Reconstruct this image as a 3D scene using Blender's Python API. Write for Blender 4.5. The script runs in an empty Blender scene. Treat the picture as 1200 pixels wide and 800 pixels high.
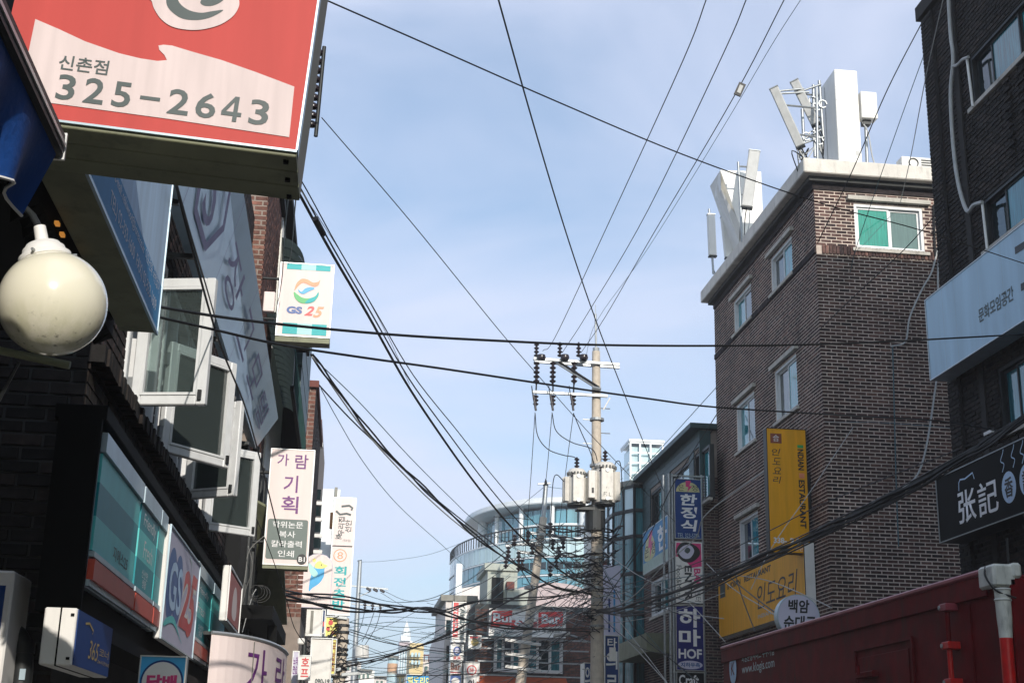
import bpy, bmesh, math, random
from mathutils import Vector as V, Matrix
random.seed(7)
sc = bpy.context.scene
COL = sc.collection

# ---------------------------------------------------------------- camera
F_PX = 1600.0
cy_ = V((-200, -490, -F_PX)).normalized()
cz_ = V((.0245 * 5172, 5172, -F_PX)); cz_ = (cz_ - cz_.dot(cy_) * cy_).normalized()
cx_ = cy_.cross(cz_)
ROT = Matrix((cx_, cy_, cz_))            # camera axes -> world axes
CAM = V((0, 0, 1.6))
cam_d = bpy.data.cameras.new('camera'); cam = bpy.data.objects.new('camera', cam_d); COL.objects.link(cam)
cam.matrix_world = Matrix.Translation(CAM) @ ROT.to_4x4()
cam_d.lens = 36 * F_PX / 1200; cam_d.sensor_width = 36; cam_d.clip_start = .05; cam_d.clip_end = 3000
sc.camera = cam

def ray(x, y): return ROT @ V((x - 600.0, -(y - 400.0), -F_PX))
def on(x, y, ax, v):
    d = ray(x, y); return CAM + d * ((v - CAM[ax]) / d[ax])
def oX(x, y, v): return on(x, y, 0, v)
def oY(x, y, v): return on(x, y, 1, v)
def oZ(x, y, v): return on(x, y, 2, v)

# ---------------------------------------------------------------- light
SUN_EL, SUN_AZ = math.radians(22), math.radians(9.5)      # azimuth measured from -Y (behind the camera) towards +X
to_sun = V((math.sin(SUN_AZ) * math.cos(SUN_EL), -math.cos(SUN_AZ) * math.cos(SUN_EL), math.sin(SUN_EL)))
ld = bpy.data.lights.new('sun', 'SUN'); lo = bpy.data.objects.new('sun', ld); COL.objects.link(lo)
ld.energy = 3.3; ld.angle = math.radians(.5); ld.color = (1, .93, .84)
lo.rotation_euler = to_sun.to_track_quat('Z', 'Y').to_euler(); lo.location = (0, -20, 40)
w = bpy.data.worlds.new('World'); sc.world = w; w.use_nodes = True
nt = w.node_tree; N = nt.nodes; bg = N['Background']
sky = N.new('ShaderNodeTexSky'); sky.sky_type = 'NISHITA'; sky.sun_disc = False
sky.sun_elevation = SUN_EL; sky.sun_rotation = math.pi - SUN_AZ if False else math.atan2(to_sun.x, to_sun.y)
sky.air_density = 1.0; sky.dust_density = 1.6; sky.ozone_density = 2.0
tc = N.new('ShaderNodeTexCoord'); mp = N.new('ShaderNodeMapping'); mp.inputs['Scale'].default_value = (1.1, .8, 2.6); mp.inputs['Rotation'].default_value = (0, .35, .5)
no = N.new('ShaderNodeTexNoise'); no.inputs['Scale'].default_value = 2.3; no.inputs['Detail'].default_value = 7; no.inputs['Roughness'].default_value = .5; no.inputs['Distortion'].default_value = .5
cr = N.new('ShaderNodeMapRange'); cr.inputs['From Min'].default_value = .38; cr.inputs['From Max'].default_value = .66; cr.inputs['To Min'].default_value = .22; cr.inputs['To Max'].default_value = .86
mx = N.new('ShaderNodeMix'); mx.data_type = 'RGBA'; mx.inputs['B'].default_value = SKY_CLOUD = (6.5, 6.95, 8.6, 1)
nt.links.new(tc.outputs['Generated'], mp.inputs[0]); nt.links.new(mp.outputs[0], no.inputs['Vector']); nt.links.new(no.outputs[0], cr.inputs[0])
nt.links.new(cr.outputs[0], mx.inputs['Factor']); tnt = N.new('ShaderNodeMix'); tnt.data_type = 'RGBA'; tnt.blend_type = 'MULTIPLY'; tnt.inputs['Factor'].default_value = 1; tnt.inputs['B'].default_value = (1.06, 1.36, 1.42, 1); nt.links.new(sky.outputs[0], tnt.inputs['A']); nt.links.new(tnt.outputs['Result'], mx.inputs['A']); nt.links.new(mx.outputs['Result'], bg.inputs[0])
bg.inputs[1].default_value = .1
sc.view_settings.view_transform = 'Standard'; sc.view_settings.look = 'None'; sc.view_settings.exposure = .37; sc.view_settings.gamma = 1
sc.cycles.max_bounces = 6; sc.cycles.transparent_max_bounces = 12; sc.cycles.volume_bounces = 0

# ---------------------------------------------------------------- materials
def lin(h):
    h = h.lstrip('#'); r = []
    for i in (0, 2, 4):
        c = int(h[i:i + 2], 16) / 255; r.append(c / 12.92 if c <= .04045 else ((c + .055) / 1.055) ** 2.4)
    return (*r, 1)
MATS = {}
def mat(name, h, rough=.6, metal=0, var=.12, scale=6, bump=0, bscale=60, streak=False, grime=0, spec=.5, emit=0):
    if name in MATS: return MATS[name]
    m = bpy.data.materials.new(name); m.use_nodes = True; t = m.node_tree; n = t.nodes; L = t.links; b = n['Principled BSDF']
    c = lin(h); b.inputs['Roughness'].default_value = rough; b.inputs['Metallic'].default_value = metal
    b.inputs['Specular IOR Level'].default_value = spec
    tx = n.new('ShaderNodeTexCoord'); mapn = n.new('ShaderNodeMapping'); L.new(tx.outputs['Object'], mapn.inputs[0])
    if streak: mapn.inputs['Scale'].default_value = (6, 6, .5)
    nz = n.new('ShaderNodeTexNoise'); nz.inputs['Scale'].default_value = scale; nz.inputs['Detail'].default_value = 6; L.new(mapn.outputs[0], nz.inputs['Vector'])
    mr = n.new('ShaderNodeMapRange'); L.new(nz.outputs[0], mr.inputs[0]); mr.inputs['From Min'].default_value = .3; mr.inputs['From Max'].default_value = .7
    mr.inputs['To Min'].default_value = 1 - var; mr.inputs['To Max'].default_value = 1 + var
    mm = n.new('ShaderNodeMix'); mm.data_type = 'RGBA'; mm.blend_type = 'MULTIPLY'; mm.inputs['Factor'].default_value = 1
    mm.inputs['A'].default_value = c; L.new(mr.outputs[0], mm.inputs['B'])
    out = mm.outputs['Result']
    if grime:
        n2 = n.new('ShaderNodeTexNoise'); n2.inputs['Scale'].default_value = scale * .7; n2.inputs['Detail'].default_value = 9; n2.inputs['Roughness'].default_value = .7
        m2 = n.new('ShaderNodeMapping'); m2.inputs['Scale'].default_value = (3, 3, .7); m2.inputs['Location'].default_value = (3, 7, 1); L.new(tx.outputs['Object'], m2.inputs[0]); L.new(m2.outputs[0], n2.inputs['Vector'])
        r2 = n.new('ShaderNodeMapRange'); r2.inputs['From Min'].default_value = .52; r2.inputs['From Max'].default_value = .75; r2.inputs['To Max'].default_value = grime; L.new(n2.outputs[0], r2.inputs[0])
        g = n.new('ShaderNodeMix'); g.data_type = 'RGBA'; g.inputs['B'].default_value = lin('2b2a26'); L.new(r2.outputs[0], g.inputs['Factor']); L.new(out, g.inputs['A']); out = g.outputs['Result']
    L.new(out, b.inputs['Base Color'])
    if bump:
        nb = n.new('ShaderNodeTexNoise'); nb.inputs['Scale'].default_value = bscale; nb.inputs['Detail'].default_value = 4; L.new(tx.outputs['Object'], nb.inputs['Vector'])
        bp = n.new('ShaderNodeBump'); bp.inputs['Strength'].default_value = bump; bp.inputs['Distance'].default_value = .01; L.new(nb.outputs[0], bp.inputs['Height']); L.new(bp.outputs[0], b.inputs['Normal'])
    if emit: b.inputs['Emission Color'].default_value = c; b.inputs['Emission Strength'].default_value = emit
    MATS[name] = m; return m

def brick_mat(name, cols):
    m = bpy.data.materials.new(name); m.use_nodes = True; t = m.node_tree; n = t.nodes; L = t.links; b = n['Principled BSDF']; b.inputs['Roughness'].default_value = .85; b.inputs['Specular IOR Level'].default_value = .25
    g = n.new('ShaderNodeNewGeometry'); oi = n.new('ShaderNodeObjectInfo'); ad = n.new('ShaderNodeMath'); ad.operation = 'ADD'; fr = n.new('ShaderNodeMath'); fr.operation = 'FRACT'
    L.new(g.outputs['Random Per Island'], ad.inputs[0]); L.new(oi.outputs['Random'], ad.inputs[1]); L.new(ad.outputs[0], fr.inputs[0])
    ra = n.new('ShaderNodeValToRGB'); ra.color_ramp.interpolation = 'LINEAR'; L.new(fr.outputs[0], ra.inputs[0])
    e = ra.color_ramp.elements
    for i, h in enumerate(cols):
        p = i / (len(cols) - 1)
        if i < 2: e[i].position = p; e[i].color = lin(h)
        else: q = e.new(p); q.color = lin(h)
    e[0].position = 0
    tx = n.new('ShaderNodeTexCoord'); nz = n.new('ShaderNodeTexNoise'); nz.inputs['Scale'].default_value = 14; nz.inputs['Detail'].default_value = 8; L.new(tx.outputs['Object'], nz.inputs['Vector'])
    n3 = n.new('ShaderNodeTexNoise'); n3.inputs['Scale'].default_value = .8; n3.inputs['Detail'].default_value = 6; mp3 = n.new('ShaderNodeMapping'); mp3.inputs['Scale'].default_value = (1.4, 1.4, .35); L.new(g.outputs['Position'], mp3.inputs[0]); L.new(mp3.outputs[0], n3.inputs['Vector'])
    m1 = n.new('ShaderNodeMath'); m1.operation = 'MULTIPLY'; L.new(nz.outputs[0], m1.inputs[0]); L.new(n3.outputs[0], m1.inputs[1])
    mr = n.new('ShaderNodeMapRange'); L.new(m1.outputs[0], mr.inputs[0]); mr.inputs['From Min'].default_value = .12; mr.inputs['From Max'].default_value = .4; mr.inputs['To Min'].default_value = .45; mr.inputs['To Max'].default_value = 1.6
    mm = n.new('ShaderNodeMix'); mm.data_type = 'RGBA'; mm.blend_type = 'MULTIPLY'; mm.inputs['Factor'].default_value = 1; L.new(ra.outputs[0], mm.inputs['A']); L.new(mr.outputs[0], mm.inputs['B']); L.new(mm.outputs['Result'], b.inputs['Base Color'])
    nb = n.new('ShaderNodeTexNoise'); nb.inputs['Scale'].default_value = 45; L.new(tx.outputs['Object'], nb.inputs['Vector']); bp = n.new('ShaderNodeBump'); bp.inputs['Strength'].default_value = .5; bp.inputs['Distance'].default_value = .006; L.new(nb.outputs[0], bp.inputs['Height']); L.new(bp.outputs[0], b.inputs['Normal'])
    return m

def glass(name, h, rough=.06, curtain=.35, scale=5):
    """window glass: a dark pane with the room or curtain behind it and a sharp reflection"""
    m = bpy.data.materials.new(name); m.use_nodes = True; t = m.node_tree; n = t.nodes; L = t.links; b = n['Principled BSDF']
    b.inputs['Roughness'].default_value = rough; b.inputs['Specular IOR Level'].default_value = .9; b.inputs['Coat Weight'].default_value = .3; b.inputs['Coat Roughness'].default_value = .03
    tx = n.new('ShaderNodeTexCoord'); mp = n.new('ShaderNodeMapping'); mp.inputs['Scale'].default_value = (5, 5, .35); L.new(tx.outputs['Object'], mp.inputs[0])
    nz = n.new('ShaderNodeTexNoise'); nz.inputs['Scale'].default_value = scale; L.new(mp.outputs[0], nz.inputs['Vector']); nz.inputs['Detail'].default_value = 3
    mr = n.new('ShaderNodeMapRange'); L.new(nz.outputs[0], mr.inputs[0]); mr.inputs['From Min'].default_value = .35; mr.inputs['From Max'].default_value = .65; mr.inputs['To Min'].default_value = 1 - curtain; mr.inputs['To Max'].default_value = 1 + curtain
    mm = n.new('ShaderNodeMix'); mm.data_type = 'RGBA'; mm.blend_type = 'MULTIPLY'; mm.inputs['Factor'].default_value = 1; mm.inputs['A'].default_value = lin(h); L.new(mr.outputs[0], mm.inputs['B']); L.new(mm.outputs['Result'], b.inputs['Base Color'])
    MATS[name] = m; return m

def clear_glass(name, h, a=.35):
    m = bpy.data.materials.new(name); m.use_nodes = True; t = m.node_tree; n = t.nodes; L = t.links; n.remove(n['Principled BSDF'])
    tr = n.new('ShaderNodeBsdfTransparent'); tr.inputs[0].default_value = lin(h); gl = n.new('ShaderNodeBsdfGlossy'); gl.inputs['Roughness'].default_value = .04
    fr = n.new('ShaderNodeFresnel'); fr.inputs[0].default_value = 2.0; mx = n.new('ShaderNodeMixShader'); L.new(fr.outputs[0], mx.inputs[0]); L.new(tr.outputs[0], mx.inputs[1]); L.new(gl.outputs[0], mx.inputs[2])
    df = n.new('ShaderNodeBsdfDiffuse'); df.inputs[0].default_value = lin('9fb2b0'); m2 = n.new('ShaderNodeMixShader'); m2.inputs[0].default_value = a * .3; L.new(mx.outputs[0], m2.inputs[1]); L.new(df.outputs[0], m2.inputs[2]); L.new(m2.outputs[0], n['Material Output'].inputs[0])
    return m

M = dict(
    asphalt=mat('asphalt', '3a3b3c', .9, bump=.4), pave=mat('pavement', '8d8b86', .9, bump=.3), paint=mat('road_paint', 'dcdcd6', .7),
    mortar=mat('mortar', 'cfbfb2', .95, var=.25, scale=1.3, bump=.3, grime=.65), mortar_dark=mat('dark_mortar', '3f403f', .95, var=.2, scale=3),
    mortar_black=mat('black_mortar', '2c2a29', .95, var=.2), mortar_brown=mat('brown_mortar', '8d8178', .95),
    concrete=mat('concrete', 'b9b4aa', .9, var=.15, scale=3, bump=.5, bscale=25, grime=.55), concrete_pole=mat('pole_concrete', 'c4b8a8', .85, var=.12, scale=8, bump=.2, grime=.3),
    white=mat('white_paint', 'e6e4df', .55, spec=.2, var=.05, scale=4, grime=.12), white_box=mat('white_fibreglass', 'ebe9e3', .5, var=.05, scale=2, grime=.14), white_frame=mat('white_window_frame', 'd6d8d8', .4, var=.06, scale=9, grime=.15),
    greybox=mat('grey_fibreglass', 'b4b4b1', .5, var=.08, grime=.2), steel=mat('galvanised_steel', '9fa3a5', .45, .6, var=.15, scale=20), dark_metal=mat('dark_metal', '2b2e2f', .5, .3, var=.2),
    black=mat('black_rubber', '111213', .55, var=.2), black_metal=mat('black_painted_metal', '070808', .7, spec=.12, var=.25, scale=5), cable=mat('cable_sheath', '101112', .5, var=.1), cable_grey=mat('pale_cable_sheath', 'b0b1af', .6), cable_teal=mat('steel_messenger_wire', '4d6a70', .5, .3),
    porcelain=mat('dark_porcelain', '2a2226', .25), red_sign=mat('red_sign_film', 'c04c47', .55, spec=.2, var=.07, scale=2, streak=True), cream=mat('cream_sign_film', 'd8c8c6', .55, spec=.2, var=.07, scale=5, streak=True), char=mat('charcoal_lettering', '3c4a4a', .5, var=.08),
    olive=mat('olive_painted_sheet', '7d8066', .6, var=.2, scale=4, grime=.5), alu=mat('aluminium_trim', 'c4c6c6', .35, .6, var=.06),
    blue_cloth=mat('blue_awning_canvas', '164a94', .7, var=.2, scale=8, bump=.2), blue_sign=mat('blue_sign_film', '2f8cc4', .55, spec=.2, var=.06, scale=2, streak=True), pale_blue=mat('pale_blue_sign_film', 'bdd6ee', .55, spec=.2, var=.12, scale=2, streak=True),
    text_white=mat('white_lettering', 'e8e8e8', .5, var=.02), teal=mat('teal_sign_film', '22adb0', .42, spec=.3, var=.05), teal_light=mat('light_teal_sign_film', '5ccac8', .42, spec=.3, var=.05), teal_dark=mat('dark_teal_sign_film', '158c96', .42, spec=.3, var=.05), teal_pale=mat('pale_teal_film', 'b4e2e0', .55, spec=.2, var=.03),
    orange_red=mat('orange_red_strip', 'c9503d', .42, spec=.3, var=.05), silver=mat('silver_sign_trim', 'a9bcc6', .35, .4, var=.1), lilac=mat('lilac_panel', 'c9c6d8', .55, spec=.2, var=.05, scale=2), navy=mat('navy_sign_film', '1c3f7c', .55, spec=.2, var=.05), deep_blue=mat('deep_blue_logo', '1c4f96', .4),
    logo_red=mat('red_logo', 'd0393a', .4), gold=mat('gold_lettering', 'b89f5a', .5), magenta=mat('magenta_film', 'd8327a', .4), purple=mat('purple_lettering', '6a2a78', .5), purple_dim=mat('faded_purple_lettering', '8c88ae', .6), slate=mat('slate_panel', '63706c', .5, var=.03),
    pinkcream=mat('pink_cream_sign_film', 'ecdcd8', .55, spec=.2, var=.04, scale=2, streak=True), hotel=mat('hazy_blue_panel', 'a6c2d4', .3, var=.14, scale=1.2, spec=.6), sky_logo=mat('sky_blue_logo', '36a6dc', .4), yellow_l=mat('yellow_logo', 'e9e07a', .4), green=mat('green_logo', '3fae5e', .4), salmon=mat('salmon_logo', 'ee9368', .4),
    orange=mat('yellow_orange_sign_film', 'f0a90e', .5, spec=.3, var=.10, scale=1.5, streak=True, grime=.1), black_text=mat('black_lettering', '15171a', .5), brown_logo=mat('brown_logo', '8f4a2e', .5),
    copper=mat('dark_green_seamed_metal', '34524e', .38, .4, var=.2, scale=3), green_wall=mat('dark_green_siding', '16393c', .5, var=.2), beige_metal=mat('pale_beige_enamel', 'd2cec6', .45, var=.08, scale=8, grime=.35),
    truck=mat('maroon_truck_paint', '660b12', .6, spec=.12, var=.3, scale=4, bump=.5, bscale=3, grime=.7), truck_rail=mat('sunlit_maroon_rail', '96404b', .4, var=.15), truck_red=mat('bright_red_paint', 'c81a18', .35, var=.15, scale=14, grime=.4), truck_white=mat('worn_white_paint', 'cfcfc6', .5, var=.15, grime=.5, scale=12),  # rail maroon is paler: sun on the top edge put into its colour
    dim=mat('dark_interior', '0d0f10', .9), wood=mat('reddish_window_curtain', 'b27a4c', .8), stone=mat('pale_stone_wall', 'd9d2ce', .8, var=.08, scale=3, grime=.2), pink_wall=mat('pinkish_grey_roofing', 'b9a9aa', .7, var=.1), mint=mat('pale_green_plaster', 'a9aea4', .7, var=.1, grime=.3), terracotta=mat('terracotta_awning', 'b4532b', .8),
    yellow_wall=mat('yellow_plaster', 'd6bf8a', .8), tower_white=mat('white_cladding', 'dfe4e6', .4, var=.05), siding=mat('white_siding', 'd9d7cf', .6, var=.1, streak=True, grime=.2), siding_gap=mat('siding_gap_grey', '8a8880', .8), brownpanel=mat('rusty_brown_panel', '6b3b33', .8, grime=.4))  # plain grey for the gaps behind siding, also frames and trims
M['brick_brown'] = brick_mat('brown_brick', ['4a3835', '5c4540', '3b2e2e', '6b5149', '322a2b', '54403b'])
M['brick_shaded'] = brick_mat('shaded_brown_brick', ['443029', '563d35', '33251f', '664a40', '2b201d', '503a33'])  # darker copy of the brown brick: shade put into lower front and side
M['brick_dark'] = brick_mat('dark_brown_brick', ['2a2526', '352c2c', '231f21', '3f3231', '2c2526'])
M['brick_black'] = brick_mat('blackened_brick', ['201e1d', '2e2926', '181716', '38302c', '242120'])
M['brick_red'] = brick_mat('red_brick', ['65483f', '785247', '5a3f38', '7d5a4e'])
M['cornice'] = mat('cornice_concrete', 'd9d3c9', .9, var=.1, scale=3, bump=.5, bscale=25, grime=.35)
M['g_teal'] = glass('teal_window_glass', '1c8088'); M['g_dark'] = glass('dark_window_glass', '0d2226'); M['g_grey'] = glass('grey_green_window_glass', '56706a', curtain=.1); M['g_green'] = glass('green_curtained_glass', '0e8a76', curtain=.25, scale=9)
M['g_curve'] = glass('blue_curtain_wall_glass', '5e93a4', curtain=.3, scale=.6); M['g_pale'] = glass('pale_curtain_wall_glass', 'b5cdd2', curtain=.15, scale=.6); M['g_mid'] = glass('mid_teal_window_glass', '2f6d76', curtain=.4)
M['g_clear'] = clear_glass('clear_sash_glass', 'ccd8d6', .3)
SEAM_N = 0

# ---------------------------------------------------------------- object helpers
def link(o, parent=None):
    COL.objects.link(o)
    if parent is not None: o.parent = parent
    return o
def wloc(o):
    v = V((0, 0, 0))
    while o is not None: v = v + o.location; o = o.parent
    return v
def tag(o, label=None, cat=None, group=None, kind=None):
    if label: o['label'] = label
    if cat: o['category'] = cat
    if group: o['group'] = group
    if kind: o['kind'] = kind
    return o
def thing(name, label, cat, loc=(0, 0, 0), group=None):
    o = bpy.data.objects.new(name, None); o.empty_display_size = .2; o.location = loc; link(o); return tag(o, label, cat, group)

def mt(m): return M[m] if isinstance(m, str) else m
class Frame:
    """a local frame: P(u, z, d) with u along the wall, z up, d out of the wall"""
    def __init__(s, O, U, N_, W=V((0, 0, 1))): s.O, s.U, s.N, s.W = V(O), V(U), V(N_), V(W)
    def P(s, u, z, d=0): return s.O + s.U * u + s.W * z + s.N * d
WORLD = Frame((0, 0, 0), (1, 0, 0), (0, 1, 0))     # P(x, z, y)
def fx(X, sgn=-1): return Frame((X, 0, 0), (0, 1, 0), (sgn, 0, 0))    # street-side wall, u = world Y
def fy(Y): return Frame((0, Y, 0), (1, 0, 0), (0, -1, 0))             # wall facing the camera, u = world X

class MB:
    def __init__(s): s.v = []; s.f = []
    def add(s, vs, fs):
        b = len(s.v); s.v += [V(p) for p in vs]; s.f += [tuple(i + b for i in f) for f in fs]; return s
    def fbox(s, fr, u, z, d):
        p = [fr.P(a, b, c) for c in d for b in z for a in u]
        return s.add(p, [(0, 1, 3, 2), (4, 6, 7, 5), (0, 4, 5, 1), (2, 3, 7, 6), (0, 2, 6, 4), (1, 5, 7, 3)])
    def box(s, a, b): return s.fbox(WORLD, (a[0], b[0]), (a[2], b[2]), (a[1], b[1]))
    def obox(s, c, ax, ay, az):          # centre, half axes
        c, ax, ay, az = V(c), V(ax), V(ay), V(az)
        p = [c + ax * i + ay * j + az * k for k in (-1, 1) for j in (-1, 1) for i in (-1, 1)]
        return s.add(p, [(0, 2, 3, 1), (4, 5, 7, 6), (0, 1, 5, 4), (2, 6, 7, 3), (0, 4, 6, 2), (1, 3, 7, 5)])
    def tube(s, pts, r, n=6, cap=True):
        pts = [V(p) for p in pts]; k = len(pts)
        rs = r if isinstance(r, (list, tuple)) else [r] * k
        t0 = (pts[1] - pts[0]).normalized(); a = V((0, 0, 1)) if abs(t0.z) < .9 else V((1, 0, 0)); nx = t0.cross(a).normalized()
        vs = []
        for i in range(k):
            t = (pts[min(i + 1, k - 1)] - pts[max(i - 1, 0)])
            t = t.normalized() if t.length > 1e-9 else t0
            nx = (nx - nx.dot(t) * t); nx = nx.normalized() if nx.length > 1e-6 else t.orthogonal().normalized(); ny = t.cross(nx)
            for j in range(n):
                q = 2 * math.pi * j / n; vs.append(pts[i] + (nx * math.cos(q) + ny * math.sin(q)) * rs[i])
        fs = [(i * n + j, i * n + (j + 1) % n, (i + 1) * n + (j + 1) % n, (i + 1) * n + j) for i in range(k - 1) for j in range(n)]
        if cap: fs += [tuple(range(n - 1, -1, -1)), tuple((k - 1) * n + j for j in range(n))]
        return s.add(vs, fs)
    def lathe(s, base, prof, n=16, ax=V((0, 0, 1))):     # prof: (r, h)
        return s.tube([V(base) + V(ax) * h for r, h in prof], [max(r, .0005) for r, h in prof], n)
    def prism(s, poly, dvec):             # planar polygon extruded
        k = len(poly); p = [V(q) for q in poly]; dv = V(dvec)
        return s.add(p + [q + dv for q in p], [tuple(range(k)), tuple(range(2 * k - 1, k - 1, -1))] + [(i, (i + 1) % k, (i + 1) % k + k, i + k) for i in range(k)])
    def build(s, name, m, parent=None, smooth=False, bevel=0, fix=True):
        o0 = wloc(parent) if parent is not None else V((0, 0, 0))
        me = bpy.data.meshes.new(name); me.from_pydata([tuple(v - o0) for v in s.v], [], s.f)
        if fix:
            bm = bmesh.new(); bm.from_mesh(me); bmesh.ops.recalc_face_normals(bm, faces=bm.faces)
            if bevel: bmesh.ops.bevel(bm, geom=bm.edges[:], offset=bevel, segments=1, affect='EDGES')
            bm.to_mesh(me); bm.free()
        if smooth:
            for p in me.polygons: p.use_smooth = True
            me.set_sharp_from_angle(angle=math.radians(50))
        me.materials.append(m if not isinstance(m, str) else M[m])
        return link(bpy.data.objects.new(name, me), parent)

def box(name, fr, u, z, d, m, parent=None, bevel=0): return MB().fbox(fr, u, z, d).build(name, m, parent, bevel=bevel)
def tube(name, pts, r, m, parent=None, n=8): return MB().tube(pts, r, n).build(name, m, parent, smooth=True)

class Face:
    ds = 1
    """rectangular sign face: origin at its bottom left as read, unit U to the right, W up, N out, size in metres"""
    def __init__(s, O, U, W, N_, w, h): s.O, s.U, s.W, s.N, s.w, s.h = V(O), V(U).normalized(), V(W).normalized(), V(N_).normalized(), w, h
    def P(s, u, v, d=0): return s.O + s.U * (u * s.w) + s.W * (v * s.h) + s.N * (d * s.ds)
    def panel(s, name, u, v, d, m, parent, t=.004, bevel=0):
        q = MB(); p = [s.P(a, b, c) for c in (d, d + t) for b in v for a in u]
        q.add(p, [(0, 1, 3, 2), (4, 6, 7, 5), (0, 4, 5, 1), (2, 3, 7, 6), (0, 2, 6, 4), (1, 5, 7, 3)])
        return q.build(name, m, parent, bevel=bevel)
    def poly(s, name, pts, d, m, parent):
        from mathutils.geometry import tessellate_polygon
        me = bpy.data.meshes.new(name); o0 = wloc(parent); tri = tessellate_polygon([[V((a * s.w, b * s.h, 0)) for a, b in pts]])
        me.from_pydata([tuple(s.P(a, b, d) - o0) for a, b in pts], [], [tuple(t) for t in tri]); me.materials.append(mt(m)); return link(bpy.data.objects.new(name, me), parent)
    def stroke(s, name, pts, wd, d, m, parent):      # a painted stroke of width wd (metres) along uv points
        P3 = [V((a * s.w, b * s.h)) for a, b in pts]; k = len(P3); L_, R_ = [], []
        for i in range(k):
            t = (P3[min(i + 1, k - 1)] - P3[max(i - 1, 0)]).normalized(); nn = V((-t.y, t.x)); ww = wd[i] if isinstance(wd, (list, tuple)) else wd
            L_.append(P3[i] + nn * ww / 2); R_.append(P3[i] - nn * ww / 2)
        me = bpy.data.meshes.new(name); o0 = wloc(parent); vs = [s.O + s.U * q.x + s.W * q.y + s.N * (d * s.ds) - o0 for q in L_ + R_]
        me.from_pydata([tuple(v) for v in vs], [], [(i, i + 1, k + i + 1, k + i) for i in range(k - 1)]); me.materials.append(mt(m)); return link(bpy.data.objects.new(name, me), parent)
    def text(s, body, u, v, d, m, parent, bold=.0, rot=0, shear=0, name='lettering'):
        """text stretched into the uv rectangle; rot=90 reads downwards, -90 upwards"""
        c = bpy.data.curves.new('lettering', 'FONT'); c.body = body; c.resolution_u = 3; c.offset = bold; c.extrude = 0; c.shear = shear; c.align_x = 'CENTER'; c.space_line = 1.0
        o = bpy.data.objects.new('lettering', c); COL.objects.link(o); dg = bpy.context.evaluated_depsgraph_get()
        me = bpy.data.meshes.new_from_object(o.evaluated_get(dg)); bpy.data.objects.remove(o); bpy.data.curves.remove(c)
        xs = [q.co.x for q in me.vertices]; ys = [q.co.y for q in me.vertices]
        x0, x1, y0, y1 = min(xs), max(xs), min(ys), max(ys); o0 = wloc(parent)
        for q in me.vertices:
            a = (q.co.x - x0) / max(x1 - x0, 1e-6); b = (q.co.y - y0) / max(y1 - y0, 1e-6)
            if rot == 90: a, b = b, 1 - a
            elif rot == -90: a, b = 1 - b, a
            q.co = s.P(u[0] + (u[1] - u[0]) * a, v[0] + (v[1] - v[0]) * b, d) - o0
        me.materials.clear(); me.materials.append(mt(m)); me.name = name
        return link(bpy.data.objects.new(name, me), parent)

def smooth_closed(p, n=6):
    k = len(p); out = []
    for i in range(k):
        a, b, c, d = [V(p[(i + j) % k]) for j in (-1, 0, 1, 2)]
        for q in range(n):
            t = q / n; out.append(tuple(.5 * ((2 * b) + (c - a) * t + (2 * a - 5 * b + 4 * c - d) * t * t + (3 * b - a - 3 * c + d) * t ** 3)))
    return out
def smooth_open(p, n=6):
    p = [V(q) for q in p]; q_ = [2 * p[0] - p[1]] + p + [2 * p[-1] - p[-2]]; out = []
    for i in range(1, len(q_) - 2):
        a, b, c, d = q_[i - 1:i + 3]
        for q in range(n):
            t = q / n; out.append(.5 * ((2 * b) + (c - a) * t + (2 * a - 5 * b + 4 * c - d) * t * t + (3 * b - a - 3 * c + d) * t ** 3))
    out.append(p[-1]); return out

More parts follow.
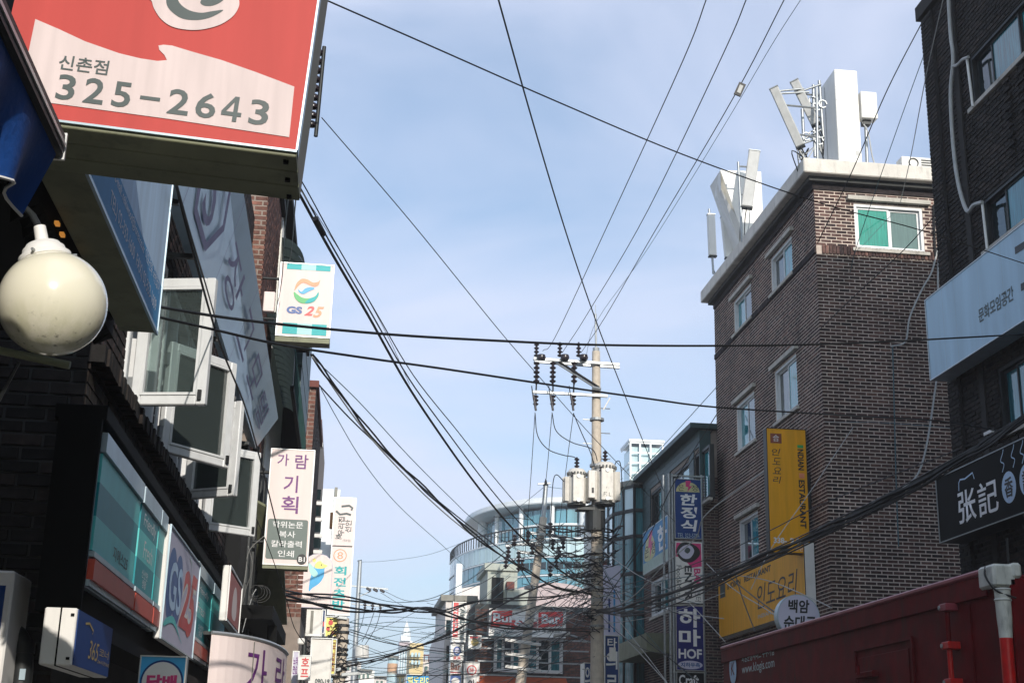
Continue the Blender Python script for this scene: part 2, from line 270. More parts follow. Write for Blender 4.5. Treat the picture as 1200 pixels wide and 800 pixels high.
# brickwork: real bricks standing proud of a mortar bed
def bricks(fr, u, z, holes, parent, m, L=.225, H=.0715, gap=.021, proud=.005, depth=.03, singles=0, sregion=None, jitter=.002, zskip=None):
    mb = MB(); cand = []; row = 0; zz = z[0]
    while zz + H * .6 < z[1]:
        x = u[0] - (L / 2 if row % 2 else 0)
        while x < u[1] - .03:
            a, b = max(x, u[0]), min(x + L - gap, u[1]); c, d = zz, min(zz + H - gap, z[1])
            segs = [(a, b)]
            for (h0, h1, k0, k1) in holes:
                if d > k0 and c < k1:
                    ns = []
                    for (p, q) in segs:
                        if q <= h0 or p >= h1: ns.append((p, q))
                        else:
                            if p < h0: ns.append((p, h0))
                            if q > h1: ns.append((h1, q))
                    segs = ns
            for (p, q) in segs:
                if q - p > .03: cand.append((p, q, c, d))
            x += L
        zz += H; row += 1
    if singles:
        full = [c for c in cand if abs((c[1] - c[0]) - (L - gap)) < 1e-4 and abs(c[3] - c[2] - (H - gap)) < 1e-4 and (sregion is None or (sregion[0] <= c[0] and c[1] <= sregion[1] and sregion[2] <= c[2] and c[3] <= sregion[3]))]
        pick = set(full[:singles]); o0 = wloc(parent); protos = []
        for k in range(3):
            t = MB().fbox(Frame((0, 0, 0), fr.U, fr.N), (0, L - gap), (0, H - gap), (-.01, proud + (k - 1) * .002))
            me = bpy.data.meshes.new('brick'); me.from_pydata([tuple(v) for v in t.v], [], t.f); bm = bmesh.new(); bm.from_mesh(me); bmesh.ops.recalc_face_normals(bm, faces=bm.faces); bmesh.ops.bevel(bm, geom=bm.edges[:], offset=.003, segments=1, affect='EDGES'); bm.to_mesh(me); bm.free(); me.materials.append(M[m]); protos.append(me)
        for (p, q, c, d) in pick if False else [c for c in full[:singles]]:
            o = bpy.data.objects.new('brick', random.choice(protos)); o.location = fr.P(p, c, random.uniform(-jitter, jitter)) - o0; link(o, parent)
        cand = [c for c in cand if c not in pick]
    for (p, q, c, d) in cand:
        e = proud + random.uniform(-jitter, jitter); P_ = [fr.P(a, b, 0) for b in (c, d) for a in (p, q)] + [fr.P(a, b, e) for b in (c, d) for a in (p, q)]
        mb.add(P_, [(4, 5, 7, 6), (0, 1, 5, 4), (2, 6, 7, 3), (0, 4, 6, 2), (1, 3, 7, 5)])
    if mb.f: tag(mb.build('brickwork', m, parent, fix=False), kind='stuff')

def soldier(fr, u, z, parent, m, step=.075, proud=.03):
    mb = MB(); x = u[0]
    while x < u[1] - .05:
        mb.fbox(fr, (x, x + step - .016), (z[0] + random.uniform(0, .01), z[1]), (0, proud + random.uniform(-.006, .006))); x += step
    tag(mb.build('soldier_course', m, parent), kind='stuff')

def window(fr, u, z, parent, mullions=(.5,), glassm=('g_dark', 'g_teal'), frame='white_frame', fw=.05, depth=.10, transom=None, sill=None, lintel=None, name='window', stagger=True):
    """a window set in its wall: outer frame part with pane and sash sub-parts"""
    u0, u1 = sorted(u); z0, z1 = sorted(z); mb = MB(); d = (-depth - .03, -.015)
    mb.fbox(fr, (u0, u0 + fw), (z0, z1), d).fbox(fr, (u1 - fw, u1), (z0, z1), d).fbox(fr, (u0 + fw, u1 - fw), (z1 - fw, z1), d).fbox(fr, (u0 + fw, u1 - fw), (z0, z0 + fw), d)
    w_ = mb.build(name, frame, parent)
    cuts = [u0 + fw] + [u0 + (u1 - u0) * c for c in mullions] + [u1 - fw]
    for i in range(len(cuts) - 1):
        a, b = cuts[i], cuts[i + 1]; dd = -.075 - (.025 if (stagger and i % 2) else 0); s_ = fw * .7; zz = (z0 + fw, z1 - fw)
        q = MB().fbox(fr, (a, a + s_), zz, (dd - .02, dd + .02)).fbox(fr, (b - s_, b), zz, (dd - .02, dd + .02)).fbox(fr, (a + s_, b - s_), (zz[1] - s_, zz[1]), (dd - .02, dd + .02)).fbox(fr, (a + s_, b - s_), (zz[0], zz[0] + s_), (dd - .02, dd + .02))
        if transom: q.fbox(fr, (a + s_, b - s_), (z0 + (z1 - z0) * transom - .02, z0 + (z1 - z0) * transom + .02), (dd - .015, dd + .02))
        q.build('sash', frame, w_)
        box('pane', fr, (a + s_, b - s_), (zz[0] + s_, zz[1] - s_), (dd - .004, dd + .004), M[glassm[i % len(glassm)]], w_)
    if sill: box('sill', fr, (u0 - .08, u1 + .08), (z0 - .07, z0 - .003), (-.05, sill), 'concrete', w_)
    if lintel: box('lintel', fr, (u0 - .15, u1 + .15), (z1 + .05, z1 + .14), (-.02, lintel), 'concrete', w_)
    return w_

def wall_with_holes(name, fr, u, z, holes, d, m, parent):
    """wall slab cut into strips round its openings"""
    us = sorted({u[0], u[1], *[min(max(x, u[0]), u[1]) for h in holes for x in h[:2]]}); zs = sorted({z[0], z[1], *[min(max(x, z[0]), z[1]) for h in holes for x in h[2:]]}); mb = MB()
    for i in range(len(us) - 1):
        run = None
        for j in range(len(zs) - 1):
            cu, cz = (us[i] + us[i + 1]) / 2, (zs[j] + zs[j + 1]) / 2
            if any(h[0] < cu < h[1] and h[2] < cz < h[3] for h in holes):
                if run: mb.fbox(fr, (us[i], us[i + 1]), run, d); run = None
            else: run = (run[0] if run else zs[j], zs[j + 1])
        if run: mb.fbox(fr, (us[i], us[i + 1]), run, d)
    return mb.build(name, m, parent)

def rect_px(fr, ax, val, a, b):
    """opening on a wall from two opposite corners in the photograph"""
    p, q = on(*a, ax, val), on(*b, ax, val); k = 1 if ax == 0 else 0
    return tuple(sorted((p[k], q[k]))), tuple(sorted((p.z, q.z)))

def lightbox(name, label, Fc, depth, m_face, m_body, cat='sign', group=None, trim='alu', tw=.02):
    """box sign: body, face film and a thin trim"""
    t = thing(name, label, cat, Fc.P(.5, 0, -depth / 2), group)
    mb = MB(); a, b = V(Fc.P(0, 0, 0)), None
    p = [Fc.P(u, v, c) for c in (-depth, 0) for v in (0, 1) for u in (0, 1)]
    mb.add(p, [(0, 1, 3, 2), (4, 6, 7, 5), (0, 4, 5, 1), (2, 3, 7, 6), (0, 2, 6, 4), (1, 5, 7, 3)]); mb.build('housing', m_body, t, bevel=.008)
    Fc.panel('face_panel', (.004, .996), (.004, .996), .001, m_face, t)
    tu, tv = tw / Fc.w, tw / Fc.h
    Fc.panel('trim', (0, 1), (0, tv), .003, trim, t, .012); Fc.panel('trim', (0, 1), (1 - tv, 1), .003, trim, t, .012)
    Fc.panel('trim', (0, tu), (tv, 1 - tv), .003, trim, t, .012); Fc.panel('trim', (1 - tu, 1), (tv, 1 - tv), .003, trim, t, .012)
    return t
def face_px(ax, val, BL, BR, TL):
    """sign face standing on a vertical plane, from three corners in the photograph"""
    a, b, c = on(*BL, ax, val), on(*BR, ax, val), on(*TL, ax, val)
    U = V((b.x - a.x, b.y - a.y, 0)); Nn = U.normalized().cross(V((0, 0, 1)))
    return Face(a, U, (0, 0, 1), Nn, U.length, c.z - a.z)
# ================================================================ SETTING
def struct(name, fr, u, z, d, m): return tag(box(name, fr, u, z, d, m), kind='structure')
g = MB().add([(-900, -300, -.30), (900, -300, -.30), (900, 1500, -.30), (-900, 1500, -.30)], [(0, 1, 2, 3)]).build('ground', mat('ground_far', '6f6f6b', .95)); tag(g, kind='structure')
struct('road', WORLD, (-.3, 7.2), (-.1, 0), (-30, 140), 'asphalt')
for n_, a, b in (('pavement', -1.6, -.3), ('pavement', 7.2, 9.0)):
    o = struct(n_, WORLD, (a, b), (-.1, .12), (-30, 140), 'pave')
mb = MB()
for y in range(-28, 138, 6): mb.fbox(WORLD, (3.4, 3.52), (.004, .008), (y, y + 3))
tag(mb.build('road_marking', 'paint'), kind='structure')

# ================================================================ BROWN BRICK CORNER BUILDING (right, roof antennas)
BY0, BY1, BTOP = 25.1, 33.0, 13.28
br = thing('brick_building', 'tall brown brick corner building with white antennas on its flat roof', 'building', (9, BY0, 0))
fF, fS = fy(BY0), fx(9)
wf = rect_px(fF, 1, BY0, (1003, 291), (1080.5, 244))
sh = []
for a, b in (((904.5, 314), (929.5, 270)), ((862.4, 373), (883, 330)), ((906, 474), (933, 410.5)), ((862.5, 518.5), (884.6, 459)), ((864.6, 652.5), (887, 598))):
    z = (oX(b[0], a[1], 9).z, oX(b[0], b[1], 9).z); u = (oX(a[0], (a[1] + b[1]) / 2, 9).y, oX(b[0], (a[1] + b[1]) / 2, 9).y); sh.append((min(u), max(u), z[0], z[1]))
zt = [[h for h in sh[:2]], sh[2:4], sh[4:5]]
lv = []                                   # level the windows of each storey
for grp in zt:
    za = sum(h[2] for h in grp) / len(grp); zb = sum(h[3] for h in grp) / len(grp); lv.append((za, zb))
uA = (sh[0][0] + sh[2][0]) / 2, (sh[0][1] + sh[2][1]) / 2
uB = sum(h[0] for h in (sh[1], sh[3], sh[4])) / 3, sum(h[1] for h in (sh[1], sh[3], sh[4])) / 3
SH = [(uA[0], uA[1], *lv[0]), (uB[0], uB[1], *lv[0]), (uA[0], uA[1], *lv[1]), (uB[0], uB[1], *lv[1]), (uB[0], uB[1], *lv[2]), (uA[0], uA[1], *lv[2])]
FH = [(wf[0][0], wf[0][1], wf[1][0], wf[1][1])]
wall_with_holes('front_wall', fF, (9.0, 14.5), (0, BTOP), FH, (-.22, 0), 'mortar', br)
wall_with_holes('side_wall', fS, (BY0 + .22, BY1), (0, BTOP), SH, (-.22, 0), 'mortar', br)
box('rear_wall', WORLD, (9.22, 14.5), (0, BTOP), (BY1 - .2, BY1), 'mortar', br); box('far_wall', WORLD, (14.3, 14.5), (0, BTOP), (BY0 + .22, BY1 - .2), 'mortar', br)
box('roof', WORLD, (9.22, 14.3), (BTOP - .3, BTOP - .1), (BY0 + .22, BY1 - .2), 'concrete', br)
box('dark_room', WORLD, (9.6, 14.2), (.1, BTOP - .4), (BY0 + .6, BY1 - .4), 'dim', br)
zb1 = oX(953, 296, 9).z
bricks(fF, (9.0, 14.4), (zb1 + .1, BTOP - .02), FH, br, 'brick_brown')
bricks(fF, (9.0, 14.4), (2.0, zb1 - .09), FH, br, 'brick_shaded', singles=300, sregion=(9.2, 12.2, 5.0, 8.6))
bricks(fS, (BY0 - .01, BY1), (2.0, BTOP - .02), SH, br, 'brick_shaded', H=.0715)
soldier(fF, (9.12, 12.6), (zb1 - .09, zb1 + .10), br, 'brick_brown'); soldier(fS, (BY0, BY1), (zb1 - .07, zb1 + .06), br, 'brick_dark', proud=.035)
window(fF, wf[0], wf[1], br, (.52,), ('g_green', 'g_grey'), fw=.06, sill=.07, lintel=.11)
for i, h in enumerate(SH):
    window(fS, h[:2], h[2:], br, (.5,), ('g_teal', 'g_dark') if i % 2 == 0 else ('g_dark', 'g_teal'), fw=.06, sill=.06, lintel=.09)
# cornice slab
mb = MB(); mb.fbox(WORLD, (8.7, 14.8), (13.3, 13.62), (24.78, 33.25)); mb.build('cornice', 'cornice', br, bevel=.02)
mb = MB(); mb.fbox(WORLD, (8.86, 14.6), (13.2, 13.299), (24.95, 33.1)); mb.build('cornice_soffit', 'mortar_dark', br)
mb = MB(); mb.fbox(WORLD, (8.97, 14.55), (13.06, 13.199), (25.07, 33.0)); mb.build('frieze_course', 'brick_dark', br)
def pipe(name, px, ax, v, r, m, parent, n=6):
    return tube(name, smooth_open([on(x, y, ax, v) for x, y in px], 5), r, m, parent, n)
pipe('conduit', [(1100, 288), (1092, 318), (1080, 340), (1066, 372), (1061, 400), (1044, 406)], 1, BY0 - .05, .018, 'cable_grey', br)
pipe('conduit', [(1101, 285), (1099, 330), (1101, 400), (1094, 470), (1080, 545), (1058, 572), (1020, 590)], 1, BY0 - .05, .02, 'cable_grey', br)
pipe('conduit', [(1046, 406), (1048, 480), (1050, 560), (1053, 640)], 1, BY0 - .03, .012, 'cable_teal', br)
pipe('conduit', [(1094, 240), (1096, 300)], 1, BY0 - .05, .02, 'black', br)
box('wall_box', fF, (9.02, 9.2), (6.9, 8.1), (0, .0), 'dark_metal', br) if False else None

# ---- rooftop equipment
def tiltbox(p0, p1, wdir, w, dp, ddir):
    """slim box between the centres of its two ends"""
    p0, p1 = V(p0), V(p1); ax = (p1 - p0); wd = V(wdir); wd = (wd - wd.dot(ax.normalized()) * ax.normalized()).normalized(); dd = ax.normalized().cross(wd).normalized()
    return MB().obox((p0 + p1) / 2, wd * w / 2, dd * dp / 2, ax / 2)
t = thing('antenna_housing', 'tall white box housing standing on the roof corner of the brick building', 'antenna', (9.8, 25.3, 13.62))
MB().fbox(WORLD, (9.53, 10.03), (13.66, 15.82), (24.98, 26.3)).build('housing', 'white_box', t, bevel=.015)
box('base_frame', WORLD, (9.6, 9.97), (13.55, 13.66), (25.1, 26.2), 'dark_metal', t); box('seam_strip', WORLD, (9.522, 9.529), (13.8, 15.7), (25.6, 25.63), 'greybox', t)
for z in (14.0, 14.7, 15.4): box('seam_strip', fy(24.98), (9.54, 10.02), (z, z + .008), (.001, .004), 'greybox', t)
for x in (9.56, 9.99):
    for z in (13.75, 14.4, 15.1, 15.74): MB().tube([(x, 24.98, z), (x, 24.968, z)], .012, 6).build('rivet', 'steel', t)
box('rating_label', fy(24.98), (9.9, 9.98), (13.85, 13.95), (.001, .004), 'greybox', t)
for k in range(3): tube('cable', smooth_open([(9.6 + k * .1, 25.3, 13.7), (9.45 - k * .05, 25.1, 13.66), (9.2 - k * .1, 25.0, 13.65), (9.0, 24.95, 13.64)], 4), .014, 'black', t, 5)
t = thing('radio_unit', 'small white equipment box on a thin post beside the tall white housing', 'antenna', (10.2, 25.2, 13.62))
MB().fbox(WORLD, (10.07, 10.42), (14.72, 15.33), (24.95, 25.2)).build('housing', 'white_box', t, bevel=.012)
tube('post', [(10.2, 25.15, 13.55), (10.22, 25.15, 14.7)], .035, 'steel', t); tube('cable', smooth_open([(10.12, 25.1, 14.7), (10.2, 25.0, 14.4), (10.28, 25.05, 13.9), (10.36, 25.05, 13.6)], 4), .015, 'cable_grey', t)
box('bracket', WORLD, (10.13, 10.3), (14.62, 14.72), (25.05, 25.2), 'dark_metal', t)
def panel_antenna(label, p0, p1, w, dp, m, cables, mast, wd=(1, -.5, 0)):
    t = thing('panel_antenna', label, 'antenna', mast[0], 'panel antennas on the brick building roof')
    tiltbox(p0, p1, wd, w, dp, None).build('radome', m, t, bevel=.02)
    ax = (V(p1) - V(p0)).normalized(); tiltbox(V(p0) - ax * .03, V(p0), wd, w * 1.04, dp * 1.04, None).build('end_cap', 'dark_metal', t)
    tiltbox(V(p1), V(p1) + ax * .02, wd, w * 1.04, dp * 1.04, None).build('end_cap', 'steel', t)
    tube('mast', mast, .03, 'steel', t)
    for f_ in (.22, .72):
        q = V(p0).lerp(V(p1), f_); mq = V(mast[0]).lerp(V(mast[1]), min(1, max(0, (q.z - V(mast[0]).z) / max(.1, (V(mast[1]).z - V(mast[0]).z)))))
        tube('bracket', [q, mq], .022, 'steel', t, 6)
    for c in cables: tube('cable', smooth_open(c, 4), .013, 'black' if random.random() < .5 else 'cable_grey', t, 5)
    return t
A = lambda x, y, Y: tuple(oY(x, y, Y))
for lab, b0, b1, mst, Yv in (('long tilted grey antenna panel leaning out over the roof corner', (938, 172), (907, 104), ((958, 188), (957, 103)), 24.95),
                            ('shorter tilted grey antenna panel beside the tall white housing', (956, 146), (931, 96), ((964, 176), (960, 96)), 25.3)):
    p0, p1 = A(*b0, Yv), A(*b1, Yv + .1); cb = []
    for k in range(5): cb.append([V(p0) + V((random.uniform(-.06, .06), random.uniform(-.05, .05), 0)), V(p0) + V((.05 * k - .05, 0, -.3)), V((9.0 - .12 * k if Yv < 25 else 9.3, Yv, 13.95 - .03 * k)), V((8.72 - .0 * k if Yv < 25 else 9.2, 24.9 + .07 * k, 13.45))])
    panel_antenna(lab, p0, p1, .19, .13, 'greybox', cb, (A(*mst[0], Yv + .1), A(*mst[1], Yv + .1)))
t = thing('antenna_mast', 'grey steel frame of pipes and clamps between the tilted grey panels', 'mast', (9.1, 25.3, 13.6))
for a, b in (((940, 128), (942, 168)), ((953, 100), (955, 184)), ((960, 95), (965, 165))): tube('pipe', [A(*a, 25.35), A(*b, 25.35)], .035, 'steel', t)
for a, b in (((911, 107), (942, 104)), ((912, 110), (948, 108)), ((942, 106), (962, 99)), ((941, 164), (962, 152)), ((942, 168), (966, 160))): tube('pipe', [A(*a, 25.3), A(*b, 25.3)], .022, 'steel', t)
for a in ((953, 118), (957, 125), (964, 122), (945, 160), (953, 158), (960, 165)):
    p = V(A(*a, 25.3)); MB().tube([p + V((.09 * math.cos(q / 8 * 6.28), 0, .09 * math.sin(q / 8 * 6.28))) for q in range(8)], .018, 5).build('clamp', 'steel', t)
# second group further back
t = thing('antenna_housing', 'wide white slanted antenna housing further back on the brick building roof', 'antenna', (8.9, 29.2, 13.62))
pl = [A(844, 199, 30), A(892, 201, 30), A(894, 247, 30), A(872, 280, 30), A(866, 262, 30)]
q = MB().prism(pl, (0, 1.0, 0)); q.build('housing', 'white_box', t, bevel=.01)
pl = [A(844, 199, 29.98), A(839, 212, 30.6), A(840, 228, 30.6), A(866, 283, 30.2), A(867, 262, 29.98), A(845, 222, 29.98)]
MB().prism(pl, (.02, .25, 0)).build('side_panel', 'white_box', t)
p0, p1 = A(875, 243, 29.3), A(884, 178, 29.3)
panel_antenna('grey antenna panel standing upright in front of the wide white housing', p0, p1, .27, .16, 'greybox', [[V(p0), V(p0) + V((-.05, 0, -.3)), A(872, 280, 29.3)], [V(p0) + V((.05, 0, 0)), V(p0) + V((.06, 0, -.35)), A(874, 280, 29.3)]], (A(870, 283, 29.3), A(865, 190, 29.3)), wd=(1, -.2, 0))
p0, p1 = A(835, 300, 32), A(833, 252, 32)
panel_antenna('narrow white antenna on the far left end of the roof edge', p0, p1, .2, .13, 'white_box', [[V(p0), V(p0) + V((0, 0, -.25)), A(838, 320, 32), A(842, 322, 32)]], (A(836, 321, 32), A(831, 245, 32)), wd=(1, 0, 0))
p0, p1 = A(854, 302, 31), A(849, 255, 31)
panel_antenna('narrow white antenna leaning between the far antenna and the slanted housing', p0, p1, .2, .12, 'white_box', [[V(p0), A(858, 306, 31), A(861, 298, 31)]], (A(857, 305, 31), A(852, 253, 31)), wd=(1, 0, 0))
t = thing('air_conditioner', 'pale air conditioner outdoor unit low on the roof near the dark building', 'air conditioner', (11.2, 25.3, 13.62))
box('casing', WORLD, (10.9, 11.6), (13.63, 13.92), (25.0, 25.3), 'white', t, bevel=.01)
MB().tube([V((11.15 + .1 * math.cos(a / 12 * 6.28), 24.985, 13.78 + .1 * math.sin(a / 12 * 6.28))) for a in range(13)], .012, 5).build('fan_guard', 'dark_metal', t)
for k in range(4): box('grille_slat', WORLD, (11.32, 11.56), (13.68 + k * .055, 13.70 + k * .055), (24.985, 24.999), 'dark_metal', t)
tube('rooftop_pipe', smooth_open([(11.75, 25.0, 13.6), (11.8, 25.0, 14.1), (11.86, 25.0, 14.12), (11.8, 25, 13.6)], 4), .02, 'steel'); tag(bpy.data.objects['rooftop_pipe'], 'thin bent metal pipe standing on the roof beside the air conditioner', 'pipe')

# ================================================================ DARK BRICK BUILDING (far right)
DY0, DY1, DTOP = 7.0, 19.38, 13.95
db = thing('dark_brick_building', 'blackened brick building at the right edge of the street with blue-tinted windows', 'building', (9, DY1, 0))
f9 = fx(9)
def dwin(zb, zt_, ya, yb): return (yb, ya, zb, zt_)
uz4 = (oX(1138, 129, 9), oX(1135, 70, 9)); uz3 = (oX(1154, 296, 9), oX(1151, 236, 9)); uz2 = (oX(1177, 508, 9), oX(1171, 431, 9))
DH = [(14.2, 17.9, uz4[0].z, uz4[1].z), (14.2, 17.85, uz3[0].z, uz3[1].z), (15.0, 17.85, uz2[0].z, uz2[1].z), (9.0, 13.4, uz4[0].z, uz4[1].z), (9.0, 13.4, uz3[0].z, uz3[1].z)]
wall_with_holes('street_wall', f9, (DY0, DY1), (0, DTOP - .25), DH, (-.25, 0), 'mortar_black', db)
box('end_wall', WORLD, (9.25, 16), (0, DTOP - .25), (DY1 - .25, DY1), 'brick_black', db); box('near_wall', WORLD, (9.25, 16), (0, DTOP - .25), (DY0, DY0 + .25), 'brick_black', db)
box('roof_slab', WORLD, (8.9, 16.1), (DTOP - .25, DTOP), (DY0 - .1, DY1 + .1), 'mortar_black', db); box('dark_room', WORLD, (9.5, 15.8), (.1, DTOP - .4), (DY0 + .4, DY1 - .4), 'dim', db)
bricks(f9, (14.0, DY1), (2.6, DTOP - .26), DH, db, 'brick_black', proud=.016, jitter=.006)
box('pier', f9, (18.98, 19.37), (0, DTOP - .3), (.02, .06), 'mortar_black', db)
bricks(Frame(f9.P(0, 0, .06), f9.U, f9.N), (18.99, 19.36), (2.6, DTOP - .3), [], db, 'brick_black', proud=.014)
box('pier', f9, (18.2, 18.35), (0, DTOP - .3), (.022, .05), 'mortar_black', db)
mb = MB()                                  # lattice of projecting bricks between the upper windows
for i in range(18):
    for j in range(5):
        if (i + j) % 2 == 0: mb.fbox(f9, (15.0 + j * .42, 15.18 + j * .42), (uz3[1].z + .25 + i * .0715, uz3[1].z + .30 + i * .0715), (.012, .05))
tag(mb.build('projecting_bricks', 'brick_black', db), kind='stuff')
for i, h in enumerate(DH):
    wo = window(f9, h[:2], h[2:], db, (.3, .6, .84), ('g_mid', 'g_teal', 'g_mid', 'g_dark') if i != 2 else ('g_mid', 'g_mid'), frame='dark_metal', fw=.05, sill=.06, lintel=None)
pipe('drain_hose', [(1111, -10), (1114, 40), (1117, 70), (1114, 110), (1117, 170), (1123, 215), (1133, 247), (1141, 240), (1151, 237)], 0, 8.9, .03, 'cable_grey', db)
pipe('drain_hose', [(1117, 78), (1122, 76), (1128, 70), (1135, 67)], 0, 8.9, .024, 'cable_grey', db)
pipe('drain_pipe', [(1133, 68), (1140, 125)], 0, 8.92, .02, 'white', db); pipe('drain_pipe', [(1151, 238), (1157, 292)], 0, 8.92, .02, 'white', db)
t = thing('meter_box', 'tiny white junction box on the dark brick wall above the black sign', 'electrical box', oX(1160, 508, 8.98)); a, b = oX(1155, 511, 8.97), oX(1164, 504, 8.97)
box('case', f9, (b.y, a.y), (a.z, b.z + .02), (.001, .06), 'white', t, bevel=.004)
# shop front at ground
box('shop_window', f9, (14.6, 17.2), (2.9, 4.55), (.01, .05), 'g_dark', db); box('shop_frame', f9, (17.2, 17.3), (2.9, 4.6), (.01, .09), 'siding_gap', db); box('shop_frame', f9, (14.5, 17.3), (4.6, 4.7), (.01, .09), 'siding_gap', db)

# ================================================================ GREEN-FRONTED BUILDING
GX, GY0, GY1 = 8.6, 33.12, 40.0
gb = thing('green_fronted_building', 'brick building with dark green upper storey and teal windows behind the stacked signs', 'building', (GX, GY0, 0))
fG, fGe = fx(GX), fy(GY0)
gz = oX(840, 490, 8.6).z; zr = 9.85
zspl = 7.75
g1 = [((oX(b[0], (a[1] + b[1]) / 2, GX).y, oX(a[0], (a[1] + b[1]) / 2, GX).y), (oX(a[0], a[1], GX).z, oX(a[0], b[1] + (a[1]-b[1])*.2, GX).z)) for a, b in (((763, 604), (776, 566)), ((814, 560), (831, 510)), ((786, 585), (809, 535)), ((763, 724), (783, 672)))]
GH = [(u[0], u[1], z[0], z[1]) for u, z in g1]
GH = [(h[0], h[1], 7.95, 9.3) if i < 3 else h for i, h in enumerate(GH)]
wall_with_holes('street_wall', fG, (GY0, GY1), (0, zr), GH, (-.2, 0), 'mortar_brown', gb)
box('end_wall', WORLD, (GX + .2, 14), (0, zr), (GY0 + .01, GY0 + .2), 'mortar_brown', gb)
box('dark_room', WORLD, (GX + .4, 13.8), (.1, zr - .2), (GY0 + .3, GY1 - .2), 'dim', gb); box('rear_wall', WORLD, (GX + .2, 14), (0, zr), (GY1 - .2, GY1), 'mortar_brown', gb)
bricks(fG, (GY0, GY1), (2.5, zspl), GH, gb, 'brick_brown'); bricks(fGe, (GX, 9.4), (2.5, zspl + .9), [], gb, 'brick_brown')
for k in range(14):
    z = zspl + .02 + k * .15; hs = [h for h in GH[:3]]
    segs = []; x = GY0
    for h in sorted(hs):
        if h[2] < z + .14 and h[3] > z: segs.append((x, h[0])); x = h[1]
    segs.append((x, GY1))
    for a, b in segs:
        if b > a + .02: box('siding_board', fG, (a, b), (z, z + .142), (.001, .03), 'green_wall', gb)
box('corner_post', WORLD, (GX - .04, GX + .25), (zspl + .9, zr - .03), (GY0 - .05, GY0 + .009), 'green_wall', gb)
MB().fbox(WORLD, (GX - .3, 14), (zr, zr + .14), (GY0 - .15, GY1 + .1)).build('roof', 'green_wall', gb, bevel=.01)
for i, h in enumerate(GH): window(fG, h[:2], h[2:], gb, (.5,), ('g_teal', 'g_dark'), frame='white_frame' if i == 3 else 'dark_metal', fw=.07, sill=.05)
box('canopy', fG, (36, 40), (4.5, 5.0), (.04, .8), 'olive', gb)

# ---- glass bay tower beyond it
bt = thing('glass_bay_tower', 'dark framed glass stairwell bay between the transformer pole and the green building', 'building', (8.6, 41, 0))
pl = [(8.35, 40.1), (7.85, 40.9), (7.85, 42.6), (8.4, 43.6), (12, 43.6), (12, 40.1)]; zt_ = 9.75; lev = [3.4, 4.7, 5.9, 7.1, 8.2, 8.98, 9.72]
MB().prism([(x + .12 * (1 if x < 9 else 0), y, 0) for x, y in pl], (0, 0, zt_ - .1)).build('core', 'dim', bt)
MB().prism([(x - .12 * (1 if x < 9 else 0), y - .0, zt_) for x, y in pl], (0, 0, .16)).build('roof', 'siding_gap', bt)
segs_ = [((12, 40.02), (8.32, 40.02)), ((8.32, 40.02), (7.85, 40.9)), ((7.85, 40.9), (7.85, 42.6)), ((7.85, 42.6), (8.4, 43.6))]
for (a, b) in segs_:
    U = V((b[0] - a[0], b[1] - a[1], 0)); Ln = U.length; U.normalize(); fr = Frame((a[0], a[1], 0), U, V((0, 0, 1)).cross(U) * -1 if False else U.cross(V((0, 0, 1))) * -1)
    if fr.N.y > 0.1 and a[1] < 41: fr.N = -fr.N
    n_ = 2 if Ln < 2.2 else 4
    for i in range(len(lev) - 1):
        for j in range(n_): box('pane', fr, (Ln * j / n_ + .03, Ln * (j + 1) / n_ - .03), (lev[i] + .04, lev[i + 1] - .04), (-.03, .0), M['g_pale'] if i >= 4 and j % 2 == 0 else M['g_mid'], bt)
    for z in lev: box('transom', fr, (0, Ln), (z - .05, z + .05), (-.02, .04), 'dark_metal', bt)
    for j in range(n_ + 1): tube('mullion', [fr.P(Ln * j / n_, 0, 0), fr.P(Ln * j / n_, zt_, 0)], .045, 'dark_metal', bt, 6)

# ---- white lattice tower far behind
tw = thing('lattice_tower', 'white glazed rooftop tower rising behind the glass stairwell bay', 'building', (17.3, 80, 0))
MB().fbox(WORLD, (16.5, 18.3), (0, 20.3), (80.3, 82.5)).build('core', 'g_pale', tw)
for x in (16.35, 16.95, 17.6, 18.35): box('post', WORLD, (x, x + .1), (0, 20.6), (80, 80.12), 'tower_white', tw)
for k in range(9): box('rail', WORLD, (16.35, 18.45), (20.45 - k * .62, 20.55 - k * .62), (79.97, 80.0), 'tower_white', tw)
box('top_slab', WORLD, (16.3, 18.5), (20.56, 20.7), (79.9, 82.7), 'tower_white', tw)
for k in range(5): box('side_rail', WORLD, (16.3, 16.34), (20.4 - k * 1.2, 20.5 - k * 1.2), (80.1, 82.5), 'tower_white', tw)
box('annex', WORLD, (15.2, 19.5), (0, 17.6), (83, 90), 'stone', tw)

# ================================================================ CURVED GLASS BUILDING
cb = thing('curved_glass_building', 'large curved glass and white building with an overhanging roof in the distance', 'building', (0, 95, 0))
pr = oY(665, 583, 86.5); ZR = pr.z; CX, CY = pr.x + 1.1, 86.5 + 6.7 * 1.75; R1, R2, RR = 5.3, 7.7, 6.7
def ring(name, r, a0, a1, z, t, m, n=40):
    mb = MB()
    for i in range(n):
        p, q = a0 + (a1 - a0) * i / n, a0 + (a1 - a0) * (i + 1) / n
        vs = [(CX + rr * math.cos(c), CY + rr * (1.5 if name == 'roof_fascia' else 1.75) * math.sin(c), zz) for zz in z for rr in (r - t, r) for c in (p, q)]
        mb.add(vs, [(0, 1, 3, 2), (4, 6, 7, 5), (0, 4, 5, 1), (2, 3, 7, 6), (0, 2, 6, 4), (1, 5, 7, 3)])
    return mb.build(name, m, cb)
EY = 1.75                                             # the drum is deeper than it is wide
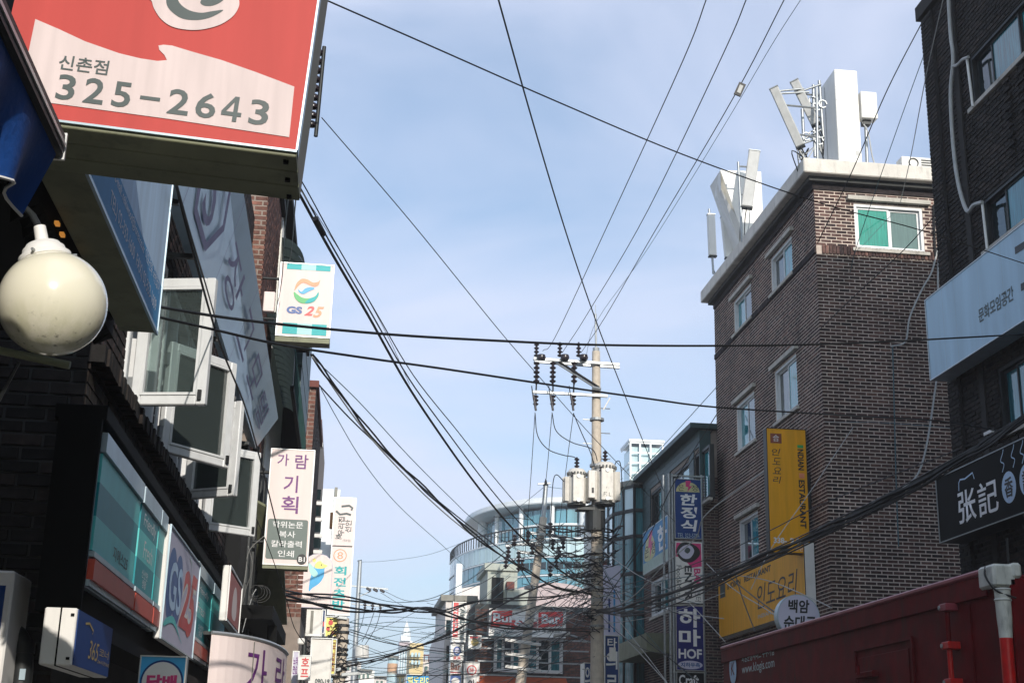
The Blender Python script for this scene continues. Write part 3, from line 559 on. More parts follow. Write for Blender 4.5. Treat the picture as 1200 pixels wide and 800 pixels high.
def arcbits(name, r, a0, a1, n, z, t, m, fill=.9):
    for i in range(n):
        c = a0 + (a1 - a0) * (i + .5) / n; h_ = abs(a1 - a0) / n / 2 * fill
        p, q = V((CX + r * math.cos(c - h_), CY + r * EY * math.sin(c - h_), 0)), V((CX + r * math.cos(c + h_), CY + r * EY * math.sin(c + h_), 0)); U = (q - p); L_ = U.length; U.normalize(); Nn = V((U.y, -U.x, 0))
        box(name, Frame(p, U, Nn), (0, L_), z, (-t, 0), m, cb)
A0, A1 = math.radians(165), math.radians(375)
ring('core', R1 - .35, 0, 6.283, (0, ZR - .3), .3, 'tower_white', 48)
mb = MB().tube([(CX, CY, ZR - .05), (CX, CY, ZR), (CX, CY, ZR + .3), (CX, CY, ZR + .55)], [RR - 1.6, RR, RR, RR - .5], 64); mb.v = [V((v.x, CY + (v.y - CY) * 1.5, v.z)) for v in mb.v]; mb.build('roof', 'tower_white', cb)
ring('roof_fascia', RR + .03, A0, A1, (ZR + .05, ZR + .34), .05, 'tower_white')
for zz0, zz1, mm_ in ((ZR - 2.3, ZR - 1.3, 'g_curve'), (ZR - 1.25, ZR - .25, 'g_curve'), (ZR - 3.6, ZR - 2.7, 'g_pale'), (ZR - 5.4, ZR - 4.6, 'g_curve'), (ZR - 7.3, ZR - 6.2, 'g_curve')):
    arcbits('pane', R1, A0, A1, 26, (zz0, zz1), .2, M[mm_])
for z in (ZR - 1.27, ZR - 2.5, ZR - 3.75, ZR - 4.4, ZR - 5.6): ring('white_band', R1 + .03, A0, A1, (z - .09, z + .06), .1, 'tower_white')
for i in range(9):
    c = math.radians(186 + i * 22); tube('column', [(CX + (R1 + .25) * math.cos(c), CY + (R1 + .25) * EY * math.sin(c), 0), (CX + (R1 + .25) * math.cos(c), CY + (R1 + .25) * EY * math.sin(c), ZR)], .38 if i in (0, 4, 5) else .16, 'tower_white', cb, 10)
B0, B1 = math.radians(178), math.radians(268); ZL = oY(540, 657, 98).z
ring('terrace_wall', R2 - .25, B0, B1, (0, ZL - .2), .3, 'g_pale', 30)
for k in range(7): arcbits('pane', R2, B0, B1, 22, (ZL - 1.2 - k * 1.15, ZL - .2 - k * 1.15), .2, M['g_curve' if k % 3 else 'g_pale'])
for k in range(8): ring('glazing_bar', R2 + .06, B0, B1, (ZL - .18 - k * 1.15, ZL - .1 - k * 1.15), .08, 'tower_white', 30)
ring('railing', R2, B0, B1, (ZL + .62, ZL + .7), .07, 'dark_metal', 30)
mb = MB()
for i in range(46):
    c = B0 + (B1 - B0) * i / 45; mb.tube([(CX + R2 * math.cos(c), CY + R2 * EY * math.sin(c), ZL - .1), (CX + R2 * math.cos(c), CY + R2 * EY * math.sin(c), ZL + .64)], .035, 4)
tag(mb.build('railing_posts', 'dark_metal', cb), kind='stuff')
for i in range(14): arcbits('small_window', R2 + .02, math.radians(215 + i * 4), math.radians(218.4 + i * 4), 1, (ZL - 2.05, ZL - 1.6), .25, 'g_dark', 1)
ring('white_parapet', R2 + .12, math.radians(212), math.radians(300), (ZL - 2.5, ZL - 1.3), .1, 'tower_white', 24) if False else None

# ================================================================ BURGER BAR BUILDING
bb = thing('bar_building', 'brick-fronted low building under the curved glass building with wide dark windows', 'building', (6.2, 50, 0))
Q = lambda x, y, Y=50: oY(x, y, Y)
def pb(name, x0, x1, y0, y1, Y, dp, m, parent, bev=0):      # block facing the camera from photo corners (x left/right, y bottom/top)
    a, b = oY((x0 + x1) / 2, y0, Y), oY((x0 + x1) / 2, y1, Y); l, r = oY(x0, (y0 + y1) / 2, Y), oY(x1, (y0 + y1) / 2, Y)
    return box(name, WORLD, (l.x, r.x), (a.z, b.z), (Y, Y + dp), m, parent, bevel=bev)
gp = oY(620, 800, 50)
box('wall', WORLD, (Q(556, 760).x, Q(694, 760).x), (0, Q(620, 708).z), (50.25, 56), 'mortar_dark', bb)
fb = fy(50.25)
for a, b in ((558, 577), (662, 693)): bricks(fb, (Q(a, 760).x, Q(b, 760).x), (3.2, Q(620, 712).z), [], bb, 'brick_red', H=.1, L=.3)
for i, (a, b) in enumerate(((579, 612), (616, 660))):
    window(fy(50.08), (Q(a, 770).x, Q(b, 770).x), (Q(600, 787).z, Q(600, 745).z), bb, (.33, .66), ('g_mid', 'g_dark'), fw=.07, depth=.04)
pb('upper_block', 571, 606, 720, 665, 50.6, 3, 'mint', bb); pb('cornice', 568, 609, 668, 660, 50.5, 3.2, 'mint', bb); pb('dark_opening', 576, 590, 716, 676, 50.55, .2, 'dim', bb)
pb('utility_block', 594, 622, 722, 690, 50.4, 1.5, 'mint', bb)
l, r = Q(600, 700, 52), Q(706, 700, 52); zt1, zb0 = Q(650, 682, 52).z, Q(650, 722, 52).z; pts = [V((l.x, 52, zb0))]
for k in range(13): f_ = k / 12; pts.append(V((l.x + (r.x - l.x) * f_, 52, zb0 + (zt1 - zb0) * (.45 + .55 * math.sin(math.pi * min(1, .15 + f_ * .75))))))
pts.append(V((r.x, 52, zb0))); MB().prism(pts, (0, 3, 0)).build('curved_roof_panel', 'pink_wall', bb)
pb('red_box', 594, 603, 690, 681, 50.3, .3, 'brownpanel', bb)
l, r = Q(560, 800, 49.3), Q(668, 800, 49.3)
mb = MB().add([(l.x, 50.2, Q(600, 792, 50).z), (r.x, 50.2, Q(600, 792, 50).z), (r.x, 48.6, 3.75), (l.x, 48.6, 3.75), (l.x, 50.2, 3.9), (r.x, 50.2, 3.9), (r.x, 48.6, 3.55), (l.x, 48.6, 3.55)], [(0, 1, 2, 3), (3, 2, 6, 7), (4, 5, 6, 7), (0, 3, 7, 4), (1, 2, 6, 5)]); mb.build('awning', 'terracotta', bb)
for y in (748, 760, 775, 791): pb('metal_rail', 560, 690, y + 1.5, y, 49.7, .08, 'steel', bb)
# neighbours to its left
nb = thing('grey_narrow_building', 'narrow pale grey building behind the stacked vertical signs left of the bar', 'building', (4, 52, 0))
pb('wall', 519, 558, 900, 700, 53, 6, 'stone', nb); pb('parapet', 517, 560, 704, 697, 52.9, 6, 'siding_gap', nb)
for y in (735, 765, 792):
    for x in (523, 548): pb('window', x, x + 9, y + 9, y - 9, 52.95, .06, 'g_dark', nb)
for x in (527, 540, 553): pb('pilaster', x, x + 2, 900, 703, 52.9, .15, 'siding_gap', nb)
sb = thing('slanted_roof_building', 'pale building with a slanting left edge under the curved glass tower', 'building', (3.5, 62, 0))
pp = [oY(516, 800, 62), oY(516, 745, 62), oY(535, 690, 62), oY(565, 685, 62), oY(565, 800, 62)]; pp[0].z = pp[-1].z = 0; MB().prism(pp, (0, 8, 0)).build('wall', 'stone', sb)
for k in range(6): pb('cladding_joint', 518 + k * 0, 562, 790 - k * 15, 789 - k * 15, 61.97, .03, 'siding_gap', sb)
pb('chimney_stack', 534, 541, 720, 660, 61, 1, 'tower_white', sb)

# unseen blocks added behind the camera on both sides to hold back sky light
for nm, lab, X0, X1, Y0, Y1, zz, m_ in (('unseen_row_building', 'unseen grey block added behind the camera on the right to shade the street', 9, 18, -34, 5.5, 13, 'mortar_dark'), ('unseen_row_building', 'unseen grey block added behind the camera on the left to shade the street', -12, -1.8, -34, -3.6, 10, 'mortar_dark')):
    t = thing(nm, lab, 'building', ((X0 + X1) / 2, Y1, 0)); box('wall', WORLD, (X0, X1), (0, zz), (Y0, Y1), m_, t); box('roof', WORLD, (X0 - .1, X1 + .1), (zz, zz + .2), (Y0 - .1, Y1 + .1), 'concrete', t)
    fr = Frame((X0 - .003 if X0 > 0 else X1 + .003, 0, 0), (0, 1, 0), (-1 if X0 > 0 else 1, 0, 0))
    for f in range(4 if zz > 11 else 3):
        for k in range(9): box('window', fr, (Y0 + 1.5 + k * 3.3, Y0 + 3.2 + k * 3.3), (1.4 + f * 2.9, 2.7 + f * 2.9), (0, .03), 'g_mid', t)
# ================================================================ LEFT SIDE
def px_poly_on(ax, v, pts): return [on(x, y, ax, v) for x, y in pts]
# ---- near shophouse: dark soffit, blue sign box, awning, globe lamp
l0 = thing('shophouse', 'dark overhanging upper floor of the nearest shop above the globe lamp', 'building', (-1.3, 6.4, 0))
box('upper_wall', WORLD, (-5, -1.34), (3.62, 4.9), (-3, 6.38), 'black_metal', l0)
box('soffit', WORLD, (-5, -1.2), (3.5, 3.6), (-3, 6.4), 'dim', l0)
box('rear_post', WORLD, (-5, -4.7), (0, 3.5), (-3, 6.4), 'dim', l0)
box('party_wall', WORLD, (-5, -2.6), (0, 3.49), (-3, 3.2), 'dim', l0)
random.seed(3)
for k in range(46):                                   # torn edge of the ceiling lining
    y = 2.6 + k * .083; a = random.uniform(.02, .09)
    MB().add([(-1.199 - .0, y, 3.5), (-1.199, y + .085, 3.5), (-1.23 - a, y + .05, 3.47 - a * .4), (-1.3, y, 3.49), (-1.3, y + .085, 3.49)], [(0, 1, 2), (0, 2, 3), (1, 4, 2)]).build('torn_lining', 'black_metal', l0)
t = thing('signboard', 'long blue and pale blue box sign with small white contact lines', 'sign', (-1.0, 5, 3.53))
BS = Face((-1.0, 4.38, 3.53), (0, 1, 0), (0, 0, 1), (1, 0, 0), 2.02, .86)
MB().fbox(WORLD, (-1.17, -1.0), (3.53, 4.39), (4.38, 6.4)).build('housing', 'olive', t, bevel=.004)
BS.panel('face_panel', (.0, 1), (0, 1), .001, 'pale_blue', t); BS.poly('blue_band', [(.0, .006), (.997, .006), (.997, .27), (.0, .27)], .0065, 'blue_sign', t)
BS.panel('trim', (0, 1), (-.012, .006), .0, 'silver', t, .012); BS.panel('trim', (.996, 1), (.006, 1), .0, 'silver', t, .012)
BS.text('E-mail: reikiwood@korea.co.kr  대표전화 국번없이', (.30, .96), (.19, .265), .008, 'text_white', t)
BS.text('TEL) 02-333-1600  FAX) 02-333-1609', (.28, .94), (.055, .145), .008, 'text_white', t)
box('light_ledge', WORLD, (-1.3, -1.17), (3.52, 3.56), (5.9, 6.2), 'black_metal', t)
for k, (x, y) in enumerate(((67, 262), (73, 275), (92, 305), (97, 312))):
    p = oZ(x, y, 3.49); o = MB().obox(p, (.008, 0, 0), (0, .016, 0), (0, 0, .006)).build('soffit_lamp', mat('small_warm_lamp', 'd08a3c', .4, emit=.5) if k < 3 else 'teal_pale', l0)

t = thing('awning', 'blue canvas awning edge hanging from a thick black bar at the left', 'awning', (-.75, 2.8, 2.98))
a0, a1 = V((-.75, .9, 3.0)), V((-.75, 3.14, 2.985))
MB().fbox(WORLD, (-.80, -.752), (2.975, 3.04), (.9, 3.14)).build('front_bar', 'dark_metal', t, bevel=.008)
MB().fbox(WORLD, (-.754, -.748), (3.0, 3.010), (.9, 3.13)).build('bar_groove', 'alu', t)
box('end_cap', WORLD, (-.802, -.75), (2.972, 3.042), (3.14, 3.15), 'alu', t)
mb = MB(); nu, nv = 60, 8
zl = lambda y: 2.80 + .035 * math.sin((y - .9) * 9.5) - .06 * max(0, y - 2.85)
for i in range(nu + 1):
    y = .9 + 2.22 * i / nu
    for j in range(nv + 1):
        f_ = j / nv; mb.v.append(V((-.765 - .03 * f_ * math.sin(y * 19 + .6 * math.sin(y * 7)) - .05 * f_, y, 2.975 * (1 - f_) + zl(y) * f_)))
mb.f = [(i * (nv + 1) + j, (i + 1) * (nv + 1) + j, (i + 1) * (nv + 1) + j + 1, i * (nv + 1) + j + 1) for i in range(nu) for j in range(nv)]
mb.build('canvas', 'blue_cloth', t, smooth=True)
tube('piping', [mb.v[i * (nv + 1) + nv] for i in range(nu + 1)], .004, 'white', t, 5)
mb = MB().add([(-.79, .9, 3.04), (-.79, 3.12, 3.04), (-1.34, 3.12, 3.45), (-1.34, .9, 3.45)], [(0, 1, 2, 3)]); mb.build('top_canvas', 'blue_cloth', t)

# globe lamp
gc = oY(62, 355.5, 4.0); gr = .158; GA = V((-.27, 0, .96)).normalized()
t = thing('globe_lamp', 'weathered milky glass globe lamp on a metal cap at the left edge', 'lamp', tuple(gc))
gm = bpy.data.materials.new('milky_glass'); gm.use_nodes = True; b = gm.node_tree.nodes['Principled BSDF']; nn = gm.node_tree.nodes; Lk = gm.node_tree.links
b.inputs['Roughness'].default_value = .16; b.inputs['Coat Weight'].default_value = .5; b.inputs['Subsurface Weight'].default_value = .25; b.inputs['Subsurface Radius'].default_value = (.1, .1, .08); b.inputs['Subsurface Scale'].default_value = .3
tx = nn.new('ShaderNodeTexCoord'); nz = nn.new('ShaderNodeTexNoise'); nz.inputs['Scale'].default_value = 9; nz.inputs['Detail'].default_value = 10; nz.inputs['Roughness'].default_value = .7
mp_ = nn.new('ShaderNodeMapping'); mp_.inputs['Scale'].default_value = (2.0, 2.0, .6); Lk.new(tx.outputs['Object'], mp_.inputs[0]); Lk.new(mp_.outputs[0], nz.inputs['Vector'])
sp = nn.new('ShaderNodeSeparateXYZ'); Lk.new(tx.outputs['Object'], sp.inputs[0])
hr = nn.new('ShaderNodeMapRange'); hr.inputs['From Min'].default_value = -.02; hr.inputs['From Max'].default_value = -.16; Lk.new(sp.outputs['Z'], hr.inputs[0])
n2 = nn.new('ShaderNodeMapRange'); n2.inputs['From Min'].default_value = .36; n2.inputs['From Max'].default_value = .68; Lk.new(nz.outputs[0], n2.inputs[0])
mu = nn.new('ShaderNodeMath'); mu.operation = 'MULTIPLY'; Lk.new(hr.outputs[0], mu.inputs[0]); Lk.new(n2.outputs[0], mu.inputs[1])
mixg = nn.new('ShaderNodeMix'); mixg.data_type = 'RGBA'; mixg.inputs['A'].default_value = lin('e9e4cf'); mixg.inputs['B'].default_value = lin('b9b98a'); Lk.new(mu.outputs[0], mixg.inputs['Factor'])
nz2 = nn.new('ShaderNodeTexNoise'); nz2.inputs['Scale'].default_value = 42; nz2.inputs['Detail'].default_value = 6; Lk.new(tx.outputs['Object'], nz2.inputs['Vector'])
n4 = nn.new('ShaderNodeMapRange'); n4.inputs['From Min'].default_value = .60; n4.inputs['From Max'].default_value = .74; Lk.new(nz2.outputs[0], n4.inputs[0])
m4 = nn.new('ShaderNodeMath'); m4.operation = 'MULTIPLY'; Lk.new(hr.outputs[0], m4.inputs[0]); Lk.new(n4.outputs[0], m4.inputs[1])
mixh = nn.new('ShaderNodeMix'); mixh.data_type = 'RGBA'; mixh.inputs['B'].default_value = lin('4c4a33'); Lk.new(mixg.outputs['Result'], mixh.inputs['A']); Lk.new(m4.outputs[0], mixh.inputs['Factor']); Lk.new(mixh.outputs['Result'], b.inputs['Base Color'])
MB().lathe(gc, [(gr * math.sin(a), -gr * math.cos(a)) for a in [math.pi * k / 28 * .93 for k in range(1, 29)]], 48).build('globe', gm, t, smooth=True)
MB().lathe(gc, [(.070, .138), (.076, .140), (.077, .152), (.074, .155), (.066, .158), (.062, .176), (.056, .18), (.05, .19), (.02, .196), (.018, .25)], 40, GA).build('cap', 'white', t, smooth=True)
tube('stem', [gc + GA * .24, gc + GA * .3 + V((-.02, .03, 0)), gc + GA * .42 + V((-.1, .12, 0))], .011, 'dark_metal', t)
for a in (.3, 2.4, 4.5): tube('thumb_screw', [gc + GA * .148 + V((.07 * math.cos(a), .07 * math.sin(a), .02 * math.cos(a))), gc + GA * .148 + V((.09 * math.cos(a), .09 * math.sin(a), .025 * math.cos(a)))], .005, 'steel', t, 6)
t = thing('support_bar', 'thin greenish metal bar crossing behind the globe lamp', 'bar', oY(0, 408, 5.2)); tube('bar', [oY(-60, 398, 5.2), oY(82, 428, 5.2)], .016, 'olive', t); tube('stay', [oY(22, 424, 5.2), oY(-2, 470, 5.3)], .008, 'dark_metal', t, 5)

# ---- projecting red sign
nb_r = oY(348, 177, 3.97); roll = math.radians(3.5); dirU = V((math.cos(roll), 0, -math.sin(roll))); RWd = .94; O_ = nb_r - dirU * RWd      # the sign hangs slightly askew
RS = Face(O_, dirU, (math.sin(roll), 0, math.cos(roll)), (0, -1, 0), RWd, .9)
t = thing('restaurant_sign', 'big red and cream projecting box sign reading 325-2643, at the top left', 'sign', RS.P(.5, 0, -.18))
p = [RS.P(u, v, c) for c in (-.36, 0) for v in (0, 1) for u in (0, 1)]
MB().add(p, [(0, 1, 3, 2), (4, 6, 7, 5), (0, 4, 5, 1), (2, 3, 7, 6), (0, 2, 6, 4), (1, 5, 7, 3)]).build('housing', 'siding_gap', t)
for k in range(3):                                    # boards closing the underside
    a, b = -.36 + k * .12 + .003, -.36 + (k + 1) * .12 - .003
    q = [RS.P(u, v, c) for c in (a, b) for v in (-.022, -.001) for u in (0, 1)]
    MB().add(q, [(0, 1, 3, 2), (4, 6, 7, 5), (0, 4, 5, 1), (2, 3, 7, 6), (0, 2, 6, 4), (1, 5, 7, 3)]).build('soffit_board', 'olive', t, bevel=.003)
for k in range(3):
    p0 = RS.P(.965, -.026 , -.04 - .14 * k); MB().obox(p0, (.008, 0, 0), (0, .008, 0), (0, 0, .006)).build('screw', 'black_metal', t)
RS.panel('face_panel', (0, 1), (0, 1), .001, 'red_sign', t)
RS.panel('trim', (0, 1), (-.008, .0), 0, 'silver', t, .008); RS.panel('trim', (.996, 1.003), (.0, 1), -.05, 'silver', t, .058)
def ruv(x, y):        # photo point -> sign face coordinates
    d = ray(x, y); tt = (RS.O - CAM).dot(RS.N) / d.dot(RS.N); q = CAM + d * tt - RS.O; return (q.dot(RS.U) / RS.w, q.dot(RS.W) / RS.h)
top = [(42, 24), (70, 36), (100, 50), (140, 64), (165, 70), (185, 73), (196, 72), (193, 66), (187, 60), (186, 55), (192, 54), (202, 55), (225, 62), (260, 72), (300, 86), (345, 103)]
RS.poly('cream_area', [ruv(x, y) for x, y in [(32, 72)] + top + [(339, 162), (200, 141), (52, 121)]], .0075, 'cream', t)
blob = [(172, -4), (178, 3), (181, 12), (190, 25), (205, 34), (230, 37), (255, 32), (272, 22), (280, 10), (280, 0), (276, -12), (255, -30), (215, -34), (185, -24)]
RS.poly('emblem_field', smooth_closed([ruv(x, y) for x, y in blob], 5), .0085, 'cream', t)
RS.poly('emblem_stroke', smooth_closed([ruv(x, y) for x, y in [(196, -2), (196, 8), (203, 17), (215, 24), (232, 25.5), (248, 22), (262, 14), (250, 15), (236, 17), (222, 14), (212, 7), (207, -2), (203, -8)]], 5), .0095, 'char', t)
RS.poly('emblem_stroke', smooth_closed([ruv(x, y) for x, y in [(235, 5), (241, 9), (252, 8), (262, 2), (264, -6), (250, -8), (240, -2)]], 5), .0095, 'char', t)
def txt_px(Fc, conv, body, tl, br, d, m, par, **k):
    a, b = conv(*tl), conv(*br); Fc.text(body, (a[0], b[0]), (b[1], a[1]), d, m, par, **k)
a, b = ruv(68, 83), ruv(126, 90); c_, d_ = ruv(68, 64), ruv(126, 75)
RS.text('신촌점', (a[0], b[0]), (b[1] + .0, c_[1] - .004), .0095, 'char', t, bold=.012)
# digits spaced as on the sign
xs = [(62, 84), (95, 119), (129, 151), (162, 186), (196, 221), (229, 253), (260, 284), (293, 316)]
ba = ruv(62, 117)[1]; tp = ruv(62, 87)[1]
for ch, (xa, xb) in zip('325-2643', xs):
    u0, u1 = ruv(xa, 130)[0], ruv(xb, 130)[0]
    if ch == '-': RS.poly('lettering', [(u0, ba + (tp - ba) * .42), (u1, ba + (tp - ba) * .42), (u1, ba + (tp - ba) * .56), (u0, ba + (tp - ba) * .56)], .0095, 'char', t)
    elif ch == '4':
        um = lambda a: u0 + (u1 - u0) * a; vm = lambda b: ba + (tp - ba) * b
        for pl in ([(.58, 0), (.80, 0), (.80, 1), (.58, 1)], [(0, .22), (.58, .22), (.58, .38), (.0, .38)], [(.8, .22), (1, .22), (1, .38), (.8, .38)], [(0, .38), (.22, .38), (.58, .78), (.58, 1)]): RS.poly('lettering', [(um(a), vm(b)) for a, b in pl], .0095, 'char', t)
    else: RS.text(ch, (u0, u1), (ba, tp), .0095, 'char', t, bold=.016 if ch != '4' else .004)
tube('hanger_arm', [RS.P(.0, .3, -.27), RS.P(-.4, .3, -.27)], .03, 'dark_metal', t)
t2 = thing('tiled_ridge', 'scalloped dark roof tile ends peeping out behind the red sign', 'roof trim', oY(368, 110, 7.4))
for k in range(9):
    p = oY(379 - k * 1.0, 62 + k * 10.5, 7.4); MB().lathe(p + V((-.03, 0, -.02)), [(.006, 0), (.026, .006), (.03, .02), (.02, .036), (.004, .042)], 10).build('tile_end', 'porcelain', t2, smooth=True)
tube('backing_rod', [oY(380, 55, 7.4), oY(370, 160, 7.4)], .012, 'dark_metal', t2)

# ---- convenience store building (side wall in near-black brick, casement windows)
LX = -1.6; LY0 = 7.9
cs = thing('store_building', 'dark brick building at the left with four white casement windows standing open', 'building', (LX, LY0, 0))
fL, fLe = fx(LX, 1), fy(LY0); fL = Frame((LX, 0, 0), (0, 1, 0), (1, 0, 0))
WZ0, WZ1 = 3.9, 5.25
WH = [(9.0, 10.35, WZ0, WZ1), (10.55, 12.0, WZ0, WZ1), (12.2, 13.6, WZ0, WZ1), (13.8, 15.4, WZ0, WZ1)]
wall_with_holes('street_wall', fL, (LY0, 17.6), (0, 8.6), WH, (-.2, 0), 'mortar_dark', cs)
box('end_wall', WORLD, (-7, LX - .2), (0, 8.6), (LY0, LY0 + .2), 'mortar_dark', cs)
box('end_wall_edge', WORLD, (LX - .2, LX - .001), (0, 8.6), (LY0 - .0, LY0 + .0), 'mortar_dark', cs) if False else None
bricks(fLe, (-3.2, LX), (1.4, 5.2), [], cs, 'brick_black', H=.078, L=.235, gap=.017, proud=.012, singles=300, sregion=(-2.9, LX + .01, 1.6, 4.2), jitter=.005)
bricks(fL, (LY0, 17.6), (3.2, WZ0 - .06), [], cs, 'brick_black', H=.078, L=.235, gap=.016, proud=.012, jitter=.004)
bricks(fL, (LY0, 17.6), (WZ0, 8.6), WH, cs, 'brick_dark', H=.075, proud=.01)
for k in range(110):
    y = LY0 - .02 + k * .088; MB().fbox(fL, (y, y + .075), (WZ0 - .12 + random.uniform(-.006, .006), WZ0 - .012), (.0, .10 + random.uniform(-.012, .01))).build('sill_brick', 'brick_black', cs)
box('dark_room', WORLD, (-6.8, LX - .4), (.1, 8.4), (LY0 + .3, 17.3), 'dim', cs)
for (a, b, c, d) in WH:
    mb = MB(); fw = .07; dd = (-.12, .03)
    mb.fbox(fL, (a, a + fw), (c, d), dd).fbox(fL, (b - fw, b), (c, d), dd).fbox(fL, (a + fw, b - fw), (d - fw, d), dd).fbox(fL, (a + fw, b - fw), (c, c + fw), dd); wn = mb.build('window', 'white_frame', cs, bevel=.006)
    box('mullion', fL, ((a + b) / 2 - .04, (a + b) / 2 + .04), (c + fw, d - fw), (-.1, .02), 'white_frame', wn)
    box('pane', fL, ((a + b) / 2 + .04, b - fw), (c + fw, d - fw), (-.06, -.05), M['g_dark'], wn)
tube('room_lamp', [V((-2.0, 9.9, 4.35)), V((-2.0, 9.9, 4.36))], .05, mat('lamp_disc', 'd9a878', .5), cs, 12)
def sash(hx, hz, free, zt_, lab):
    t = thing('casement_sash', lab, 'window', (LX + .03, hx, hz), 'open casement windows of the dark brick building')
    a, b = V((LX + .03, hx, hz)), V((free[0], free[1], hz)); U = b - a; L_ = U.length; U.normalize(); fr = Frame(a, U, U.cross(V((0, 0, 1))))
    h = zt_ - hz; fw = .068; q = MB(); dd = (-.03, .03)
    q.fbox(fr, (0, fw), (0, h), dd).fbox(fr, (L_ - fw, L_), (0, h), dd).fbox(fr, (fw, L_ - fw), (h - fw, h), dd).fbox(fr, (fw, L_ - fw), (0, fw), dd)
    s_ = q.build('frame', 'white_frame', t, bevel=.007)
    q = MB(); g = fw; e = .018; d2 = (.005, .037)
    q.fbox(fr, (g, g + e), (g, h - g), d2).fbox(fr, (L_ - g - e, L_ - g), (g, h - g), d2).fbox(fr, (g + e, L_ - g - e), (h - g - e, h - g), d2).fbox(fr, (g + e, L_ - g - e), (g, g + e), d2); q.build('glazing_bead', 'white_frame', t)
    box('pane', fr, (fw * .9, L_ - fw * .9), (fw * .9, h - fw * .9), (-.004, .004), M['g_clear'], t)
    for z in (.15, h - .15): box('hinge', fr, (-.035, .0), (z - .05, z + .05), (-.02, .02), 'steel', t)
    box('latch', fr, (L_ - .05, L_ - .025), (.03, .10), (.031, .05), 'dark_metal', t)
for i, (bl, br_, tr) in enumerate((((148, 475), (241, 475), (258, 327)), ((182, 528), (265, 549), (280, 427)), ((213, 585), (276, 581), (287, 470)), ((233, 620), (297, 629), (307.5, 531)))):
    h = oX(*bl, LX); f_ = oZ(*br_, h.z); ztop = oY(*tr, f_.y).z
    sash(h.y, h.z, (f_.x, f_.y), ztop, ['nearest open white casement sash, just past the blue sign', 'second open white casement sash from the blue sign', 'third open white casement sash, second smallest in view', 'farthest open white casement sash, beside the purple-lettered sign'][i])

# fascia canopy and its sign panels
t = thing('fascia_canopy', 'black sheet-metal canopy box wrapping the convenience store signs', 'canopy', (-1.45, 7.3, 3.3))
MB().fbox(WORLD, (-1.6, -1.33), (3.28, 3.36), (7.2, 15.5)).build('hood', 'black_metal', t, bevel=.005)
MB().fbox(WORLD, (-1.56, -1.40), (2.28, 3.28), (7.2, 15.4)).build('backing', 'black_metal', t)
MB().fbox(WORLD, (-1.57, -1.345), (2.28, 3.279), (7.17, 7.199)).build('end_plate', 'black_metal', t)
MB().fbox(WORLD, (-1.6, -1.33), (2.2, 2.27), (7.2, 15.4)).build('lower_ledge', 'black_metal', t)
Xf = -1.35
def seg(y0, y1, kind, lab):
    Fc = Face((Xf, y0, 2.42), (0, 1, 0), (0, 0, 1), (1, 0, 0), y1 - y0, .80)
    t = thing('teal_sign', lab, 'sign', (Xf, y0, 2.42), 'teal convenience store fascia panels')
    MB().fbox(WORLD, (Xf - .05, Xf), (2.42, 3.22), (y0 + .01, y1 - .01)).build('housing', 'silver', t, bevel=.01)
    v = [0, .04, .17, .23, .45, .67, .86, 1]; cols = {'a': ('teal_light', 'teal_dark', 'teal_light'), 'b': ('teal_dark', 'teal_light', 'teal_dark'), 'c': ('teal', 'teal_dark', 'teal_light')}[kind]
    Fc.panel('silver_strip', (.01, .99), (v[0], v[1]), .001, 'silver', t, .02); Fc.panel('red_strip', (.01, .99), (v[1], v[2]), .001, 'orange_red', t, .035); Fc.panel('silver_strip', (.01, .99), (v[2] + .015, v[3] - .01), .001, 'silver', t, .028)
    for i in range(3): Fc.panel('colour_block', (.015, .985), (v[3 + i], v[4 + i]), .001, cols[i], t, .014)
    Fc.panel('silver_head', (.01, .99), (v[6] + .01, 1), .001, 'silver', t, .03)
    return t, Fc
t, Fc = seg(7.22, 8.68, 'a', 'first teal fascia panel beside the canopy end, with dark hangul and 25'); Fc.text('지에스25', (.44, .80), (.275, .375), .017, 'char', t)
t, Fc = seg(8.71, 9.55, 'b', 'teal fascia panel reading Friendly Fresh in white'); Fc.text('Friendly', (.18, .86), (.69, .82), .017, 'text_white', t, shear=.1); Fc.text('Fresh', (.3, .8), (.48, .62), .017, 'text_white', t, shear=.1); Fc.text('♦', (.42, .54), (.42, .45), .017, 'text_white', t) if False else None; Fc.text('신선한\n생활', (.34, .66), (.26, .40), .017, 'text_white', t)
t, Fc = seg(9.57, 9.9, 'c', 'narrow teal fascia panel between the lettered panel and the white logo box')
t, Fc = seg(12.1, 13.6, 'b', 'teal fascia panel just beyond the white logo box'); Fc.text('Friendly', (.14, .8), (.70, .80), .017, 'text_white', t, shear=.1); Fc.text('Fresh', (.2, .7), (.5, .61), .017, 'text_white', t, shear=.1); Fc.text('신선한\n생활', (.34, .66), (.27, .40), .017, 'text_white', t)
t, Fc = seg(13.65, 15.3, 'a', 'last teal fascia panel at the far end of the canopy'); Fc.text('지에스25', (.4, .8), (.3, .38), .017, 'char', t)
Fc = Face((-1.31, 9.92, 2.38), (0, 1, 0), (0, 0, 1), (1, 0, 0), 2.14, .80)
t = lightbox('logo_sign', 'white projecting logo box with blue and red numerals in the middle of the teal fascia', Fc, .045, 'lilac', 'white', trim='silver', tw=.012)
for _c, _u, _v in (('2', (.45, .72), (.22, .80)), ('5', (.68, .95), (.18, .82))): Fc.text(_c, _u, _v, .0072, 'white', t, bold=.07, shear=.25)
for _u in (.16, .35): Fc.poly('blue_oval', [(_u + .13 * math.cos(q / 24 * 6.283), .52 + .33 * math.sin(q / 24 * 6.283)) for q in range(24)], .0064 + _u * .001, 'deep_blue', t)
Fc.text('GS', (.1, .46), (.3, .74), .0085, 'pale_blue', t, bold=.02); Fc.text('2', (.45, .72), (.22, .80), .0085, 'logo_red', t, bold=.035, shear=.25); Fc.text('5', (.68, .95), (.18, .82), .0085, 'logo_red', t, bold=.03, shear=.25)
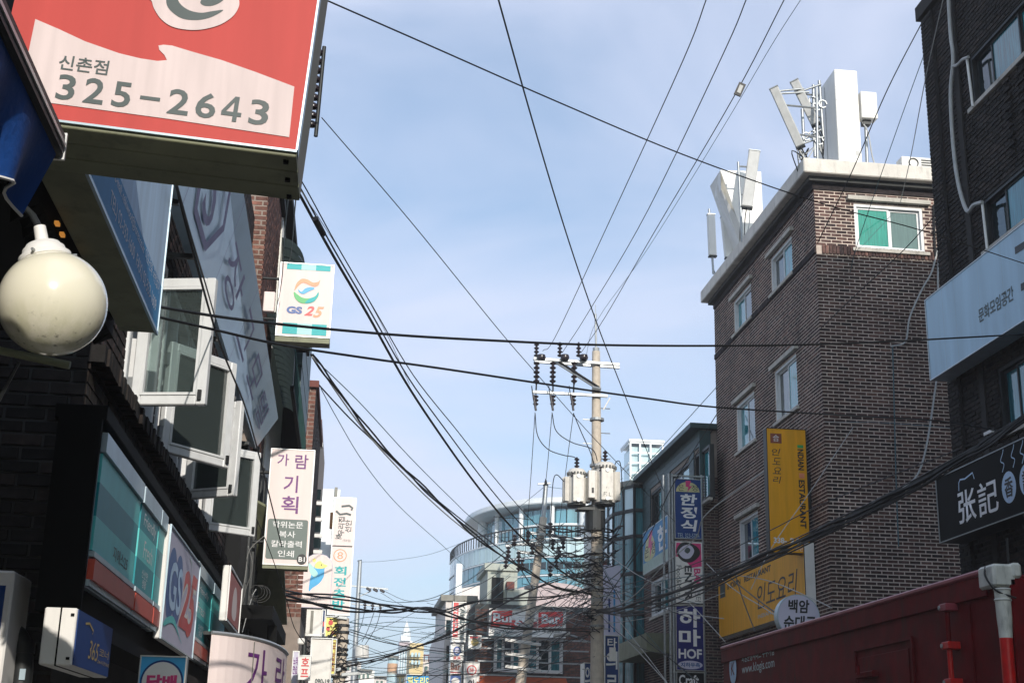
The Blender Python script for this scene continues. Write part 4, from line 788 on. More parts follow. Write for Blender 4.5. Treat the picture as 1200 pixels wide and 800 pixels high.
Fc.poly('swoosh', smooth_closed([(.05, .12), (.3, .2), (.6, .08), (.5, .14), (.3, .26), (.1, .2)], 4), .0085, 'teal_light', t)
Fc.stroke('hook', [(.62, .95), (.7, .9), (.72, .8)], .03, .0085, 'silver', t)

# 365 box sign, tobacco sign, pipes, white box
t = thing('corner_sign', 'small blue box sign with a gold 365 mounted under the teal fascia', 'sign', (-1.3, 6.6, 2.1))
A0_, A1_ = oX(91, 712, -1.2), oX(132, 735, -1.2); zb_, zt2 = oX(91, 782, -1.2).z, A0_.z
Fc = Face((-1.2, A0_.y, zb_), (0, 1, 0), (0, 0, 1), (1, 0, 0), A1_.y - A0_.y, zt2 - zb_)
MB().fbox(WORLD, (-1.34, -1.2), (zb_, zt2), (A0_.y, A1_.y)).build('housing', 'white', t, bevel=.006)
MB().fbox(WORLD, (-1.272, -1.265), (zb_ - .003, zt2 + .003), (A0_.y - .003, A1_.y)).build('seam', 'black_metal', t)
Fc.panel('face_panel', (.02, .98), (.02, .98), .001, 'navy', t)
Fc.text('365', (.35, .62), (.22, .56), .007, 'gold', t, bold=.0, shear=.2); Fc.text('코너', (.64, .92), (.34, .5), .007, 'gold', t); Fc.text('24시간365', (.62, .97), (.2, .28), .007, 'gold', t); Fc.stroke('mark', [(.2, .8), (.3, .84), (.42, .74), (.4, .68)], .01, .007, 'gold', t)
for z in (zb_ + .03, zt2 - .03): MB().fbox(WORLD, (-1.225, -1.21), (z - .006, z + .006), (A0_.y - .006, A0_.y)).build('screw', 'black_metal', t)
tube('mounting_arm', [(-1.3, 6.9, 2.15), (-1.45, 7.3, 2.15)], .03, 'dark_metal', t)
TY = 9.2; a, b, c = oY(165, 800, TY), oY(220, 803, TY), oY(165, 767, TY)
Fc = Face((oY(165, 767, TY).x, TY, c.z - .33), (1, 0, 0), (0, 0, 1), (0, -1, 0), oY(220, 767, TY).x - c.x, .33)
t = lightbox('tobacco_sign', 'small blue sign with pink hangul in a white circle, below the fascia', Fc, .08, 'sky_logo', 'alu', tw=.008)
for r_, m_, d_ in ((.46, 'navy', .007), (.42, 'white', .009)): Fc.poly('disc', [(.5 + r_ * math.cos(q * math.pi / 20), .5 + r_ * .3 / .33 * math.sin(q * math.pi / 20)) for q in range(40)], d_, m_, t)
Fc.text('담배', (.18, .82), (.36, .64), .011, 'magenta', t, bold=.05)
t = thing('white_cabinet', 'white box at the bottom left corner on the black brick wall', 'cabinet', (-1.75, 7.0, 2.0))
MB().fbox(WORLD, (-1.95, oY(15, 690, 7.2).x), (1.7, oY(8, 668, 7.2).z), (7.2, 7.6)).build('case', 'white', t, bevel=.01); box('dark_label', WORLD, (-1.9, oY(6, 690, 7.19).x), (2.15, 2.4), (7.192, 7.199), 'navy', t)
t = thing('drain_pipe', 'grey elbow drain pipe bending down beside the white box, bottom left', 'pipe', (-1.6, 7.5, 1.9))
tube('elbow', smooth_open([oY(-30, 745, 7.5), oY(5, 740, 7.5), oY(22, 748, 7.5), oY(26, 775, 7.5), oY(22, 830, 7.5), oY(14, 960, 7.5)], 5), .055, 'dark_metal', t, 14)
MB().tube([oY(27, 752, 7.5), oY(25.5, 765, 7.5)], .063, 14).build('collar', 'dark_metal', t, smooth=True); box('foil_label', fy(7.44), (oY(24, 780, 7.44).x, oY(31, 780, 7.44).x), (oY(24, 796, 7.44).z, oY(24, 783, 7.44).z), (0, .004), 'silver', t)
tube('thin_pipe', [oY(5, 750, 7.4), oY(1, 960, 7.4)], .03, 'dark_metal', t)

# ---- big pale blue hotel panel
nb0, nb1 = oX(205, 215, -1.35), oX(300, 525, -1.35); tp0, tp1 = oX(285, 222, -1.12), oX(326, 490, -1.12)
yb = 7.4
lo_ = lambda y: V((-1.35, y, nb0.z + (nb1.z - nb0.z) * (y - nb0.y) / (nb1.y - nb0.y)))
hi_ = lambda y: V((-1.12, y, tp0.z + (tp1.z - tp0.z) * (y - tp0.y) / (tp1.y - tp0.y)))
t = thing('hotel_sign', 'long pale blue glossy panel with faded purple hangul, tilted above the open windows', 'sign', (-1.3, 12, 5.3))
c4 = [lo_(yb), lo_(nb1.y), hi_(tp1.y), hi_(yb)]; Nn = (c4[1] - c4[0]).cross(c4[3] - c4[0]).normalized(); Nn = -Nn if Nn.x < 0 else Nn
mb = MB(); mb.add([q - Nn * .10 for q in c4] + c4, [(0, 1, 2, 3), (7, 6, 5, 4), (0, 4, 5, 1), (1, 5, 6, 2), (2, 6, 7, 3), (3, 7, 4, 0)]); mb.build('panel', 'hotel', t)
for y in (9.2, 11.3, 13.4, 15.5): MB().add([lo_(y) + Nn * .002, lo_(y + .012) + Nn * .002, hi_(y + .012) + Nn * .002, hi_(y) + Nn * .002], [(0, 1, 2, 3)]).build('panel_joint', 'purple_dim', t)
class Warp(Face):
    def __init__(s, y0, y1): s.y0, s.y1 = y0, y1; s.O = lo_(y0); s.N = Nn; s.w = y1 - y0; s.h = .8; s.U = V((0, 1, 0)); s.W = V((0, 0, 1))
    def P(s, u, v, d=0): y = s.y0 + (s.y1 - s.y0) * u; return lo_(y).lerp(hi_(y), v) + s.N * d
for ch, (ya, yb_) in zip('장그모텔', ((11.4, 13.0), (13.2, 14.4), (14.7, 16.1), (16.3, 17.6))): Warp(ya, yb_).text(ch, (.05, .85), (.26, .72), .004, 'purple_dim', t)
hexa = [(0, .5), (.25, .95), (.75, .95), (1, .5), (.75, .05), (.25, .05)]
W_ = Warp(9.2, 10.9)
for i in range(6):
    a, b = hexa[i], hexa[(i + 1) % 6]; sh_ = lambda q, k: (.5 + (q[0] - .5) * k, .5 + (q[1] - .5) * k * .85)
    me = [W_.P(*sh_(q, k), .004) for q, k in ((a, 1), (b, 1), (b, .84), (a, .84))]; MB().add(me, [(0, 1, 2, 3)]).build('hexagon_side', 'purple_dim', t)
W_.text('S', (.34, .66), (.22, .74), .004, 'purple_dim', t)
for k in range(9): box('support_bracket', WORLD, (-1.6, -1.36), (5.3, 5.34), (8.0 + k * 1.1, 8.04 + k * 1.1), 'dark_metal', t)

# brick upper storey beside it
ub = thing('upper_brick_building', 'brown brick upper storeys rising past the hotel panel on the left', 'building', (-1.6, 17.7, 0))
fU = Frame((-1.45, 0, 0), (0, 1, 0), (1, 0, 0))
box('wall', WORLD, (-7, -1.45), (0, 9.9), (17.7, 20.6), 'mortar_brown', ub); bricks(fU, (17.7, 20.6), (5.0, 9.9), [], ub, 'brick_red', proud=.01); bricks(fy(17.7), (-2.4, -1.45), (7, 9.9), [], ub, 'brick_red')
box('roof_edge', WORLD, (-7, -1.38), (9.9, 10.02), (17.6, 20.7), 'black_metal', ub)
GC = bpy.data.materials.new('green_translucent_canvas'); GC.use_nodes = True; _n = GC.node_tree.nodes; _b = _n['Principled BSDF']; _b.inputs['Base Color'].default_value = lin('3c4543'); _b.inputs['Roughness'].default_value = .5
_t = _n.new('ShaderNodeBsdfTranslucent'); _t.inputs[0].default_value = lin('4b5754'); _m = _n.new('ShaderNodeMixShader'); _m.inputs[0].default_value = .45; GC.node_tree.links.new(_b.outputs[0], _m.inputs[1]); GC.node_tree.links.new(_t.outputs[0], _m.inputs[2]); GC.node_tree.links.new(_m.outputs[0], _n['Material Output'].inputs[0])
# green seamed bay canopies
def barrel(t, x0, zt_, rx, rz, ya, yb_, step):
    prof = [(x0 + rx * math.sin(a), zt_ - rz + rz * math.cos(a)) for a in [math.pi / 2 * k / 9 for k in range(10)]] + [(x0 + rx, zt_ - rz - .35)]
    y = ya
    while y < yb_ - .01:
        mb = MB(); e = y + step - .012
        for (a, b), (c, d) in zip(prof, prof[1:]): mb.add([(a, y, b), (c, y, d), (c, e, d), (a, e, b)], [(0, 1, 2, 3)])
        mb.build('canopy_sheet', GC, t, smooth=True)
        tube('standing_seam', [(a + .012, e + .006, b + .006) for a, b in prof], .014, 'copper', t, 5); y += step
    mb = MB(); pp = [(x0, zt_)] + prof + [(x0, zt_ - rz - .35)]
    MB().prism([(a, yb_, b) for a, b in pp], (0, .02, 0)).build('end_plate', 'black_metal', t)
    box('lower_rim', WORLD, (x0 + rx - .03, x0 + rx + .02), (zt_ - rz - .42, zt_ - rz - .36), (ya, yb_), 'black_metal', t)
gb2 = thing('bay_canopy', 'rounded dark green seamed metal bay high above the small square sign', 'canopy', (-1.5, 19, 8)); barrel(gb2, -1.45, 9.6, .42, .5, 20.8, 24.4, .45)
gb3 = thing('bay_canopy', 'rounded dark green seamed metal canopy curving down between the hotel panel and white siding', 'canopy', (-1.5, 20, 7)); barrel(gb3, -1.45, 7.75, .46, .75, 18.9, 24.6, .38)
for _o in (gb2, gb3): _o['group'] = 'green seamed metal canopies'
wsd = thing('siding_building', 'building clad in white vertical siding behind the rounded green canopy', 'building', (-1.45, 20.7, 0))
box('wall', WORLD, (-7, -1.46), (0, 10.2), (20.75, 29), 'siding_gap', wsd)
for k in range(48):
    y = 20.8 + k * .17
    if y < 28.8: box('siding_board', WORLD, (-1.459, -1.43), (4.0, 9.9), (y, y + .145), 'siding', wsd)
box('roof_edge', WORLD, (-7, -1.3), (10.2, 10.35), (20.7, 29.1), 'black_metal', wsd); box('dark_cap', WORLD, (-1.45, -1.15), (8.2, 10.2), (24.8, 28.9), 'green_wall', wsd)
for z in (8.6, 9.2): box('cap_seam', WORLD, (-1.46, -1.14), (z, z + .03), (24.7, 28.95), 'copper', wsd)
# shop level stuff under it
for k in range(7): tube('vertical_pipe', [(-1.38, 18.3 + k * .35, 2.6), (-1.38, 18.3 + k * .35, 5.6)], .05, 'dark_metal', wsd) if k % 2 == 0 else None
t = thing('dark_shopfront', 'dark recessed shop front and hood under the purple-lettered sign', 'building', (-1.5, 19, 3))
a, b = oY(285, 640, 17.5), oY(312, 742, 17.5)
box('recess', WORLD, (-1.59, -1.4), (3.2, 5.4), (17.3, 18.6), 'dim', t)
box('hood', WORLD, (-1.44, -.95), (3.25, 3.42), (17.5, 21.5), 'black_metal', t)
MB().add([(-1.4, 18.8, 5.0), (-1.0, 18.8, 4.8), (-.9, 20.5, 3.5), (-1.3, 20.5, 3.5), (-1.4, 18.75, 4.96), (-1.0, 18.75, 4.76), (-.9, 20.45, 3.46), (-1.3, 20.45, 3.46)], [(0, 1, 2, 3), (7, 6, 5, 4), (0, 4, 5, 1), (1, 5, 6, 2), (2, 6, 7, 3), (3, 7, 4, 0)]).build('slanted_sheet', 'olive', t)
box('post', WORLD, (-1.05, -.93), (1.5, 3.25), (18.3, 18.42), 'black_metal', t)
for k in range(4): box('slat', WORLD, (-1.38, -1.34), (3.5, 4.8), (18.9 + k * .3, 19.05 + k * .3), 'dark_metal', t)
# red facade sign
Fc = Face((-1.15, 14.6, 3.05), (0, 1, 0), (0, 0, 1), (1, 0, 0), 1.5, .92)
y0_ = oX(266, 700, -1.15).y; y1_ = oX(282, 700, -1.15).y; z1_ = oX(266, 656, -1.15).z; z0_ = oX(265, 728, -1.15).z
Fc = Face((-1.15, y0_, z0_), (0, 1, 0), (0, 0, 1), (1, 0, 0), y1_ - y0_, z1_ - z0_)
t = lightbox('red_sign', 'weathered pinkish red sign seen edge-on between the fascia and the dark shop front', Fc, .06, 'brownpanel', 'white')
Fc.panel('faded_field', (.08, .92), (.08, .92), .0055, mat('faded_red_film', 'b5645c', .5), t, .002); Fc.poly('arch_emblem', smooth_closed([(.35, .2), (.35, .6), (.5, .78), (.65, .6), (.65, .2)], 4), .009, 'pinkcream', t)

# curved cream GARAM canopy
gcx, gcy = -2.05, 14.2; t = thing('curved_sign', 'curved cream canopy sign with a large purple hangul at street level', 'sign', (-1.3, 14.5, 2.3))
pA, pB = oY(262, 742, 13.2), oY(335, 766, 15.2); zt3 = pA.z; zb3 = zt3 - .62
cpts = []                                             # plan curve from the wall out and round the corner
P0, P1, P2 = V((pA.x - .10, 13.1)), V((pB.x + .0, 13.5)), V((pB.x, 15.6))
for k in range(17): f_ = k / 16; cpts.append(P0 * (1 - f_) ** 2 + P1 * 2 * f_ * (1 - f_) + P2 * f_ ** 2)
mb = MB()
for i in range(16):
    a, b = cpts[i], cpts[i + 1]; mb.add([(a.x, a.y, zb3), (b.x, b.y, zb3), (b.x, b.y, zt3), (a.x, a.y, zt3)], [(0, 1, 2, 3)])
mb.build('face_panel', 'pinkcream', t, smooth=True)
for z, r_ in ((zt3, .018), (zb3, .022)): tube('rim', [(q.x, q.y, z) for q in cpts], r_, 'alu', t, 6)
MB().prism([(q.x, q.y, zb3 - .01) for q in cpts] + [(-1.9, 15.6, zb3 - .01), (-1.9, 13.1, zb3 - .01)], (0, 0, -.06)).build('underside', 'black_metal', t)
MB().prism([(q.x - .02, q.y, zt3 - .02) for q in cpts] + [(-1.9, 15.6, zt3 - .02), (-1.9, 13.1, zt3 - .02)], (0, 0, .03)).build('top_sheet', 'dark_metal', t)
class Curve(Face):
    def __init__(s): s.O = V((0, 0, 0)); s.w, s.h = 2.2, zt3 - zb3
    def P(s, u, v, d=0):
        k = u * 16; i = max(0, min(15, int(k))); q = cpts[i].lerp(cpts[i + 1], k - i); tt = (cpts[i + 1] - cpts[i]).normalized(); return V((q.x + tt.y * d, q.y - tt.x * d, zb3 + (zt3 - zb3) * v))
Cv = Curve(); Cv.text('가', (.30, .54), (.08, .86), .006, 'purple', t, bold=.0); Cv.text('람', (.68, .9), (.08, .86), .006, 'purple', t); Cv.text('|', (.36, .37), (.1, .95), .006, 'siding_gap', t)

# ---- GS25 projecting sign
Yg = 17.7
Fc = face_px(1, Yg, (322.5, 393), (386, 404), (330.5, 306)); Fc.U = V((1, -.0, 0)); Fc.N = V((0, -1, 0)); Fc.h *= .985
t = lightbox('square_sign', 'small white projecting sign with a swirl logo and GS25, teal blocks at top and bottom', Fc, .22, 'pinkcream', 'alu', tw=.012)
Fc.panel('underside', (0, 1), (-.07, -.005), -.22, 'olive', t, .22)
for i, (v0, v1) in enumerate(((.91, .985), (.03, .18))):
    for k in range(3): Fc.poly('colour_block', [(.12 + k * .27, v0), (.12 + (k + 1) * .27, v0), (.12 + (k + 1) * .27, v1), (.12 + k * .27, v1)], .009, ('teal', 'teal_pale', 'teal')[k], t)
cd_ = [.0095]
def crescent(pts, m): cd_[0] += .0008; Fc.poly('swirl', smooth_closed(pts, 5), cd_[0], m, t)
crescent([(.29, .62), (.32, .72), (.41, .785), (.52, .78), (.62, .745), (.72, .76), (.75, .79), (.73, .72), (.66, .69), (.55, .71), (.44, .735), (.36, .69)], 'salmon')
crescent([(.36, .64), (.38, .60), (.46, .58), (.56, .62), (.66, .665), (.58, .68), (.48, .655), (.42, .61)], 'sky_logo')
crescent([(.28, .60), (.31, .52), (.41, .46), (.55, .455), (.67, .49), (.74, .57), (.73, .62), (.68, .56), (.56, .525), (.44, .53), (.35, .57)], 'green')
crescent([(.50, .458), (.6, .465), (.68, .50), (.74, .58), (.73, .615), (.68, .555), (.58, .522)], 'teal')
Fc.text('GS', (.17, .46), (.305, .405), .0095, 'deep_blue', t, bold=.05)
Fc.text('2', (.50, .68), (.29, .42), .0095, 'logo_red', t, bold=.03, shear=.35); Fc.text('5', (.66, .86), (.27, .42), .0095, 'salmon', t, bold=.03, shear=.35)
q = oY(314, 352, Yg); box('hinge_box', WORLD, (q.x - .06, q.x + .09), (q.z - .15, q.z + .13), (Yg, Yg + .1), 'pinkcream', t, bevel=.01)
for z in (.25, .8): tube('mounting_arm', [Fc.P(0, z, -.1), Fc.P(-.4, z, -.1)], .02, 'dark_metal', t)

# ---- GARAM projecting sign
Yk = 18.6
Fc = face_px(1, Yk, (307.5, 661), (360, 669), (318.5, 525)); Fc.U = V((1, 0, 0)); Fc.N = V((0, -1, 0))
t = lightbox('print_shop_sign', 'tall cream projecting sign with large purple hangul above a grey-green panel', Fc, .22, 'pinkcream', 'pinkcream', tw=.01)
Fc.panel('underside', (0, 1), (-.03, -.003), -.22, 'olive', t, .22)
Fc.text('가', (.16, .42), (.85, .955), .009, 'purple', t, bold=.012); Fc.text('람', (.56, .86), (.83, .955), .009, 'purple', t, bold=.012)
Fc.text('기', (.34, .66), (.62, .77), .009, 'purple', t, bold=.012); Fc.text('획', (.32, .70), (.44, .59), .009, 'purple', t, bold=.012)
r_ = .05; cc = []
for cx0, cy0, a0_ in ((.90, .37, 0), (.10, .37, 90), (.10, .07, 180), (.90, .07, 270)):
    for k in range(5): a = math.radians(a0_ + k * 22.5); cc.append((cx0 + r_ * math.cos(a), cy0 + r_ * .4 * math.sin(a)))
Fc.poly('grey_panel', cc, .009, 'slate', t)
for i, s_ in enumerate(('학위논문', '복사', '칼라출력', '인쇄')):
    w_ = .34 if len(s_) == 4 else .18; Fc.text(s_, (.5 - w_, .5 + w_), (.315 - i * .082, .372 - i * .082), .011, 'text_white', t, bold=.01)
Fc.poly('disc', [(.86 + .11 * math.cos(q / 20 * 6.283), .055 + .045 * math.sin(q / 20 * 6.283)) for q in range(20)], .0115, 'black_text', t); Fc.text('B1', (.79, .93), (.035, .075), .013, 'text_white', t, bold=.02)
for z in (.2, .8): tube('mounting_arm', [Fc.P(0, z, -.1), Fc.P(-.4, z, -.1)], .025, 'dark_metal', t)

# ---- further left: red brick flank, white block, signs
rb = thing('red_brick_building', 'narrow red brick building end rising past the white siding', 'building', (-1.2, 30, 0))
q0, q1 = oY(360, 447, 30), oY(371, 447, 30)
box('wall', WORLD, (-6, q1.x), (0, q1.z - .15), (30, 36), 'mortar_brown', rb); bricks(fy(30), (q0.x - .5, q1.x), (4.5, q1.z - .15), [], rb, 'brick_red', H=.1, L=.3); box('coping', WORLD, (-6, q1.x + .06), (q1.z - .15, q1.z), (29.9, 36.1), 'brownpanel', rb)
fR = Frame((q1.x, 0, 0), (0, 1, 0), (1, 0, 0)); bricks(fR, (30, 36), (4.5, q1.z - .2), [], rb, 'brick_dark')
q2 = oY(377.5, 491, 38); box('rear_wall', WORLD, (-6, q2.x), (0, q2.z), (38, 44), 'mortar_brown', rb); bricks(fy(38), (q1.x - .3, q2.x), (5, q2.z), [], rb, 'brick_red', H=.1, L=.3); box('ledge', WORLD, (-6, oY(378.5, 520, 37.9).x), (oY(375, 524, 37.9).z, oY(375, 519, 37.9).z), (37.8, 38), 'white', rb)
for k in range(6): pb('window_slit', 366, 376, 585 + k * 19, 573 + k * 19, 37.97, .05, 'g_dark', rb); pb('ledge', 365, 377.5, 591 + k * 19, 587 + k * 19, 37.9, .08, 'white', rb)
wbk = thing('white_building', 'bright white narrow building block behind the bird sign', 'building', (-1, 48, 0))
pb('wall', 350, 386, 1000, 572, 48, 6, 'tower_white', wbk); pb('pilaster', 379, 382.5, 1000, 570, 47.9, .2, 'siding_gap', wbk)
for k in range(8): pb('window', 367, 374, 600 + k * 26, 584 + k * 26, 47.95, .06, 'g_grey', wbk)
pb('orange_vent', 386.5, 392, 618, 600, 46, .3, 'wood', wbk)
Ys = 45
Fc = face_px(1, Ys, (383, 705), (408.5, 705), (392, 582)); Fc.U = V((1, 0, 0)); Fc.N = V((0, -1, 0)); Fc.O = oY(383, 706, Ys) + V((.0, 0, 0)); Fc.w = oY(417, 585, Ys).x - oY(391, 585, Ys).x
Fc = Face((oY(384, 706, Ys).x, Ys, oY(384, 720, Ys).z), (1, 0, 0), (0, 0, 1), (0, -1, 0), Fc.w, oY(392, 582, Ys).z - oY(384, 720, Ys).z)
t = lightbox('vertical_sign', 'tall white vertical sign with black calligraphy above teal hangul, far left side', Fc, .25, 'pinkcream', 'alu', tw=.03)
Fc.panel('divider', (0, 1), (.575, .585), .006, 'dark_metal', t)
Fc.stroke('calligraphy', [(.35, .92), (.7, .93), (.85, .91), (.8, .89)], .07, .009, 'char', t); Fc.stroke('calligraphy', [(.12, .88), (.3, .85), (.6, .86), (.8, .85)], .07, .009, 'char', t)
Fc.text('우리집\n선안', (.25, .85), (.67, .83), .009, 'char', t, rot=-90, bold=.02); Fc.text('호', (.15, .45), (.64, .68), .009, 'char', t, bold=.03); Fc.text('(작은집)', (.5, .85), (.615, .64), .009, 'char', t)
Fc.poly('ring', [(.42 + .3 * math.cos(q / 20 * 6.283), .50 + .055 * math.sin(q / 20 * 6.283)) for q in range(20)], .009, 'salmon', t); Fc.poly('ring_inner', [(.42 + .26 * math.cos(q / 20 * 6.283), .50 + .047 * math.sin(q / 20 * 6.283)) for q in range(20)], .010, 'pinkcream', t); Fc.text('8', (.3, .55), (.47, .53), .011, 'salmon', t)
for i, ch in enumerate('회전초밥'): Fc.text(ch, (.2, .75), (.335 - i * .095, .41 - i * .095), .009, 'teal', t, bold=.03)
Yb = 30
bA = oY(345, 710, Yb); bw = oY(386, 690, Yb).x - oY(346, 690, Yb).x; bz0, bz1 = oY(350, 711, Yb).z, oY(370, 648, Yb).z; Fc = Face((oY(347, 705, Yb).x, Yb, bz0), (1, 0, 0), (0, 0, 1), (0, -1, 0), bw, bz1 - bz0)
t = thing('bird_sign', 'white round-topped sign with a blue and yellow bird under the cream sign', 'sign', Fc.P(.5, 0, -.1))
outl = [(0, 0), (1, 0), (1, .82), (.93, .9), (.8, .97), (.6, 1.0), (.4, .98), (.25, .92), (.1, .8), (0, .7)]
MB().prism([Fc.P(a, b, 0) for a, b in outl], (0, .2, 0)).build('housing', 'lilac', t); Fc.poly('face_film', [(.5 + (a - .5) * .97, .5 + (b - .5) * .98) for a, b in outl], .004, 'pinkcream', t)
Fc.poly('bird_body', smooth_closed([(.35, .30), (.36, .5), (.42, .68), (.5, .82), (.62, .86), (.74, .80), (.84, .78), (.77, .72), (.76, .58), (.64, .45), (.45, .36)], 4), .006, 'sky_logo', t)
Fc.poly('bird_head', smooth_closed([(.47, .74), (.52, .83), (.63, .86), (.73, .81), (.85, .78), (.75, .73), (.6, .72)], 4), .007, 'yellow_l', t)
Fc.poly('bird_wing', smooth_closed([(.30, .82), (.33, .66), (.48, .56), (.58, .62), (.5, .70)], 4), .0075, 'teal_pale', t); Fc.poly('bird_eye', [(.67 + .02 * math.cos(q), .79 + .015 * math.sin(q)) for q in range(6)], .009, 'black_text', t)
Fc.poly('bird_crest', [(.45 + .05 * math.cos(q / 2), .87 + .035 * math.sin(q / 2)) for q in range(12)], .006, 'yellow_l', t)
Fc.text('Hair Salon\nParang', (.1, .72), (.06, .2), .006, 'char', t)
# small signs under it
def small(name, lab, x0, x1, y0, y1, Y, mface, parts=(), dp=.15, grp=None):
    a, b = oY((x0 + x1) / 2, y0, Y), oY((x0 + x1) / 2, y1, Y); l, r = oY(x0, (y0 + y1) / 2, Y), oY(x1, (y0 + y1) / 2, Y)
    Fc = Face((l.x, Y, a.z), (1, 0, 0), (0, 0, 1), (0, -1, 0), r.x - l.x, b.z - a.z); Fc.ds = 1 if Y < 32 else 4 if Y < 60 else 8; t = lightbox(name, lab, Fc, dp, mface, 'alu', tw=.02, group=grp)
    for pt in parts:
        if pt[0] == 'p': Fc.poly('colour_field', [(pt[1], pt[3]), (pt[2], pt[3]), (pt[2], pt[4]), (pt[1], pt[4])], .009, pt[5], t)
        elif pt[0] == 'c': Fc.poly('disc', [(pt[1] + pt[3] * math.cos(q / 20 * 6.283), pt[2] + pt[4] * math.sin(q / 20 * 6.283)) for q in range(20)], pt[6] if len(pt) > 6 else .0095, pt[5], t)
        else: Fc.text(pt[1], (pt[2], pt[3]), (pt[4], pt[5]), .012, pt[6], t, bold=.02, rot=pt[7] if len(pt) > 7 else 0)
    return t, Fc
small('menu_sign', 'yellow sign with red round emblems below the tall white vertical sign', 381, 399, 746, 722, 40, 'yellow_l', (('c', .35, .7, .15, .12, 'logo_red'), ('c', .2, .4, .12, .1, 'logo_red'), ('t', '국수', .4, .8, .1, .3, 'logo_red')))
small('white_sign', 'blank-looking white sign panel below the bird sign', 356, 378, 745, 712, 34, 'white', (('p', .35, .5, .1, .9, 'siding_gap'),))
small('white_banner', 'white banner with small dark numbers at the bottom beside the round red-lettered sign', 362, 388, 830, 747, 33, 'white', (('t', '090-19', .3, .95, .35, .42, 'char'),))
small('yellow_banner', 'narrow yellow vertical banner with red letters in front of the white banner', 388, 394, 790, 748, 36, 'yellow_l', (('t', '국\n밥\n집', .2, .8, .1, .9, 'brown_logo'),))
t, Fc = small('pub_sign', 'thick oval white sign with red hangul, tilted near the bottom left centre', 350, 364, 796, 767, 26, 'white', (('t', '호\n프', .2, .85, .12, .9, 'logo_red'),), dp=.25)
t, Fc = small('blue_flag_sign', 'tiny blue and red striped sign beside the yellow emblem sign', 377, 381, 742, 714, 39, 'navy', (('p', .1, .9, .3, .5, 'logo_red'),))
small('purple_sign', 'faint lilac sign strip at the bottom beside the oval sign', 341, 349, 830, 762, 27, 'lilac', (('t', '노래\n연습', .1, .9, .6, .9, 'purple'),))
# ================================================================ TRUCK
TX, TYa, TYb, TZ = 5.0, 10.2, 18.35, 3.18
t = thing('box_truck', 'dark red container box truck with a sunlit-coloured top rail and white corner casting', 'truck', (6.2, 14, 0))
MB().fbox(WORLD, (TX + .02, 7.4), (1.05, TZ - .06), (TYa + .05, TYb)).build('cargo_box', 'truck', t, bevel=.02)
MB().fbox(WORLD, (TX - .02, TX + .08), (TZ - .05, TZ), (TYa + .2, TYb)).build('top_rail', 'truck_rail', t, bevel=.015)
MB().fbox(WORLD, (TX - .005, TX + .02), (TZ - .22, TZ - .051), (TYa + .2, TYb)).build('header_beam', 'truck', t, bevel=.006)
f5 = Frame((TX + .02, 0, 0), (0, 1, 0), (-1, 0, 0))
for k in range(9):                                    # shallow pressings of the side
    y = 10.75 + k * .62
    if y < 11.2 or y > 17.5: box('side_pressing', f5, (y, y + .05), (1.2, TZ - .24), (.001, .012), 'truck', t)
mb = MB(); dz = (1.35, 2.78)
for (a, b, c, d) in ((11.95, 13.4, dz[1] - .03, dz[1]), (11.95, 13.4, dz[0], dz[0] + .03), (11.95, 11.98, dz[0] + .03, dz[1] - .03), (13.37, 13.4, dz[0] + .03, dz[1] - .03)): mb.fbox(f5, (a, b), (c, d), (.001, .022))
mb.build('door_frame', 'truck', t); box('door_panel', f5, (12.05, 13.3), (dz[0] + .1, dz[1] - .1), (.001, .012), 'truck', t, bevel=.004)
yr = oX(1108, 712, TX - .06).y
tube('locking_rod', [(TX - .05, yr, 1.2), (TX - .05, yr, TZ - .28)], .022, 'truck', t)
for px_, m_ in (((1107, 712), 'truck_rail'), ((1107, 757), 'truck_red'), ((1107, 800), 'truck_red')):
    q = oX(*px_, TX - .05); MB().fbox(WORLD, (TX - .09, TX + .02), (q.z - .03, q.z + .03), (yr - .07, yr + .07)).build('rod_bracket', m_, t, bevel=.006); tube('bolt', [(TX - .1, yr + .05, q.z), (TX - .02, yr + .05, q.z)], .018, 'steel', t, 8)
tube('lower_rod', [(TX - .05, yr, 1.2), (TX - .05, yr, oX(1107, 757, TX - .05).z)], .024, 'truck_red', t)
q = oX(1020, 790, TX); MB().fbox(WORLD, (TX - .06, TX + .02), (q.z - .03, q.z + .03), (q.y - .2, q.y + .25)).build('latch', 'truck', t, bevel=.01); tube('latch_handle', [(TX - .08, q.y + .1, q.z), (TX - .08, q.y + .1, q.z + .09)], .016, 'truck', t)
# corner casting and post
MB().fbox(WORLD, (TX - .03, TX + .16), (TZ - .17, TZ + .01), (TYa - .0, TYa + .28)).build('corner_casting', 'truck_white', t, bevel=.02)
MB().lathe((TX + .045, TYa + .03, 2.62), [(.05, 0), (.052, .06), (.058, .16), (.06, .28), (.062, .38)], 20).build('post_cap', 'truck_white', t, smooth=True)
MB().tube([(TX + .045, TYa + .03, .9), (TX + .045, TYa + .03, 2.62)], .05, 20).build('corner_post', 'truck_red', t, smooth=True)
for z in (2.9, 2.98): MB().lathe((TX + .045, TYa + .03, z), [(.062, 0), (.068, .01), (.062, .02)], 20).build('collar', 'truck_white', t)
MB().fbox(WORLD, (TX + .12, TX + .2), (TZ - .10, TZ + .02), (TYa - .02, TYa + .12)).build('casting_block', 'truck_white', t, bevel=.02)
MB().fbox(WORLD, (TX + .1, 7.35), (1.1, TZ - .1), (TYa + .0, TYa + .05)).build('rear_doors', 'truck', t, bevel=.01)
tube('cable_loop', smooth_open([(TX - .02, TYa + .15, TZ + .0), (TX - .05, TYa + .1, TZ - .08), (TX - .02, TYa + .0, TZ - .2), (TX + .12, TYa - .04, TZ - .26)], 5), .008, 'black', t)
tube('aerial', [oY(1182, 664, 11.4), oY(1180, 630, 11.4)], .012, 'dark_metal', t)
FT = Face((TX + .015, 18.1, 1.2), (0, -1, 0), (0, 0, 1), (-1, 0, 0), 8, 2)
